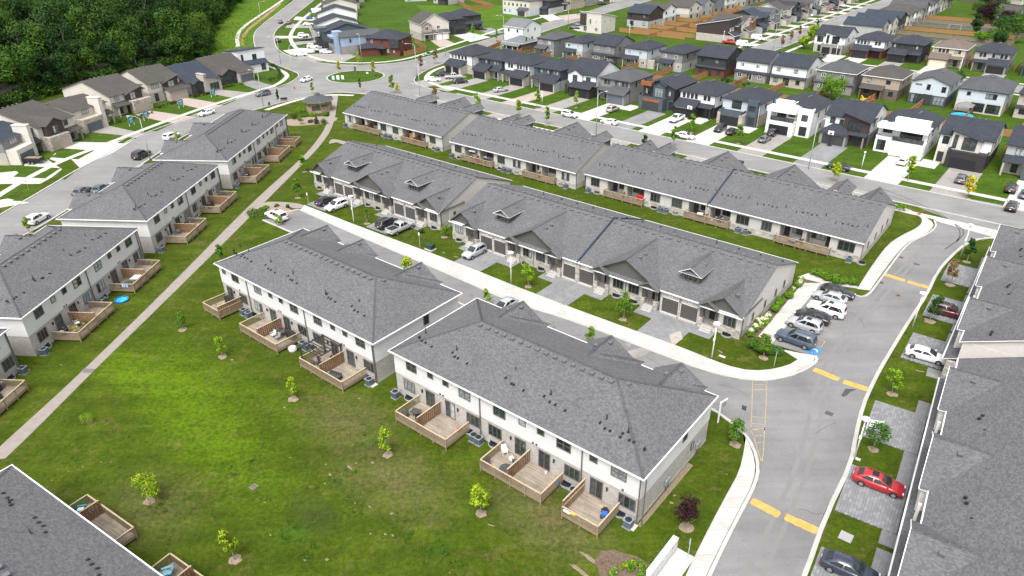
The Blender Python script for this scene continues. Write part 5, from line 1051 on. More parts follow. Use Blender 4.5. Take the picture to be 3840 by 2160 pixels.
# ------------------------------------------------------------------ trees and plants
def leaf_mat(name,c,var=.45):
    m,n,l,b=_new(name);b.inputs['Roughness'].default_value=.7;b.inputs['Specular IOR Level'].default_value=.15
    oi=n.new('ShaderNodeObjectInfo');geo=n.new('ShaderNodeNewGeometry')
    r1=_ramp(n,l,oi.outputs['Random'],[(0,tuple(x*.72 for x in c)),(.5,c),(1,(c[0]*1.55,c[1]*1.3,c[2]*1.1))])
    r2=_ramp(n,l,geo.outputs['Random Per Island'],[(0,1-var),(1,1+var)])
    l.new(_mix(n,l,1.0,r1,r2,'MULTIPLY'),b.inputs['Base Color'])
    b.inputs['Subsurface Weight'].default_value=0;MATS[name]=m;return m
LF_WOOD=leaf_mat('woodland_leaves',(.026,.066,.007));LF_LIME=leaf_mat('lime_leaves',(.21,.31,.012));LF_GREEN=leaf_mat('green_leaves',(.055,.13,.015))
LF_YEL=leaf_mat('yellow_leaves',(.27,.27,.02));LF_MAR=leaf_mat('maroon_leaves',(.022,.008,.012),.3);LF_ORG=leaf_mat('orange_leaves',(.16,.11,.05));LF_DEEP=leaf_mat('deep_green_leaves',(.022,.065,.012));LF_FRESH=leaf_mat('fresh_leaves',(.105,.215,.012));LF_SPR=leaf_mat('spruce_needles',(.02,.05,.03));LF_WHT=leaf_mat('white_blossom',(.70,.72,.55),.15)
BARK=plain('bark',(.12,.10,.085),.9,.3,5);BARK_L=plain('pale_bark',(.26,.235,.21),.9,.2,5)
def leaves(seed,n,size,clumps,spread,mat,name='crown',shape=None):
    """clumps: list of (x,y,z,r); leaf-sized faces scattered through each clump's volume, thicker towards its skin"""
    rg=np.random.default_rng(seed);cl=np.array(clumps);w_=cl[:,3]**2;idx=rg.choice(len(cl),n,p=w_/w_.sum())
    d=rg.normal(size=(n,3));d /= np.linalg.norm(d,axis=1)[:,None];r=cl[idx,3]*(rg.random(n)**.45)*spread
    d2=d.copy();d2[:,2] *= .8
    c=cl[idx,:3]+d2*r[:,None]
    nrm=d+rg.normal(size=(n,3))*.55+np.array([0,0,.35]);nrm /= np.linalg.norm(nrm,axis=1)[:,None]
    a=np.cross(nrm,rg.normal(size=(n,3)));a /= np.linalg.norm(a,axis=1)[:,None];b=np.cross(nrm,a)
    s=size*(.6+.8*rg.random(n))[:,None]
    v=np.stack([c-a*s,c-b*s*.55+nrm*s*.12,c+a*s,c+b*s*.55+nrm*s*.12],1).reshape(-1,3)
    me=bpy.data.meshes.new(name);me.vertices.add(n*4);me.vertices.foreach_set('co',v.astype(np.float32).ravel())
    me.loops.add(n*4);me.loops.foreach_set('vertex_index',np.arange(n*4,dtype=np.int32));me.polygons.add(n)
    me.polygons.foreach_set('loop_start',np.arange(0,n*4,4,dtype=np.int32));me.polygons.foreach_set('loop_total',np.full(n,4,np.int32))
    me.update(calc_edges=True);me.materials.append(mat);return me
def trunk_mesh(h,r,limbs,seed,mat,top=None):
    rg=random.Random(seed);mb=MB();p=Vector((0,0,-.1));n=5;lean=Vector((rg.uniform(-.03,.03),rg.uniform(-.03,.03),0));pts=[p]
    for k in range(n):p=p+Vector((rg.uniform(-.02,.02)*h,rg.uniform(-.02,.02)*h,h/n))+lean*h/n;pts.append(p)
    for k in range(n):mb.tube(pts[k],pts[k+1],r*(1-k/n*.7),r*(1-(k+1)/n*.7),6,0,False)
    for k in range(limbs):
        s=rg.uniform(.35,.9);b=pts[int(s*n)];a=k*2.4+rg.random();L=h*rg.uniform(.22,.4)*(1.2-s*.6)
        mb.tube(b,b+Vector((math.cos(a)*L*.7,math.sin(a)*L*.7,L*.75)),r*.4,r*.1,4,0,False)
    return mb.mesh('trunk',[mat])
def wood_clumps(seed,h,R_):
    rg=random.Random(seed);out=[]
    for k in range(9):
        t=rg.random()**.8;z=h*(.28+.58*t);rr=R_*math.sqrt(max(.08,1-((t-.3)/.75)**2));a=rg.random()*6.28;q=rr*math.sqrt(rg.random())*.85
        out.append((q*math.cos(a),q*math.sin(a),z,R_*rg.uniform(.42,.66)))
    out.append((0,0,h*.55,R_*.6));return out
LF_WOOD2=leaf_mat('light_woodland_leaves',(.038,.088,.009));LF_WOOD3=leaf_mat('dark_woodland_leaves',(.013,.040,.007));WV=[]
for k in range(6):
    h=12.5+k*.8;WV.append((leaves(100+k,2600,.36,wood_clumps(k,h,5.2),1.0,(LF_WOOD,LF_WOOD3,LF_WOOD,LF_WOOD2,LF_WOOD3,LF_WOOD)[k]),trunk_mesh(h*.85,.22,7,k,BARK if k%2 else BARK_L)))
def tree_obj(name,label,cat,group,p,crown,trunk,rz,sc):
    t=thing(name,label,cat,(p[0],p[1],0),rz,group);t.scale=sc if isinstance(sc,tuple) else (sc,sc,sc);obj('crown',crown,t);obj('trunk',trunk,t);return t
edge=PX([(-260,530),(-20,400),(120,372),(270,318),(420,288),(560,262),(680,238),(770,205),(760,150),(800,95),(850,40),(890,8),(900,-20)])
def inside_wood(p,margin):
    # west of the woodland edge
    for a,b in zip(edge,edge[1:]):
        lo,hi=min(a.y,b.y),max(a.y,b.y)
        if lo<=p.y<=hi:
            t=(p.y-a.y)/((b.y-a.y) or 1e-6)
            if p.x<a.x+(b.x-a.x)*t-margin:return True
    return False
rw=random.Random(21);pts=[]
for k in range(len(edge)-1):
    a,b=edge[k],edge[k+1];n=max(1,int((b-a).length/5.2))
    for j in range(n):q=a.lerp(b,(j+rw.random()*.5)/n);nv=Vector((-(b-a).y,(b-a).x)).normalized();pts.append((q+nv*rw.uniform(-.5,2.5),rw.uniform(.55,.95)))
yy=185.0
while yy<480:
    xx=-350.0
    while xx<-80:
        q=Vector((xx+rw.uniform(-2.2,2.2),yy+rw.uniform(-2.2,2.2)))
        px=CAM_F*q.x/(q.y*math.cos(CAM_T)+CAM_H*math.sin(CAM_T))
        if inside_wood(q,5.5) and px>-2080:pts.append((q,rw.uniform(.8,1.25)))
        xx+=8.6
    yy+=8.6
pts.sort(key=lambda t:-t[0].y);pts.sort(key=lambda t:t[0].length)
for k,(q,s) in enumerate(pts[:285]):
    vi=rw.randrange(6);cr,tk=WV[vi];kd=('mid','dark','mid','light','dark','mid')[vi];tree_obj('woodland_tree',kd+' green broadleaf tree in the wood behind the near-street houses','tree',kd+' green woodland trees',q,cr,tk,rw.random()*6.28,(s,s,s*rw.uniform(.8,1.4)))
rest=pts[285:]
if rest:
    src=leaves(77,650,.62,wood_clumps(3,14,4.8),1.0,LF_WOOD);n0=len(src.vertices);co=np.empty(n0*3,np.float32);src.vertices.foreach_get('co',co);co=co.reshape(-1,3);allv=[]
    for q,s in rest:a=rw.random()*6.28;c_,s_=math.cos(a),math.sin(a);allv.append(np.stack([(co[:,0]*c_-co[:,1]*s_)*s+q.x,(co[:,0]*s_+co[:,1]*c_)*s+q.y,co[:,2]*s],1))
    v=np.concatenate(allv);n=len(v) // 4;me=bpy.data.meshes.new('wood');me.vertices.add(n*4);me.vertices.foreach_set('co',v.astype(np.float32).ravel());me.loops.add(n*4);me.loops.foreach_set('vertex_index',np.arange(n*4,dtype=np.int32));me.polygons.add(n)
    me.polygons.foreach_set('loop_start',np.arange(0,n*4,4,dtype=np.int32));me.polygons.foreach_set('loop_total',np.full(n,4,np.int32));me.update(calc_edges=True);me.materials.append(LF_WOOD)
    obj('distant_wood',me,kind='stuff')
# undergrowth along the wood's edge and over its floor
ug=[]
for k in range(460):
    i=rw.randrange(len(edge)-1);q=edge[i].lerp(edge[i+1],rw.random());d=(edge[i+1]-edge[i]).normalized();q=q+Vector((-d.y,d.x))*rw.uniform(-3.5,4);ug.append((q.x,q.y,rw.uniform(.2,2.6),rw.uniform(.9,2.4)))
obj('undergrowth',leaves(55,42000,.30,ug,1.0,LF_WOOD,'undergrowth'),kind='stuff')
sheet('woodland_floor',edge+[Vector((-420,520)),Vector((-420,100))],plain('leaf_litter',(.018,.022,.010),.95,.3,.5),.018)
mw=[]
mp=PX([(800,245),(930,175),(930,120),(1040,30),(900,10),(800,130)])
for k in range(500):
    a,b,c=rw.choice(((0,1,5),(1,2,5),(2,5,4),(2,3,4)));s,t=sorted((rw.random(),rw.random()));q=mp[a]*s+mp[b]*(t-s)+mp[c]*(1-t);mw.append((q.x,q.y,.15,rw.uniform(.3,.8)))
obj('tall_meadow_grass',leaves(56,9000,.16,mw,1.0,leaf_mat('meadow_blades',(.11,.20,.014)),'tall_meadow_grass'),kind='stuff')
for i,(x,y,h) in enumerate(((1180,450,14),(1085,520,15),(1610,400,13),(1545,330,14))):
    p=K(0,0,x,y);tree_obj('bare_tree',('tallest pale bare','leaning pale bare','pale bare double-stemmed','thin pale bare')[i]+' tree at the edge of the wood','tree','bare trees in the wood',p,WV[i][0],trunk_mesh(h,.16,9,40+i,BARK_L),i,1.0)
# young street and garden trees
def sap_clumps(seed,h,r,thin=False):
    rg=random.Random(seed);out=[]
    for k in range(12 if not thin else 9):
        t=(k+rg.random())/12 if not thin else (k+rg.random())/9;z=h*(.36+.60*t);rr=r*(1.0-abs(t-.35)*.9);a=rg.random()*6.28
        out.append((rr*.6*math.cos(a),rr*.6*math.sin(a),z,r*rg.uniform(.32,.6)))
    return out
SAPV={}
def sapling(label,base_px,h,mat,rad=None,mulch=True,n=420,group='young planted trees',cat='tree',leaf=.11,name='young_tree',conc=None,seed=None):
    p=G(*base_px);r=rad or h*.27;sd=seed or int(base_px[0]*7+base_px[1]);key=(mat.name,sd%7,round(r/h,1),n)
    if key not in SAPV:
        SAPV[key]=(leaves(sd,n,leaf*4/4,sap_clumps(sd,4.0,4.0*r/h),1.0,mat),trunk_mesh(3.5,.055,9,sd,BARK_L))
    cr,tk=SAPV[key];t=tree_obj(name,label,cat,group,p,cr,tk,(sd%63)/10,(h/4.0*(.9+(sd%5)*.05),h/4.0*(.9+(sd%7)*.04),h/4.0));t.rotation_euler=(((sd*7)%11-5)*.012,((sd*3)%11-5)*.012,(sd%63)/10)
    if mulch:
        mb=MB();rg=random.Random(sd);k=12;R0=.62 if mulch is True else mulch
        ring=[(R0*rg.uniform(.7,1.15)*math.cos(6.283*i/k),R0*rg.uniform(.7,1.15)*math.sin(6.283*i/k)) for i in range(k)]
        for i in range(k):a,b=ring[i],ring[(i+1)%k];mb.face([(a[0],a[1],.02),(b[0],b[1],.02),(0,0,.10)])
        m=mb.build('mulch_ring',[plain('straw_mulch',(.23,.175,.125),.95,.35,5)],None,(p.x,p.y,0));m['kind']='stuff'
    return t
def cp(c,r,x,y):return (CX[c]+.3882*x,CY[r]+.3882*y)
S_=[('lime young maple with round mulch ring on the common, nearest the bottom left deck',cp(0,3,1440,725),3.1,LF_LIME,1.35),('slender lime sapling with pale mulch at the bottom of the common',cp(0,3,2270,1290),3.9,LF_LIME,.8),('bright yellow-green maple with a round head on the common near the paired deck',cp(1,3,1300,270),3.6,LF_LIME,.95),
      ('lime maple overlapping the railing of the middle double deck',cp(1,3,2200,840),3.9,LF_LIME,1.1),('lime sapling on the common beside the pergola deck',cp(1,2,385,1100),3.0,LF_LIME,.75),('lime sapling on the common beside the dining deck',cp(0,2,2150,690),2.9,LF_FRESH,.8),('faint green sapling on the common beside the path',cp(0,2,1765,430),2.6,LF_FRESH,.7),('low green shrub alone on the lawn near the path',cp(0,2,845,1335),1.2,LF_FRESH,.75),
      ('green sapling rising at the left corner of the second middle block',cp(0,1,2145,1130),3.0,LF_GREEN,.7),('pale green sapling on the grass beside the path bend',cp(1,1,495,270),3.8,LF_FRESH,.9),('wispy green tree on the lawn by the first lane bungalow',cp(1,1,430,520),3.8,LF_FRESH,.9),('thin bare sapling on the lawn between the lane driveways',cp(1,1,1100,770),3.0,LF_GREEN,.3),
      ('green young tree by the end wall of the first lane bungalow',cp(1,1,1845,900),2.3,LF_FRESH,.9),('green young tree before the windows of the middle lane bungalow',cp(2,1,210,1380),4.0,LF_FRESH,1.15),('green young tree before the windows of the lane bungalow near the parking',cp(2,2,1125,330),4.2,LF_FRESH,1.15),('fresh green sapling showing above the roof of the nearest middle block',cp(2,2,795,590),3.2,LF_FRESH,.6),('lime sapling showing above the roof of the second middle block',cp(1,1,1500,1290),3.6,LF_LIME,.9),('small lime sapling between the two middle blocks by the lane',cp(1,2,2265,215),3.2,LF_FRESH,.7),
      ('young tree standing in the hedge at the lane corner',cp(2,2,2475,700),3.6,LF_FRESH,.8),('dark maroon young tree in a wide mulch ring beside the lower drive pavement',cp(2,3,1740,980),3.9,LF_MAR,1.3),('green young tree beside the hatched yellow marking',cp(2,3,2205,175),3.4,LF_GREEN,1.0),('round dark green tree at the top of the drive on the right',cp(3,1,2020,1140),4.0,LF_DEEP,.85),('young maple with reddish top on the drive lawn above the maroon car',cp(3,1,1860,1360),4.3,LF_ORG,.9),
      ('round green tree beside the maroon car',cp(3,2,1665,345),4.0,LF_DEEP,.95),('green sapling with yellow tag on the lawn below the white sedan',cp(3,2,1300,1050),3.6,LF_FRESH,1.0),('spreading green tree on the small lawn above the red sedan',cp(3,3,1120,220),3.6,LF_GREEN,1.35),
      ('bright green sapling by the street behind the rear bungalows',cp(3,1,735,370),4.2,LF_LIME,.9),('yellow-green street tree in front of the white terrace house',cp(3,1,1450,355),5.2,LF_LIME,.9),('bright yellow street tree before the slanted white house',cp(3,1,2025,525),4.6,LF_YEL,1.2),('dark green sapling seen over the ridge of the third rear bungalow',cp(2,0,1330,1440),3.6,LF_DEEP,.8),('slim green street tree near the second white street car',cp(2,0,1605,1420),5.0,LF_FRESH,.8),
      ('green street tree behind the second rear bungalow, nearest the first white street car',cp(2,0,385,1210),5.0,LF_FRESH,.75),('green street tree behind the second rear bungalow, left one',cp(2,0,122,1120),4.6,LF_FRESH,.8),('slender street tree in front of the charcoal house',cp(2,0,290,1045),5.4,LF_FRESH,.75),('slender street tree in front of the white farmhouse',cp(2,0,670,1040),4.6,LF_FRESH,.75),('slender tree on the lawn right of the open garage house',cp(2,0,1785,1280),4.4,LF_FRESH,.75),('leafy young tree beside the black cars of the pale blue house',cp(2,0,2235,1385),4.6,LF_GREEN,.95),
      ('street tree behind the first rear bungalow',cp(1,0,2168,1085),5.2,LF_FRESH,.8),('young tree at the roundabout kerb behind the first rear bungalow',cp(1,0,1338,905),5.6,LF_FRESH,.85),('small yellowing tree beside the roundabout behind the first rear bungalow',cp(1,0,1395,905),3.0,LF_YEL,.8),('young tree on the verge above the gazebo',cp(1,0,572,912),3.6,LF_FRESH,.7),('slim dark columnar tree at the end of the path',cp(1,0,1030,890),4.2,LF_DEEP,.35),('dark columnar tree standing against the gazebo',cp(1,0,655,1060),4.8,LF_DEEP,.5),('slim dark tree on the verge left of the gazebo',cp(1,0,240,1015),4.6,LF_DEEP,.4),
      ('yellow tree on the roundabout, back of the three',cp(1,0,1022,640),4.8,LF_YEL,.8),('yellow tree on the left of the roundabout',cp(1,0,835,715),4.2,LF_YEL,.85),('yellow tree on the right of the roundabout',cp(1,0,1165,740),5.2,LF_YEL,.7),('bare orange street tree on the corner lawn',cp(1,0,1628,690),5.4,LF_ORG,.8),('bare orange street tree up the north road verge',cp(1,0,1758,620),5.2,LF_ORG,.8),('orange street tree showing above the first rear bungalow',cp(1,0,1752,960),4.0,LF_ORG,.8),('small tree on the pavement before the charcoal garage houses',cp(1,0,2130,365),5.5,LF_FRESH,.8),('thin sapling on the pavement of the north road',cp(1,0,2345,410),5.0,LF_GREEN,.6),
      ('leafless reddish sapling on the far street corner, nearest',cp(3,0,235,470),5.0,LF_ORG,.8),('leafless reddish sapling on the far street, second',cp(3,0,320,420),5.0,LF_ORG,.8),('leafless reddish sapling on the far street, third',cp(3,0,400,370),5.0,LF_ORG,.7),('small green sapling beside the far street',cp(3,0,570,300),4.5,LF_GREEN,.7),('lime sapling near the bay of the yellow driveway tree on the near street',cp(0,0,1720,1385),3.0,LF_LIME,.6),
      ('young tree by the near street roof gables',cp(0,1,290,860),3.0,LF_LIME,.7),('bushy sapling beside the white car at the lane end',cp(1,1,245,790),2.2,LF_LIME,.95)]
for lab,q,h,m,r in S_:
    hero=q[1]>1050;sapling(lab,q,h,m,r,mulch=(.75 if 'maroon' in lab or 'wide' in lab else True) if ('shrub' not in lab and 'bushy' not in lab) else False,n=1050 if hero else 520,leaf=.125 if hero else .19)
# shrubs, hedges, bigger garden trees
def bush(label,p,r,h,mat,n=500,name='shrub',cat='shrub',group='shrubs',leaf=.11,stem=True):
    rg=random.Random(int(p.x*31+p.y*17));t=thing(name,label,cat,(p.x,p.y,0),0,group)
    cl=[(r*.6*rg.uniform(-1,1),r*.6*rg.uniform(-1,1),h*rg.uniform(.3,.75),r*rg.uniform(.35,.6)) for _ in range(8)]
    obj('foliage',leaves(int(p.x*13+p.y*7) & 0xffff,n,leaf,cl,1.0,mat,'foliage'),t)
    if stem:obj('stem',trunk_mesh(h*.6,.05,3,int(p.x),BARK),t)
    return t
def hedge(label,pts,r,h,mat,n=2500,blossom=0,leaf=.10):
    t=thing('hedge',label,'hedge',(pts[0].x,pts[0].y,0),0,'hedges');cl=[];rg=random.Random(int(pts[0].x*9))
    for a,b in zip(pts,pts[1:]):
        L=(b-a).length
        for k in range(int(L/(r*.5))+1):q=a.lerp(b,rg.random())-pts[0];cl.append((q.x+rg.uniform(-.3,.3)*r,q.y+rg.uniform(-.3,.3)*r,h*rg.uniform(.3,.65),r*rg.uniform(.45,.75)))
    obj('foliage',leaves(int(pts[0].y*11),n,leaf,cl,1.0,mat,'foliage'),t)
    if blossom:obj('blossom',leaves(int(pts[0].y*5),blossom,.10,[(x,y,z+r*.5,q*.7) for x,y,z,q in cl[::2]],1.0,LF_WHT,'blossom'),t)
    return t
hedge('bright green hedge beside the end of the rear bungalow by the drive',PX([cp(3,1,545,1270),cp(3,1,700,1330),cp(3,1,820,1350),cp(3,1,950,1375)]),1.15,1.5,LF_FRESH,7500)
hedge('dark green hedge mass at the lane corner lawn',PX([cp(2,2,2350,600),cp(2,2,2470,640),cp(3,2,60,640),cp(3,2,220,690)]),1.2,1.5,LF_GREEN,6000)
hedge('leafy green planting beside the parking bays, in the middle of the bed',PX([cp(3,2,140,280),cp(3,2,220,190),cp(3,2,300,110)]),1.0,1.3,LF_FRESH,3600)
for i,(a,b,lab) in enumerate((((2,2,2330,510),(2,2,2400,430),'white hydrangeas nearest the bungalow corner downpipe'),((2,2,2420,400),(2,2,2500,330),'white hydrangeas second from the bungalow corner'),((3,2,10,440),(3,2,110,310),'white hydrangeas beside the middle of the parking bed'),((3,1,330,1440),(3,1,430,1330),'tall pale hydrangeas at the top of the parking bed'))):hedge(lab,PX([cp(*a),cp(*b)]),.8,1.1,LF_FRESH,1700,260)
for lab,a,b in (('dark reddish shrubs before the fourth near-street house',(1130,1195),(1480,1095)),('dark reddish shrubs before the fifth near-street house',(1520,1050),(1720,990)),('dark reddish shrubs before the low slate-roofed house',(1870,945),(2040,905)),('leafy shrubs before the low brown-roofed house',(2190,840),(2360,815))):hedge(lab,PX([cp(0,0,*a),cp(0,0,*b)]),.7,.9,leaf_mat('dark_red_leaves',(.05,.035,.022)) if 'reddish' in lab else LF_GREEN,700,0,.13)
hedge('clipped cedar hedge curved round the lawn at the bend',PX([cp(1,0,165,640),cp(1,0,215,660),cp(1,0,262,720),cp(1,0,245,770),cp(1,0,180,790),cp(1,0,90,780),cp(1,0,10,760)]),.9,1.8,LF_DEEP,4200)
for lab,q,r,h,m in (('rounded dark green shrub at the left of the gazebo bed',cp(1,0,410,1150),1.4,1.7,LF_DEEP),('yellow-green shrub at the top of the gazebo bed',cp(1,0,460,1090),1.6,1.5,LF_FRESH),('green mounded shrub in the gazebo bed centre',cp(1,0,500,1130),1.3,1.3,LF_GREEN),('yellow-green shrub beside the gazebo steps',cp(1,0,565,1125),1.2,1.2,LF_FRESH),('dark grassy clump low in the gazebo bed',cp(1,0,560,1185),.9,.9,LF_GREEN),('wide green shrub at the right end of the gazebo bed',cp(1,0,690,1195),1.5,1.2,LF_GREEN),('small green clump right of the gazebo steps',cp(1,0,710,1120),.7,.8,LF_GREEN),('upright leafy shrub at the front of the gazebo bed',cp(1,0,465,1200),.9,2.2,LF_FRESH)):bush(lab,G(*q),r,h,m,600)
for lab,q,r,h,m in (('broad green shrub at the lane end bed',cp(1,1,60,700),1.6,1.3,LF_GREEN),('dark shrub at the left of the lane end bed',cp(1,1,-10,690),1.5,1.2,LF_GREEN),('small round shrub in the lane end bed',cp(1,1,330,615),.5,.6,LF_DEEP),('small leafy plant in the lane end bed',cp(1,1,225,605),.5,.5,LF_GREEN),('low green plant in the lane end bed',cp(1,1,130,625),.7,.6,LF_FRESH),('leafy shrub by the porch of the first lane bungalow',cp(1,1,1625,860),.75,1.1,LF_GREEN),
                        ('flowering white shrub at the drive entrance corner',cp(3,1,1370,640),1.3,1.5,LF_FRESH)):bush(lab,G(*q),r,h,m,450)
for i,(x,y) in enumerate(((1025,1415),(1135,1355),(1225,1330),(1300,1345),(1380,1365),(1205,1390),(1300,1435),(1370,1400))):bush(('first second third fourth fifth sixth seventh eighth'.split()[i])+' lime plant from the left in the mulch bed beside the mailboxes',G(*cp(2,3,x,y)),.42,.45,LF_FRESH,130,'bedding_plant','plant','plants in the mulch bed',.11,False)
def big_tree(label,q,h,R_,mat,n=3200,z=0,leaf=.2):
    p=G(*q);sd=int(q[0]+q[1]*3);tree_obj('garden_tree',label,'tree','garden trees',p,leaves(sd,n,leaf,wood_clumps(sd,h,R_),1.0,mat),trunk_mesh(h*.8,.18,6,sd,BARK),0,1.0)
big_tree('round bright green tree behind the grey hip-roofed house',cp(3,0,700,960),6.8,4.0,LF_FRESH);big_tree('upright green tree beside the grey gabled corner house',cp(3,0,1000,360),8.0,2.9,LF_GREEN)
for i,(x,y,h,r,m,lab) in enumerate(((2090,340,9,2.2,LF_DEEP,'tall dark conifer beside the old fences'),(2190,240,10,5,LF_MAR,'large purple-leaved tree by the gardens at the right'),(2320,110,13,5.5,LF_DEEP,'tall dark tree behind the purple one'),(2310,330,8,4,LF_DEEP,'dark bushy tree in the right-hand gardens'),(2300,230,9,4,LF_GREEN,'mid green tree in the right-hand gardens'),(2480,420,11,6.0,LF_GREEN,'big green tree at the right edge above the third row'),(2560,330,11,5.0,LF_GREEN,'big green tree cut by the right edge'),(2150,400,4,3,LF_FRESH,'light green shrub at the end of the old fences'),(2420,90,8,4,LF_GREEN,'green tree at the top right corner'),(2560,180,8,4,LF_DEEP,'dark tree at the top right edge'),(2230,60,9,4.5,LF_DEEP,'dark tree by the far gardens, left of the tall one'),(2130,150,6,3.2,LF_GREEN,'small tree at the far end of the old fences'),(2380,260,7,3.5,LF_MAR,'small purple-leaved tree among the green ones at the right'),(2250,400,5,3.5,LF_GREEN,'bushy green tree behind the last third row house'),(2350,440,5,3.2,LF_DEEP,'dark bush behind the last third row house'),(1640,1010,3.0,1.0,LF_GREEN,'small garden tree between the second row houses'),(440,470,5.0,2.2,LF_LIME,'yellow-green garden tree on the far street corner'),(520,400,6.5,2.0,LF_LIME,'taller yellow-green tree on the far street corner'),(1950,790,3.6,1.4,LF_DEEP,'dark shrub between the white gabled and hip-roofed houses'))):big_tree(lab,cp(3,0,x,y),h,r,m,3200,leaf=.26)
hedge('row of young cedars behind the open garage house',PX([cp(2,0,2080,800),cp(2,0,2200,840),cp(2,0,2340,860)]),.8,2.6,LF_SPR,900,0,.14)
p=G(*cp(1,0,612,1195));t=thing('spruce','small blue-green spruce in the gazebo bed','tree',(p.x,p.y,0),0);obj('crown',leaves(5,700,.12,[(0,0,.35+.28*k,1.05-.145*k) for k in range(7)],.9,LF_SPR),t);obj('trunk',trunk_mesh(1.5,.07,0,3,BARK),t)
def bed(name,c,rx,ry,mat,ang=0,z=.04,k=26,seed=1,rag=None):
    rg=random.Random(seed);q=[]
    for i in range(k):a=6.283*i/k;r=rg.uniform(*(rag if rag else (.93,1.05)));x,y=rx*r*math.cos(a),ry*r*math.sin(a);q.append(c+Vector((x*math.cos(ang)-y*math.sin(ang),x*math.sin(ang)+y*math.cos(ang))))
    return sheet(name,q,mat,z)
bed('mulch_bed',G(*cp(2,3,1180,1420)),3.3,2.0,MULCH,A1);bed('mulch_bed',G(*cp(1,0,540,1170)),7.5,4.2,plain('pinkish_mulch',(.26,.19,.155),.95,.25,3),.2);bed('mulch_bed',G(*cp(1,1,230,625)),4.6,1.5,plain('pinkish_mulch',(.26,.19,.155)),A1)
sheet('planting_bed',PX([cp(2,2,2290,500),cp(2,2,2360,520),cp(3,2,20,500),cp(3,2,410,20),cp(3,1,520,1300),cp(3,1,440,1290),cp(3,2,330,20)]),MULCH,.038)
sheet('soil_strip',PX([(2398,1978),(2420,1960),(2600,1745),(2580,1735),(2394,1965)]),DIRT,.012)
for i,(x0,y0,x1,y1) in enumerate(((735,1245,905,1330),(635,1370,795,1430))):bed('bare_soil',(G(*cp(2,3,x0,y0))+G(*cp(2,3,x1,y1)))/2,1.3,.22,DIRT,A1-.1,.03,18,i,(.7,1.15))
rs=random.Random(4)
for i,(c,r,x,y,a,b) in enumerate(((1,3,930,395,.8,.25),(1,3,740,465,.45,.22),(1,3,690,550,.2,.2),(1,3,1310,460,.3,.16),(1,3,985,740,.22,.25),(1,3,1125,775,.35,.15),(1,3,1335,840,.2,.3),(1,3,1130,1035,.25,.18),(1,3,1275,1040,.3,.2),(1,3,1345,1050,.3,.2),(1,3,495,1290,.3,.2),(1,3,710,1285,.3,.3),(1,3,165,1047,.25,.15),(1,3,990,355,.25,.15),(1,3,1150,350,.35,.3),(1,3,2300,955,.6,.15),(0,2,2240,720,.5,.35),(1,2,300,1180,.35,.25),(0,2,590,770,.8,.1),(0,3,800,390,.25,.15),(0,3,660,435,.2,.12),(0,3,500,520,.25,.12),(0,3,975,340,.2,.15),(0,3,1070,345,.25,.12),(2,3,1590,735,.35,.3),(2,3,1620,665,.15,.4),(2,3,915,980,.25,.2),(2,2,880,250,.25,.1),(2,2,1115,335,.7,.5),(2,2,2060,640,.8,.3),(2,1,225,1365,.45,.3),(1,1,1840,1050,.8,.3),(1,1,1960,1090,1.0,.25),(3,2,1570,830,.9,.25),(3,2,1300,1040,.9,.35),(3,2,1650,360,1.0,.45))):bed('bare_soil',G(*cp(c,r,x,y)),a*.62,b*.55,DIRT,A1+rs.uniform(-.3,.3),.022,14,i,(.6,1.2))

# grass tufts and weeds standing out of the common's turf
tw=random.Random(9);tf=[]
for k in range(2600):
    px_,py_=tw.uniform(-40,2500),tw.uniform(1050,2200);q=G(px_,py_)
    tf.append((q.x,q.y,.02,tw.uniform(.08,.5)))
ban=[(BLOCKS[k_],d_) for k_ in BLOCKS for d_ in (-4.2,)]
def clear(x,y):
    for (o_,rz_,L_),d_ in ban:
        c_,s_=math.cos(rz_),math.sin(rz_);a_=(x-o_.x)*c_+(y-o_.y)*s_;b_=-(x-o_.x)*s_+(y-o_.y)*c_
        if -1<a_<L_+1 and d_<b_<22:return False
    return True
tf=[t_ for t_ in tf if clear(t_[0],t_[1]) and t_[0]<11]
pl,pr=smooth(PX([(-60,1730),(50,1630),(307,1396),(640,1070),(947,757)]),1),None
tf=[t_ for t_ in tf if min((Vector((t_[0],t_[1]))-p_).length for p_ in pl)>6 or t_[0]>-49.5]
obj('grass_tufts',leaves(91,15000,.055,tf,1.0,leaf_mat('tuft_blades',(.052,.082,.006),.5),'grass_tufts'),kind='stuff')
wd=[(G(px_,py_).x+tw.uniform(-1.2,1.2),G(px_,py_).y+tw.uniform(-1.2,1.2),.03,tw.uniform(.15,.45)) for px_,py_ in ((1090,2000),(1640,2060),(1400,1650),(1330,1900),(1180,2060),(1500,1990),(600,1900),(1290,1790),(900,1760),(1700,2100)) for _ in range(9)]
obj('broadleaf_weeds',leaves(92,2600,.07,wd,1.0,leaf_mat('weed_leaves',(.030,.080,.010),.4),'broadleaf_weeds'),kind='stuff')
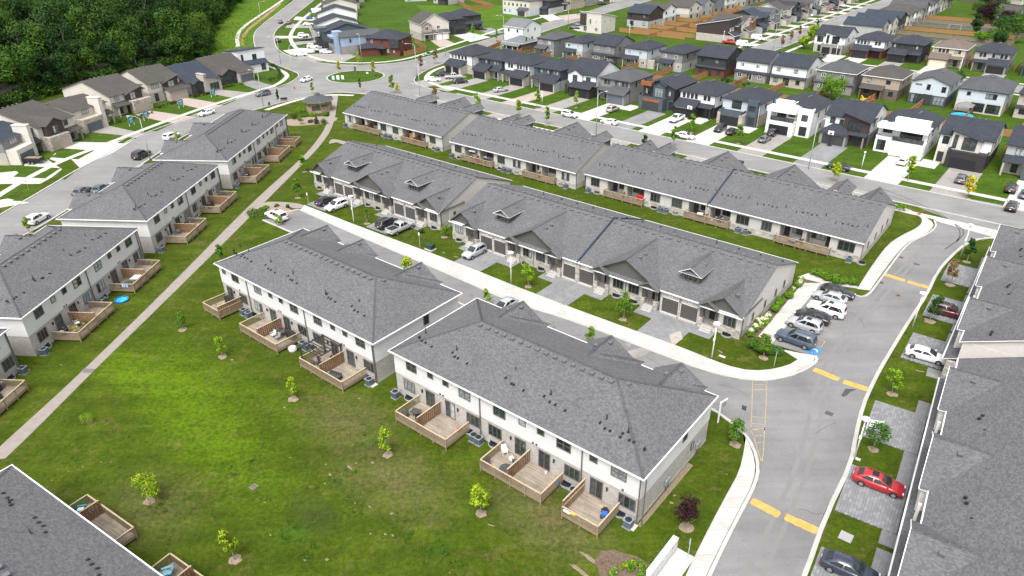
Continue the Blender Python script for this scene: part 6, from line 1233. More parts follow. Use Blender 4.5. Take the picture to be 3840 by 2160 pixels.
# ------------------------------------------------------------------ vehicles
def paint(name,c):return plain('car_paint_'+name,c,.32,.03,.5,0.0,.8)
PT=dict(white=paint('white',(.78,.78,.78)),black=paint('black',(.012,.013,.016)),silver=paint('silver',(.36,.37,.38)),grey=paint('grey',(.10,.105,.115)),navy=paint('navy',(.022,.032,.055)),red=paint('red',(.36,.012,.018)),maroon=paint('maroon',(.085,.010,.016)),slate=paint('slate_blue',(.05,.075,.11)),blue=paint('blue',(.03,.09,.22)),teal=paint('teal',(.04,.09,.10)),tan=paint('champagne',(.34,.31,.27)))
CGL=glass('car_window_glass',(.012,.014,.016),.05);CGL2=glass('car_windshield_glass',(.030,.038,.040),.05);TYREM=plain('tyre',(.02,.02,.021),.85,.1);RIM=plain('alloy_rim',(.32,.33,.34),.35,.1,4,.5);LAMP_R=plain('tail_lamp_red',(.30,.008,.010),.25,.05);LAMP_W=plain('head_lamp_clear',(.62,.64,.66),.15,.05);PLATE=plain('licence_plate',(.7,.7,.72),.5,.05);CHROME=plain('bright_trim',(.55,.56,.57),.25,.05,3,.6)
# stations along the car: fraction from rear, lower z, shoulder z, half-width factor
CARS=dict(
 sedan=dict(L=4.75,W=1.82,st=[(0,.42,.66,.78),(.012,.30,.88,.88),(.05,.24,.98,.95),(.16,.20,1.0,.985),(.35,.19,.95,1),(.6,.19,.93,1),(.73,.19,.90,.995),(.86,.20,.82,.96),(.95,.23,.72,.88),(.985,.30,.62,.80),(1,.40,.54,.68)],gh=(.06,.21,.53,.735),zr=1.44,zb=.96,wr=.70),
 suv=dict(L=4.65,W=1.88,st=[(0,.45,.80,.84),(.012,.36,1.0,.92),(.04,.28,1.08,.97),(.2,.25,1.08,1),(.5,.25,1.04,1),(.70,.25,1.02,1),(.84,.26,.98,.97),(.94,.28,.88,.90),(.985,.34,.74,.82),(1,.44,.64,.72)],gh=(.012,.085,.52,.72),zr=1.68,zb=1.04,wr=.74),
 wagon=dict(L=5.1,W=1.98,st=[(0,.45,.80,.84),(.012,.36,1.05,.93),(.04,.30,1.14,.97),(.2,.28,1.14,1),(.5,.28,1.10,1),(.70,.28,1.08,1),(.84,.29,1.05,.98),(.95,.31,.96,.92),(.985,.36,.80,.85),(1,.46,.68,.76)],gh=(.008,.055,.53,.70),zr=1.86,zb=1.10,wr=.78),
 pickup=dict(L=5.75,W=2.0,st=[(0,.55,.95,.92),(.01,.5,1.12,.97),(.05,.45,1.14,1),(.3,.42,1.14,1),(.5,.40,1.13,1),(.72,.40,1.12,1),(.86,.42,1.10,.98),(.95,.44,1.04,.95),(.985,.46,.92,.90),(1,.55,.78,.84)],gh=(.345,.375,.60,.72),zr=1.86,zb=1.13,wr=.78),
 van=dict(L=5.6,W=2.05,st=[(0,.5,1.2,.9),(.01,.42,1.25,.97),(.06,.36,1.25,1),(.3,.34,1.25,1),(.6,.34,1.22,1),(.78,.34,1.2,1),(.9,.36,1.06,.96),(.97,.38,.92,.9),(1,.48,.74,.8)],gh=(.005,.02,.70,.86),zr=2.25,zb=1.22,wr=.88))
def car_body(kind,pm,mb=None,m0=0):
    s=CARS[kind];L,Wd=s['L'],s['W']/2;mb=mb or MB();rings=[]
    for f,zl,zs,wf in s['st']:
        hw=Wd*wf;x=(f-.5)*L;h=zs-zl
        half=[(hw*.9,zl),(hw*.985,zl+.18*h),(hw,zl+.5*h),(hw*.985,zl+.80*h),(hw*.93,zs-.015),(hw*.78,zs+.02),(0,zs+.045)]
        rings.append([(x,y,z) for y,z in half]+[(x,-y,z) for y,z in half[-2::-1]])
    n=len(rings[0]);b=len(mb.v)
    for r in rings:mb.v+=r
    for k in range(len(rings)-1):
        for j in range(n-1):mb.f.append((b+k*n+j,b+(k+1)*n+j,b+(k+1)*n+j+1,b+k*n+j+1));mb.m.append(m0);mb.sm.append(True)
    for k in (0,len(rings)-1):
        q=[b+k*n+j for j in range(n)];mb.f.append(tuple(q if k==0 else q[::-1]));mb.m.append(m0);mb.sm.append(False)
    # cabin
    a,b1,c,d=s['gh'];zb,zr=s['zb']-.02,s['zr'];wb,wr=Wd*.95,Wd*s['wr']
    X=lambda f:(f-.5)*L
    lo=[(X(a),wb*.94),(X((a+b1)/2+.05),wb),(X(c),wb),(X(d),wb*.92)]
    hi=[(X(b1),wr*.93),(X(b1+(c-b1)*.35),wr),(X(b1+(c-b1)*.75),wr),(X(c),wr*.95)]
    b2=len(mb.v)
    for side in (1,-1):
        for x,y in lo:mb.v.append((x,y*side,zb))
        for i,(x,y) in enumerate(hi):mb.v.append((x,y*side,zr-(.035 if i in (0,3) else 0)))
    mb.v+=[(hi[0][0]-.02,0,zr),(hi[1][0],0,zr+.045),(hi[2][0],0,zr+.045),(hi[3][0]+.02,0,zr)]
    F=[]
    for i in range(3):F+=[(i,i+1,4+i+1,4+i),(8+i+1,8+i,12+i,12+i+1),(4+i,4+i+1,16+i+1,16+i),(12+i+1,12+i,16+i,16+i+1)]
    F+=[(8,0,4,16),(8,16,12),(3,11,19,7),(11,15,19)]
    for q in F:mb.f.append(tuple(b2+t for t in q));mb.m.append(m0);mb.sm.append(len(q)==4)
    return mb,lo,hi,zb,zr
def car_glass(kind):
    """windscreen, back light and side lights as sheets just outside the cabin faces"""
    s=CARS[kind];_,lo,hi,zb,zr=car_body(kind,None);out={}
    def quad(p,q,r,t,i=.08,o=(0,0,0),j=None):
        p,q,r,t=map(Vector,(p,q,r,t));j=i if j is None else j
        f=lambda u,v:p.lerp(q,u).lerp(t.lerp(r,u),v)+Vector(o)
        return [f(i,j),f(1-i,j),f(1-i,1-j),f(i,1-j)]
    zt=zr-.035
    out['windshield']=[quad((lo[3][0],-lo[3][1],zb),(lo[3][0],lo[3][1],zb),(hi[3][0],hi[3][1],zt),(hi[3][0],-hi[3][1],zt),.06,(.035,0,.03),.07)]
    out['rear_window']=[quad((lo[0][0],lo[0][1],zb),(lo[0][0],-lo[0][1],zb),(hi[0][0],-hi[0][1],zt),(hi[0][0],hi[0][1],zt),.10,(-.03,0,.03),.16)]
    sw=[]
    for sd in (1,-1):
        A=[Vector((x,y*sd,zb)) for x,y in lo];B=[Vector((x,y*sd,zr-(.035 if i in (0,3) else 0))) for i,(x,y) in enumerate(hi)];off=Vector((0,.022*sd,.01))
        def P(fr,v):                                  # along the side, fr 0..1 rear to front
            k=min(2,int(fr*3));u=fr*3-k;return A[k].lerp(A[k+1],u).lerp(B[k].lerp(B[k+1],u),v)+off
        cuts=[(.10,.30),(.32,.60),(.62,.93)] if kind in ('suv','wagon') else ([(.14,.52),(.55,.93)] if kind=='sedan' else ([(.1,.48),(.52,.92)] if kind=='pickup' else [(.66,.94)]))
        for f0,f1 in cuts:sw.append([P(f0,.16),P(f1,.16),P(f1-(.10 if f1>.9 else 0),.86),P(f0+(.07 if f0<.2 else 0),.86)])
    out['side_window']=sw
    return out
def wheel_mesh(r):
    def t():mb=MB();mb.tube((0,-.12,0),(0,.12,0),r,r,14);return mb.mesh('tyre',[TYREM])
    def q():
        mb=MB();mb.tube((0,-.13,0),(0,.13,0),r*.62,r*.62,10)
        return mb.mesh('rim',[RIM])
    return cached(('tyre',r),t),cached(('rim',r),q)
CARP={}
def car(label,p,ang,kind,col,roof=None,cat=None,rails=False,sun=False,far=False,lift=0.0,bed=None):
    p=Vector(p);key=(kind,col,sun,rails,far,bed);nm=dict(sedan='parked_car',suv='parked_suv',wagon='parked_suv',pickup='pickup_truck',van='van')[kind]
    cat=cat or dict(sedan='car',suv='car',wagon='car',pickup='pickup truck',van='van')[kind];loc=(p.x,p.y,.034+lift)
    if key in CARP:
        if far:o=CARP[key].copy();COL.objects.link(o);o.location=loc;o.rotation_euler=(0,0,ang);o['label']=label;return o
        return dup(CARP[key],loc,ang,label,'parked cars and trucks')
    s=CARS[kind];L,Wd=s['L'],s['W']/2;r=.345 if kind in ('suv','wagon','pickup','van') else .325;pm=PT[col];gl=cached(('cargl',kind),lambda:car_glass(kind));axles=(-L*.305,L*.315)
    def lights(mb,m,rear):
        x=-L/2 if rear else L/2;z=s['st'][1][2]-.16 if rear else s['st'][-2][2]-.02
        return x,z
    if far:
        mb,*_=car_body(kind,pm)
        for k,fs in gl.items():
            for q in fs:mb.face(q,1)
        for ax in axles:
            for sd in (1,-1):mb.tube((ax,sd*(Wd-.2),r),(ax,sd*(Wd+.01),r),r,r,10,2)
        for sd in (1,-1):mb.box(-L/2-.01,-L/2+.12,sd*Wd*.62-.14,sd*Wd*.62+.14,s['st'][1][2]-.22,s['st'][1][2]-.08,3);mb.box(L/2-.16,L/2-.03,sd*Wd*.58-.16,sd*Wd*.58+.16,s['st'][-2][2]-.04,s['st'][-2][2]+.06,4)
        o=mb.build(nm,[pm,CGL,TYREM,LAMP_R,LAMP_W],None,loc,ang);tag(o,label,cat,'parked cars and trucks');CARP[key]=o;return o
    t=thing(nm,label,cat,loc,ang,'parked cars and trucks');CARP[key]=t
    mb,*_=car_body(kind,pm);mb.build('body',[pm],t)
    for k,fs in gl.items():
        for q in fs:m2=MB();m2.face(q);m2.build(k,[CGL2 if k=='windshield' else CGL],t)
    tm,rm_=wheel_mesh(r)
    for ax in axles:
        for sd in (1,-1):
            arch=MB();arch.tube((ax,sd*(Wd-.3),r+.02),(ax,sd*(Wd+.004),r+.02),r+.07,r+.06,14);arch.build('wheel_arch',[TYREM],t)
            wo=obj('wheel',tm,t,(ax,sd*(Wd-.10),r));obj('rim',rm_,wo)
    for sd in (1,-1):
        y=sd*Wd;zt=s['st'][1][2];zh=s['st'][-2][2]
        m2=MB();m2.box(-L/2-.004,-L/2+.16,min(y*.50,y*.905),max(y*.50,y*.905),zt-.24,zt-.09);m2.build('taillight',[LAMP_R],t)
        m2=MB();m2.box(L/2-.28,L/2-.055,min(y*.46,y*.80),max(y*.46,y*.80),zh-.05,zh+.075);m2.build('headlight',[LAMP_W],t)
        xm=(s['gh'][3]-.5)*L-.25;m2=MB();m2.box(xm-.09,xm+.09,min(y*.96,y*1.10),max(y*.96,y*1.10),s['zb']+.02,s['zb']+.16);m2.build('mirror',[pm],t)
        if rails:m2=MB();X=lambda f:(f-.5)*L;m2.bar((X(s['gh'][1])+.15,y*s['wr']*.9,s['zr']+.05),(X(s['gh'][2])-.1,y*s['wr']*.9,s['zr']+.05),.05,.05);m2.build('roof_rail',[CHROME],t)
    m2=MB();m2.box(-L/2-.015,-L/2+.02,-.17,.17,.62,.76);m2.build('licence_plate',[PLATE],t)
    m2=MB();m2.box(L/2-.1,L/2+.004,-Wd*.42,Wd*.42,.45,.62);m2.build('grille',[BLACKP],t)
    if sun:
        X=lambda f:(f-.5)*L;xa=X(s['gh'][2])-.9;m2=MB();m2.slab([(xa,-.38,s['zr']+.055),(xa+.62,-.38,s['zr']+.05),(xa+.62,.38,s['zr']+.05),(xa,.38,s['zr']+.055)],.03);m2.build('sunroof',[CGL],t)
    if kind=='pickup':
        m2=MB();xa,xb=-L/2+.12,(s['gh'][0]-.5)*L-.06
        m2.box(xa,xb,-Wd*.78,Wd*.78,1.165,1.19);m2.build('bed_cover',[bed or BLACKP],t)
        m2=MB();
        for sd in (1,-1):m2.box(xa-.06,xb,min(sd*Wd*.79,sd*Wd*.93),max(sd*Wd*.79,sd*Wd*.93),1.1,1.22)
        m2.box(xa-.08,xa,-Wd*.9,Wd*.9,1.05,1.22);m2.build('bed_rail',[pm],t)
    return t
au,av=A2,A2+R(90);a1,b1=A1,A1+R(90)
CL=[  # near cars
 ('black sedan at the head of the parking bays, facing the drive',(3,2,770,95),a1,'sedan','black',{}),('silver sedan between the black sedan and the tall white vehicle in the parking bays',(3,2,690,150),a1+R(180),'sedan','silver',{}),('tall white sport utility in the parking bays with sunroof',(3,2,660,270),a1+R(180),'wagon','white',dict(sun=True,rails=True)),
 ('black sedan with silver window trim between the two light cars in the parking bays',(3,2,530,335),a1+R(180),'sedan','black',{}),('silver crossover with sunroof in the parking bays',(3,2,445,415),a1+R(180),'suv','silver',dict(sun=True)),('slate blue sport utility in the accessible parking bay',(3,2,360,555),a1+R(180),'wagon','slate',dict(rails=True)),
 ('maroon crossover with silver roof rails on a driveway beside the round tree',(3,2,1840,290),a1+R(4),'suv','maroon',dict(rails=True,sun=True)),('white sedan nosed up to the garages on the right',(3,2,1620,710),R(-34),'sedan','white',{}),('bright red sedan with sunroof on the grey paver driveway',(3,3,1160,580),R(-34),'sedan','red',dict(sun=True)),('black sedan cut by the bottom edge of the photo',(3,3,880,1415),R(-34),'sedan','navy',{}),
 ('black hatchback sedan on the first lane driveway',(1,1,712,575),b1,'sedan','black',{}),('white crossover on the first lane driveway facing the lane',(1,1,805,625),b1+R(180),'suv','white',{}),('black crossover beside the silver pickup',(1,1,1300,795),b1,'suv','black',dict(rails=True)),('silver pickup truck with covered bed on a lane driveway',(1,1,1425,840),b1,'pickup','silver',{}),('silver crossover alone on the paver driveway of the middle lane bungalow',(1,1,2135,1075),b1+R(180),'suv','silver',dict(rails=True)),('white sport utility parked at the dead end of the lane',(1,1,225,725),a1+R(180),'wagon','white',dict(sun=True)),
 ('silver car half hidden behind the roof of the nearest middle block',(1,2,2420,235),b1+R(180),'sedan','silver',{}),
 ('white crossover driving on the near-left street',(0,1,375,750),R(82),'suv','white',{}),('grey sedan parked on the near-left street behind a roof gable',(0,1,800,480),R(86),'sedan','grey',{}),('dark teal car almost hidden by the townhouse roof on the near-left street',(0,1,985,455),R(86),'sedan','teal',{}),('black minivan on the near-left street by the lamp post',(0,1,1375,130),R(80),'wagon','black',dict(rails=True)),
 ('white crossover near the far townhouse gables on the near-left street',(0,0,1665,1340),R(72),'suv','white',{}),('white sedan coming down the near-left street',(0,0,2000,1110),R(238),'sedan','white',{}),('grey sport utility coming down the street before the gazebo',(1,0,95,925),R(225),'suv','grey',{}),('white sedan leaving the roundabout',(1,0,515,785),R(245),'sedan','white',{}),
 ('white sedan at the left of the driveways by the first street row house',(1,0,1740,785),av-R(50),'sedan','white',{}),('black crossover behind the silver pickup at the first street row house',(1,0,1840,735),av-R(40),'suv','black',{}),('silver pickup truck beside the first street row house',(1,0,1935,760),av-R(45),'pickup','silver',{}),('black compact crossover in front of the second street row garage',(1,0,2000,805),av-R(30),'suv','black',{}),('silver sedan on the drive of the third street row house',(1,0,2390,885),av-R(20),'sedan','silver',{}),
 ('old silver sport utility on the drive of the light grey house',(2,0,1025,1075),av,'suv','tan',dict(rails=True)),('white crossover parked along the street, left of the two',(2,0,610,1130),au,'suv','white',{}),('white hatchback parked along the street before the light grey house',(2,0,990,1200),au+R(180),'sedan','white',{}),('white pickup truck on the drive of the open garage house',(2,0,1640,1170),av+R(180),'pickup','white',{}),('white coupe parked along the street before the pale blue house',(2,0,1725,1335),au,'sedan','white',{}),
 ('black sport utility on the drive of the pale blue house',(2,0,2060,1265),av+R(180),'suv','black',{}),('black low sedan beside the black sport utility of the pale blue house',(2,0,2175,1290),av,'sedan','black',{}),('dark grey sedan nearer the pavement at the white balcony house',(2,0,2490,1365),av,'sedan','grey',{}),('black crossover nearer the garage at the white balcony house',(3,0,150,1305),av,'suv','black',{}),
 ('white compact car on the white concrete drive of the terrace house',(3,1,1405,190),av,'sedan','white',{}),('black sedan parked along the street near the rear parapet bungalows',(3,1,780,245),au+R(180),'sedan','black',{}),('dark grey crossover on the herringbone drive of the slanted white house',(3,1,1965,365),av,'suv','grey',{}),('black crossover by the brown garage at the right edge',(3,1,2445,455),av,'suv','black',{}),('slate blue sedan cut by the right edge',(3,1,2580,510),av,'sedan','slate',{}),('black crossover nearest the street at the right edge',(3,1,2450,630),av,'suv','black',dict(rails=True)),
 ('black pickup style car at the white corner house of the third row',(3,0,620,560),av,'suv','black',{})]
for lab,q,ang,k,c,kw in CL:car(lab,K(*q),ang,k,c,**kw)
FC=[('navy crossover going up the bend road',(1,0,265,225),R(100),'suv','navy'),('maroon crossover behind the navy one on the bend road',(1,0,345,235),R(100),'suv','maroon'),('black car parked in the lay-by of the bend road',(1,0,240,405),R(105),'suv','black'),('blue car on a drive of the bend road',(1,0,556,185),R(20),'sedan','blue'),('white car below the blue one on the bend road drives',(1,0,530,245),R(20),'sedan','white'),('white sport utility above the black truck on the bend road drives',(1,0,487,355),R(10),'suv','white'),('black pickup truck on a bend road drive',(1,0,508,395),R(190),'pickup','black'),('white sport utility in front of the charcoal box house',(1,0,580,465),R(0),'suv','white'),('silver pickup truck beside the light blue house',(1,0,655,500),R(-10),'pickup','silver'),('white coupe closest to the light blue house',(1,0,705,515),R(-10),'sedan','white'),('white sedan across the pavement by the bend',(1,0,460,540),R(5),'sedan','white'),('black car near the top drives of the bend road',(1,0,590,120),R(15),'sedan','black'),
 ('dark sedan beside the weedy lot',(1,0,2205,290),R(-30),'sedan','black'),('dark sedan at the white modern house, nearer one',(2,0,655,280),R(-15),'sedan','black'),('dark sedan at the white modern house, farther one',(2,0,690,252),R(-15),'sedan','navy'),('white cargo van at the charcoal modern house',(2,0,2290,450),au+R(8),'van','white'),('white van with an orange ladder rack farther up the far street',(2,0,2430,390),au,'van','white'),('red pickup truck behind the white cargo van',(2,0,2150,425),au,'pickup','red'),('white car at the top beyond the north road',(2,0,845,30),R(10),'sedan','white'),('black car at the top beyond the north road',(2,0,920,45),R(10),'sedan','black'),
 ('black sport utility on the left drives of the far street',(3,0,200,235),au,'suv','black'),('black car half behind a small tree on the far street',(3,0,310,205),au,'sedan','black'),('white crossover on the far street drives, nearer',(3,0,420,172),au,'suv','white'),('white crossover on the far street drives, farther',(3,0,488,160),au,'suv','white'),('blue car on the far street drives',(3,0,550,108),au,'sedan','blue'),('red sedan on the far street drives',(3,0,690,105),au,'sedan','red'),('white van above the red sedan on the far street',(3,0,650,85),au,'van','white'),('grey crossover behind the red sedan on the far street',(3,0,775,98),au,'suv','grey'),('dark blue car near the top of the far street',(3,0,765,68),au,'sedan','navy'),('white car at the top of the far street',(3,0,835,68),au,'sedan','white'),('silver crossover driving along the far street',(3,0,592,215),av,'suv','silver')]
for lab,q,ang,k,c in FC:car(lab,K(*q),ang,k,c,far=True)
# dump trailer on the first near-street drive
p=K(0,1,335,185);t=thing('dump_trailer','black tandem dump trailer loaded with tan soil at the left edge','trailer',(p.x,p.y,.03),R(-4));mb=MB()
for s in (1,-1):mb.box(-2,2,s*.95-.04,s*.95+.04,.75,1.4)
mb.box(-2.04,-1.96,-.95,.95,.75,1.4);mb.box(1.96,2.04,-.95,.95,.75,1.4);mb.box(-2,2,-.95,.95,.7,.78);mb.bar((2,-.5,.65),(3.3,0,.65),.08,.1);mb.bar((2,.5,.65),(3.3,0,.65),.08,.1);mb.build('tub',[BLACKP],t)
mb=MB();mb.box(-1.9,1.9,-.88,.88,.8,1.3);mb.build('soil_load',[DIRT],t);tm,rm_=wheel_mesh(.345)
for x in (-.45,.4):
    for s in (1,-1):wo=obj('wheel',tm,t,(x,s*1.1,.345));obj('rim',rm_,wo)
# ------------------------------------------------------------------ driveways of the detached houses
for u,mat,wd,off in ((-167,PAVE_W,8,0),(-156.6,PAVE_W,5.6,0),(-141.6,PAVE_W,5.6,0),(-130.0,PAVE_P,5.6,0),(-117.6,PAVE_W,5.8,0),(-105.4,CONC_W,5.8,0),(-92.6,PAVE,5.6,0),(-84.6,CONC_W,6.2,0),(-71.6,CONC_W,6.0,0),(-58.6,PAVE_W,6.0,0),(-45.6,PAVE,6.0,0),(-30.4,CONC_W,6.6,0),(-18.2,PAVE_W,6.2,0),(-5.0,CONC_W,7.5,0),(6,PAVE_W,6,0)):
    drv(u-wd/2,u+wd/2,ST_N+.35,HV-2.6,mat);
    if mat is CONC_W:drv(u+wd/2,u+wd/2+3.5,HV-6,HV-.2,CONC_W,.034)
for u,mat in ((-80,CONC_W),(-72.5,CONC_W),(-60.4,PAVE_W),(-47.4,CONC_W),(-30,PAVE_W),(-16,CONC_W)):drv(u-3,u+3,266.3,281.5,mat)
for k,v in enumerate((284,298,311.5,324.5,337.5,350.5,363.5,376.5,389.5,402.5,415.5,428.5)):drv(-119.6,-110.2,v-4.8,v+.8,CONC_W if k%2==0 else PAVE_W)
for k in range(9):drv(-100.8,-91,322+13*k-3,322+13*k+3,CONC_W)
WZ=[.026]
def wdrive(pxs,mat):
    WZ[0]+=.0016;return sheet('driveway',PX(pxs),mat,WZ[0])
wdrive([(186,597),(230,612),(345,553),(280,533),(235,545)],CONC_W);wdrive([(0,648),(-40,690),(150,690),(240,640),(180,600),(95,612),(80,640)],CONC_W);wdrive([(-60,790),(110,760),(30,745),(-60,760)],CONC_W)
wdrive([(228,557),(278,532),(420,535),(520,513),(420,575),(300,630)],CONC_W);wdrive([(340,497),(400,470),(560,505),(470,530)],PAVE_W);wdrive([(505,432),(565,415),(735,440),(650,465)],PAVE_P);wdrive([(640,382),(695,366),(850,392),(780,415)],PAVE_P);wdrive([(780,350),(825,336),(960,350),(900,372)],PAVE_W);wdrive([(900,312),(945,300),(1040,325),(985,345)],PAVE)
wdrive([(1090,205),(1240,200),(1330,205),(1290,225),(1180,232),(1120,218)],PAVE_W);wdrive([(1060,190),(1125,180),(1200,182),(1180,196),(1090,205)],CONC_W);wdrive([(1095,160),(1180,148),(1190,158),(1100,172)],PAVE_W);wdrive([(1032,135),(1170,135),(1170,142),(1032,145)],CONC_W);wdrive([(1080,88),(1170,95),(1170,105),(1070,105)],PAVE_W);wdrive([(1110,62),(1180,70),(1180,78),(1100,75)],CONC_W)
wdrive([(1285,215),(1345,207),(1290,232),(1215,234)],PAVE_W);wdrive([(1610,150),(1660,143),(1710,165),(1650,178)],PAVE_P);wdrive([(1700,132),(1760,122),(1840,140),(1765,158)],CONC_W);wdrive([(1790,110),(1840,104),(1890,122),(1840,132)],PAVE)
wdrive([(2090,60),(2160,52),(2185,66),(2120,78)],PAVE_P);wdrive([(2020,58),(2075,55),(2110,72),(2060,80)],CONC_W);wdrive([(2130,104),(2190,88),(2240,100),(2170,118)],CONC_W)
for q in (((0,1,90,215),(0,1,175,208),(0,1,585,235),(0,1,435,335),(0,1,130,318),(0,1,180,280)),((0,1,480,340),(0,1,610,240),(0,1,748,250),(0,1,630,345)),((0,1,0,420),(0,1,225,432),(0,1,60,532),(0,1,-60,530)),((0,1,120,550),(0,1,300,436),(0,1,415,450),(0,1,235,555)),((0,0,800,1365),(0,0,870,1325),(0,0,780,1280),(0,0,850,1275),(0,0,1190,1310),(0,0,1070,1378)),((0,0,1130,1385),(0,0,1240,1325),(0,0,1320,1335),(0,0,1205,1388)),((0,0,1400,1265),(0,0,1560,1172),(0,0,1680,1190),(0,0,1510,1270)),((0,0,1780,1115),(0,0,1880,1062),(0,0,1960,1070),(0,0,1850,1118)),((0,0,2060,1010),(0,0,2180,962),(0,0,2280,970),(0,0,2160,1020)),((0,1,490,130),(0,1,545,95),(0,1,480,60),(0,1,560,40),(0,1,910,65),(0,1,755,150))):
    sheet('yard_lawn',[K(*k_) for k_ in q],YARD,.062)
# paver driveways of the right-hand block: the two nearest ones are laid stone by stone
def stone_drive(o,rz,x0,x1,y0,y1,single):
    t=structure('paver_driveway',(lambda m:(m.face([(x0,y0,.03),(x1,y0,.03),(x1,y1,.03),(x0,y1,.03)]),m)[1])(MB()),[plain('paver_joint_sand',(.09,.09,.09),.95,.2)],o,rz)
    mats=[plain('paver_grey_a',(.20,.203,.21),.9,.14,1.5),plain('paver_grey_b',(.235,.237,.243),.9,.14,1.5),plain('paver_grey_c',(.18,.184,.195),.9,.14,1.5)]
    pw,ph=.50,.285;nx,ny=int((x1-x0)/pw),int((y1-y0)/ph);r=random.Random(int(abs(o[0]*10)));cnt=0;rest=MB()
    for j in range(ny):
        for i in range(nx+1):
            a=x0+(i-(.5 if j%2 else 0))*pw;b=min(a+pw,x1);a=max(a,x0)
            if b-a<.1:continue
            m=r.randrange(3);c,d=y0+j*ph,y0+(j+1)*ph
            if single and cnt<300 and b-a>pw*.9:
                def mk():q=MB();q.box(.012,pw-.012,.012,ph-.012,0,.03,0,False);return q.mesh('paver',[mats[m]])
                obj('paver',cached(('paver',m),mk),t,(a,c,.03+r.uniform(-.003,.003)));cnt+=1
            else:rest.box(a+.012,b-.012,c+.012,d-.012,.03,.06+r.uniform(-.003,.003),m,False)
    if rest.v:rest.build('paver_field',mats,t,kind='stuff')
oE=(oE2.x,oE2.y,0)
for x0,x1 in ((22.1,29.7),(9.3,16.9),(34.9,42.5)):stone_drive(oE,rzE2,x0,x1,-6.8,-1.3,True)
for x0,x1 in ((16.9,22.1),(29.7,31.6),(32.2,34.9),(6.5,9.3),(-1.4,.7),(42.5,45)):mb=MB();mb.face([(x0,-2.6,.03),(x1,-2.6,.03),(x1,-1.0,.03),(x0,-1.0,.03)]);structure('front_walk',mb,[PAVE],oE,rzE2)
oF=(oE1.x,oE1.y,0)
for x0,x1 in ((-4.8,2.6),(-17.9,-10.3),(-30.9,-23.3)):stone_drive(oF,rzE1,x0,x1,-5.8,-1.0,True)
for x0,x1 in ((-10.3,-8.2),(-7.6,-4.8),(-23.3,-21.2),(-20.6,-17.9),(-36,-30.9)):mb=MB();mb.face([(x0,-1.9,.03),(x1,-1.9,.03),(x1,-.9,.03),(x0,-.9,.03)]);structure('front_walk',mb,[PAVE],oF,rzE1)
# ------------------------------------------------------------------ paint on the private drive
def mark(pts,mat=YELL,z=.040,name='road_marking'):return sheet(name,[G(*q) for q in pts],mat,z)
def hump(a,b,label):                                 # speed-hump strips painted yellow with ragged ends
    a,b=G(*a),G(*b);d=(b-a).normalized();n=Vector((-d.y,d.x));mb=MB();k=14;r=random.Random(int(a.x*10));top=[];bot=[]
    for i in range(k+1):
        p=a.lerp(b,i/k);e=.5*(1-.2*(abs(i/k-.5)>.46));top.append(p+n*(e+r.uniform(-.05,.03)));bot.append(p-n*(e+r.uniform(-.05,.03)))
    mb.prism(top+bot[::-1],.024,.034);o=structure('speed_hump_marking',mb,[YELL])
for a,b in ((cp(3,1,1230,1260),cp(3,1,1425,1325)),(cp(3,1,1450,1332),cp(3,1,1655,1388)),(cp(3,2,545,812),cp(3,2,790,912)),(cp(3,2,832,930),cp(3,2,1070,1010)),(cp(2,3,2365,715),cp(3,3,215,855)),(cp(3,3,268,870),cp(3,3,580,1010))):hump(a,b,'')
def line(a,b,wd=.085,mat=YELL2,z=.032):
    a,b=G(*a),G(*b);d=(b-a).normalized();n=Vector((-d.y,d.x))*wd/2;return sheet('parking_line',[a-n,b-n,b+n,a+n],mat,z)
HL,HR=[cp(2,2,2375,925),cp(2,2,2368,1200),cp(2,2,2358,1380),cp(2,3,2350,10),cp(2,3,2385,100),cp(2,3,2465,350)],[cp(2,2,2512,930),cp(2,2,2505,1180),cp(2,2,2490,1400),cp(2,3,2492,10),cp(2,3,2480,250),cp(2,3,2465,350)]
for L in (HL,HR):
    for a,b in zip(L,L[1:]):line(a,b)
for a,b in (((2375,960),(2510,960)),((2374,1010),(2508,1010)),((2364,1270),(2498,1280)),((2360,1335),(2494,1345)),((2355,1395),(2490,1405))):line(cp(2,2,*a),cp(2,2,*b))
for a,b in (((2352,30),(2490,20)),((2375,95),(2488,85)),((2410,160),(2485,148))):line(cp(2,3,*a),cp(2,3,*b))
for a,b in (((850,180),(925,205)),((705,340),(785,375)),((625,425),(720,462)),((555,512),(655,545)),((655,545),(612,598)),((612,598),(550,575)),((840,235),(880,242)),((690,400),(745,412))):line(cp(3,2,*a),cp(3,2,*b))
# accessible symbol on blue behind the slate-blue vehicle
BLU=plain('blue_marking_paint',(.045,.19,.42),.8,.2,3);q=G(*cp(3,2,540,630));ob=A1+R(180)
mb=MB();mb.face([(-.95,-.85,.034),(.95,-.85,.034),(.95,.85,.034),(-.95,.85,.034)]);structure('accessible_bay_panel',mb,[BLU],(q.x,q.y,0),A1+R(90))
mb=MB()
for k in range(14):
    a,b=-1.9+k*.30,-1.9+(k+1)*.30;f=lambda r,t:(r*math.cos(t)-.05,r*math.sin(t)-.12,.039);mb.face([f(.34,a),f(.46,a),f(.46,b),f(.34,b)])
mb.face([(-.12,.1,.0391),(.02,.1,.0391),(.02,.62,.0391),(-.12,.62,.0391)]);mb.face([(-.1,.1,.0393),(.38,.1,.0393),(.38,.2,.0393),(-.1,.2,.0393)]);mb.face([(.3,-.3,.0392),(.42,-.3,.0392),(.42,.18,.0392),(.3,.18,.0392)])
mb.prism([(-.05+.12*math.cos(t),.78+.12*math.sin(t)) for t in np.linspace(0,6.28,11)[:-1]],.0395,.0395);structure('accessible_symbol',mb,[WHITEP],(q.x,q.y,0),A1+R(90))
PATCH=plain('dark_tar_patch',(.055,.053,.053),.9,.2,2)
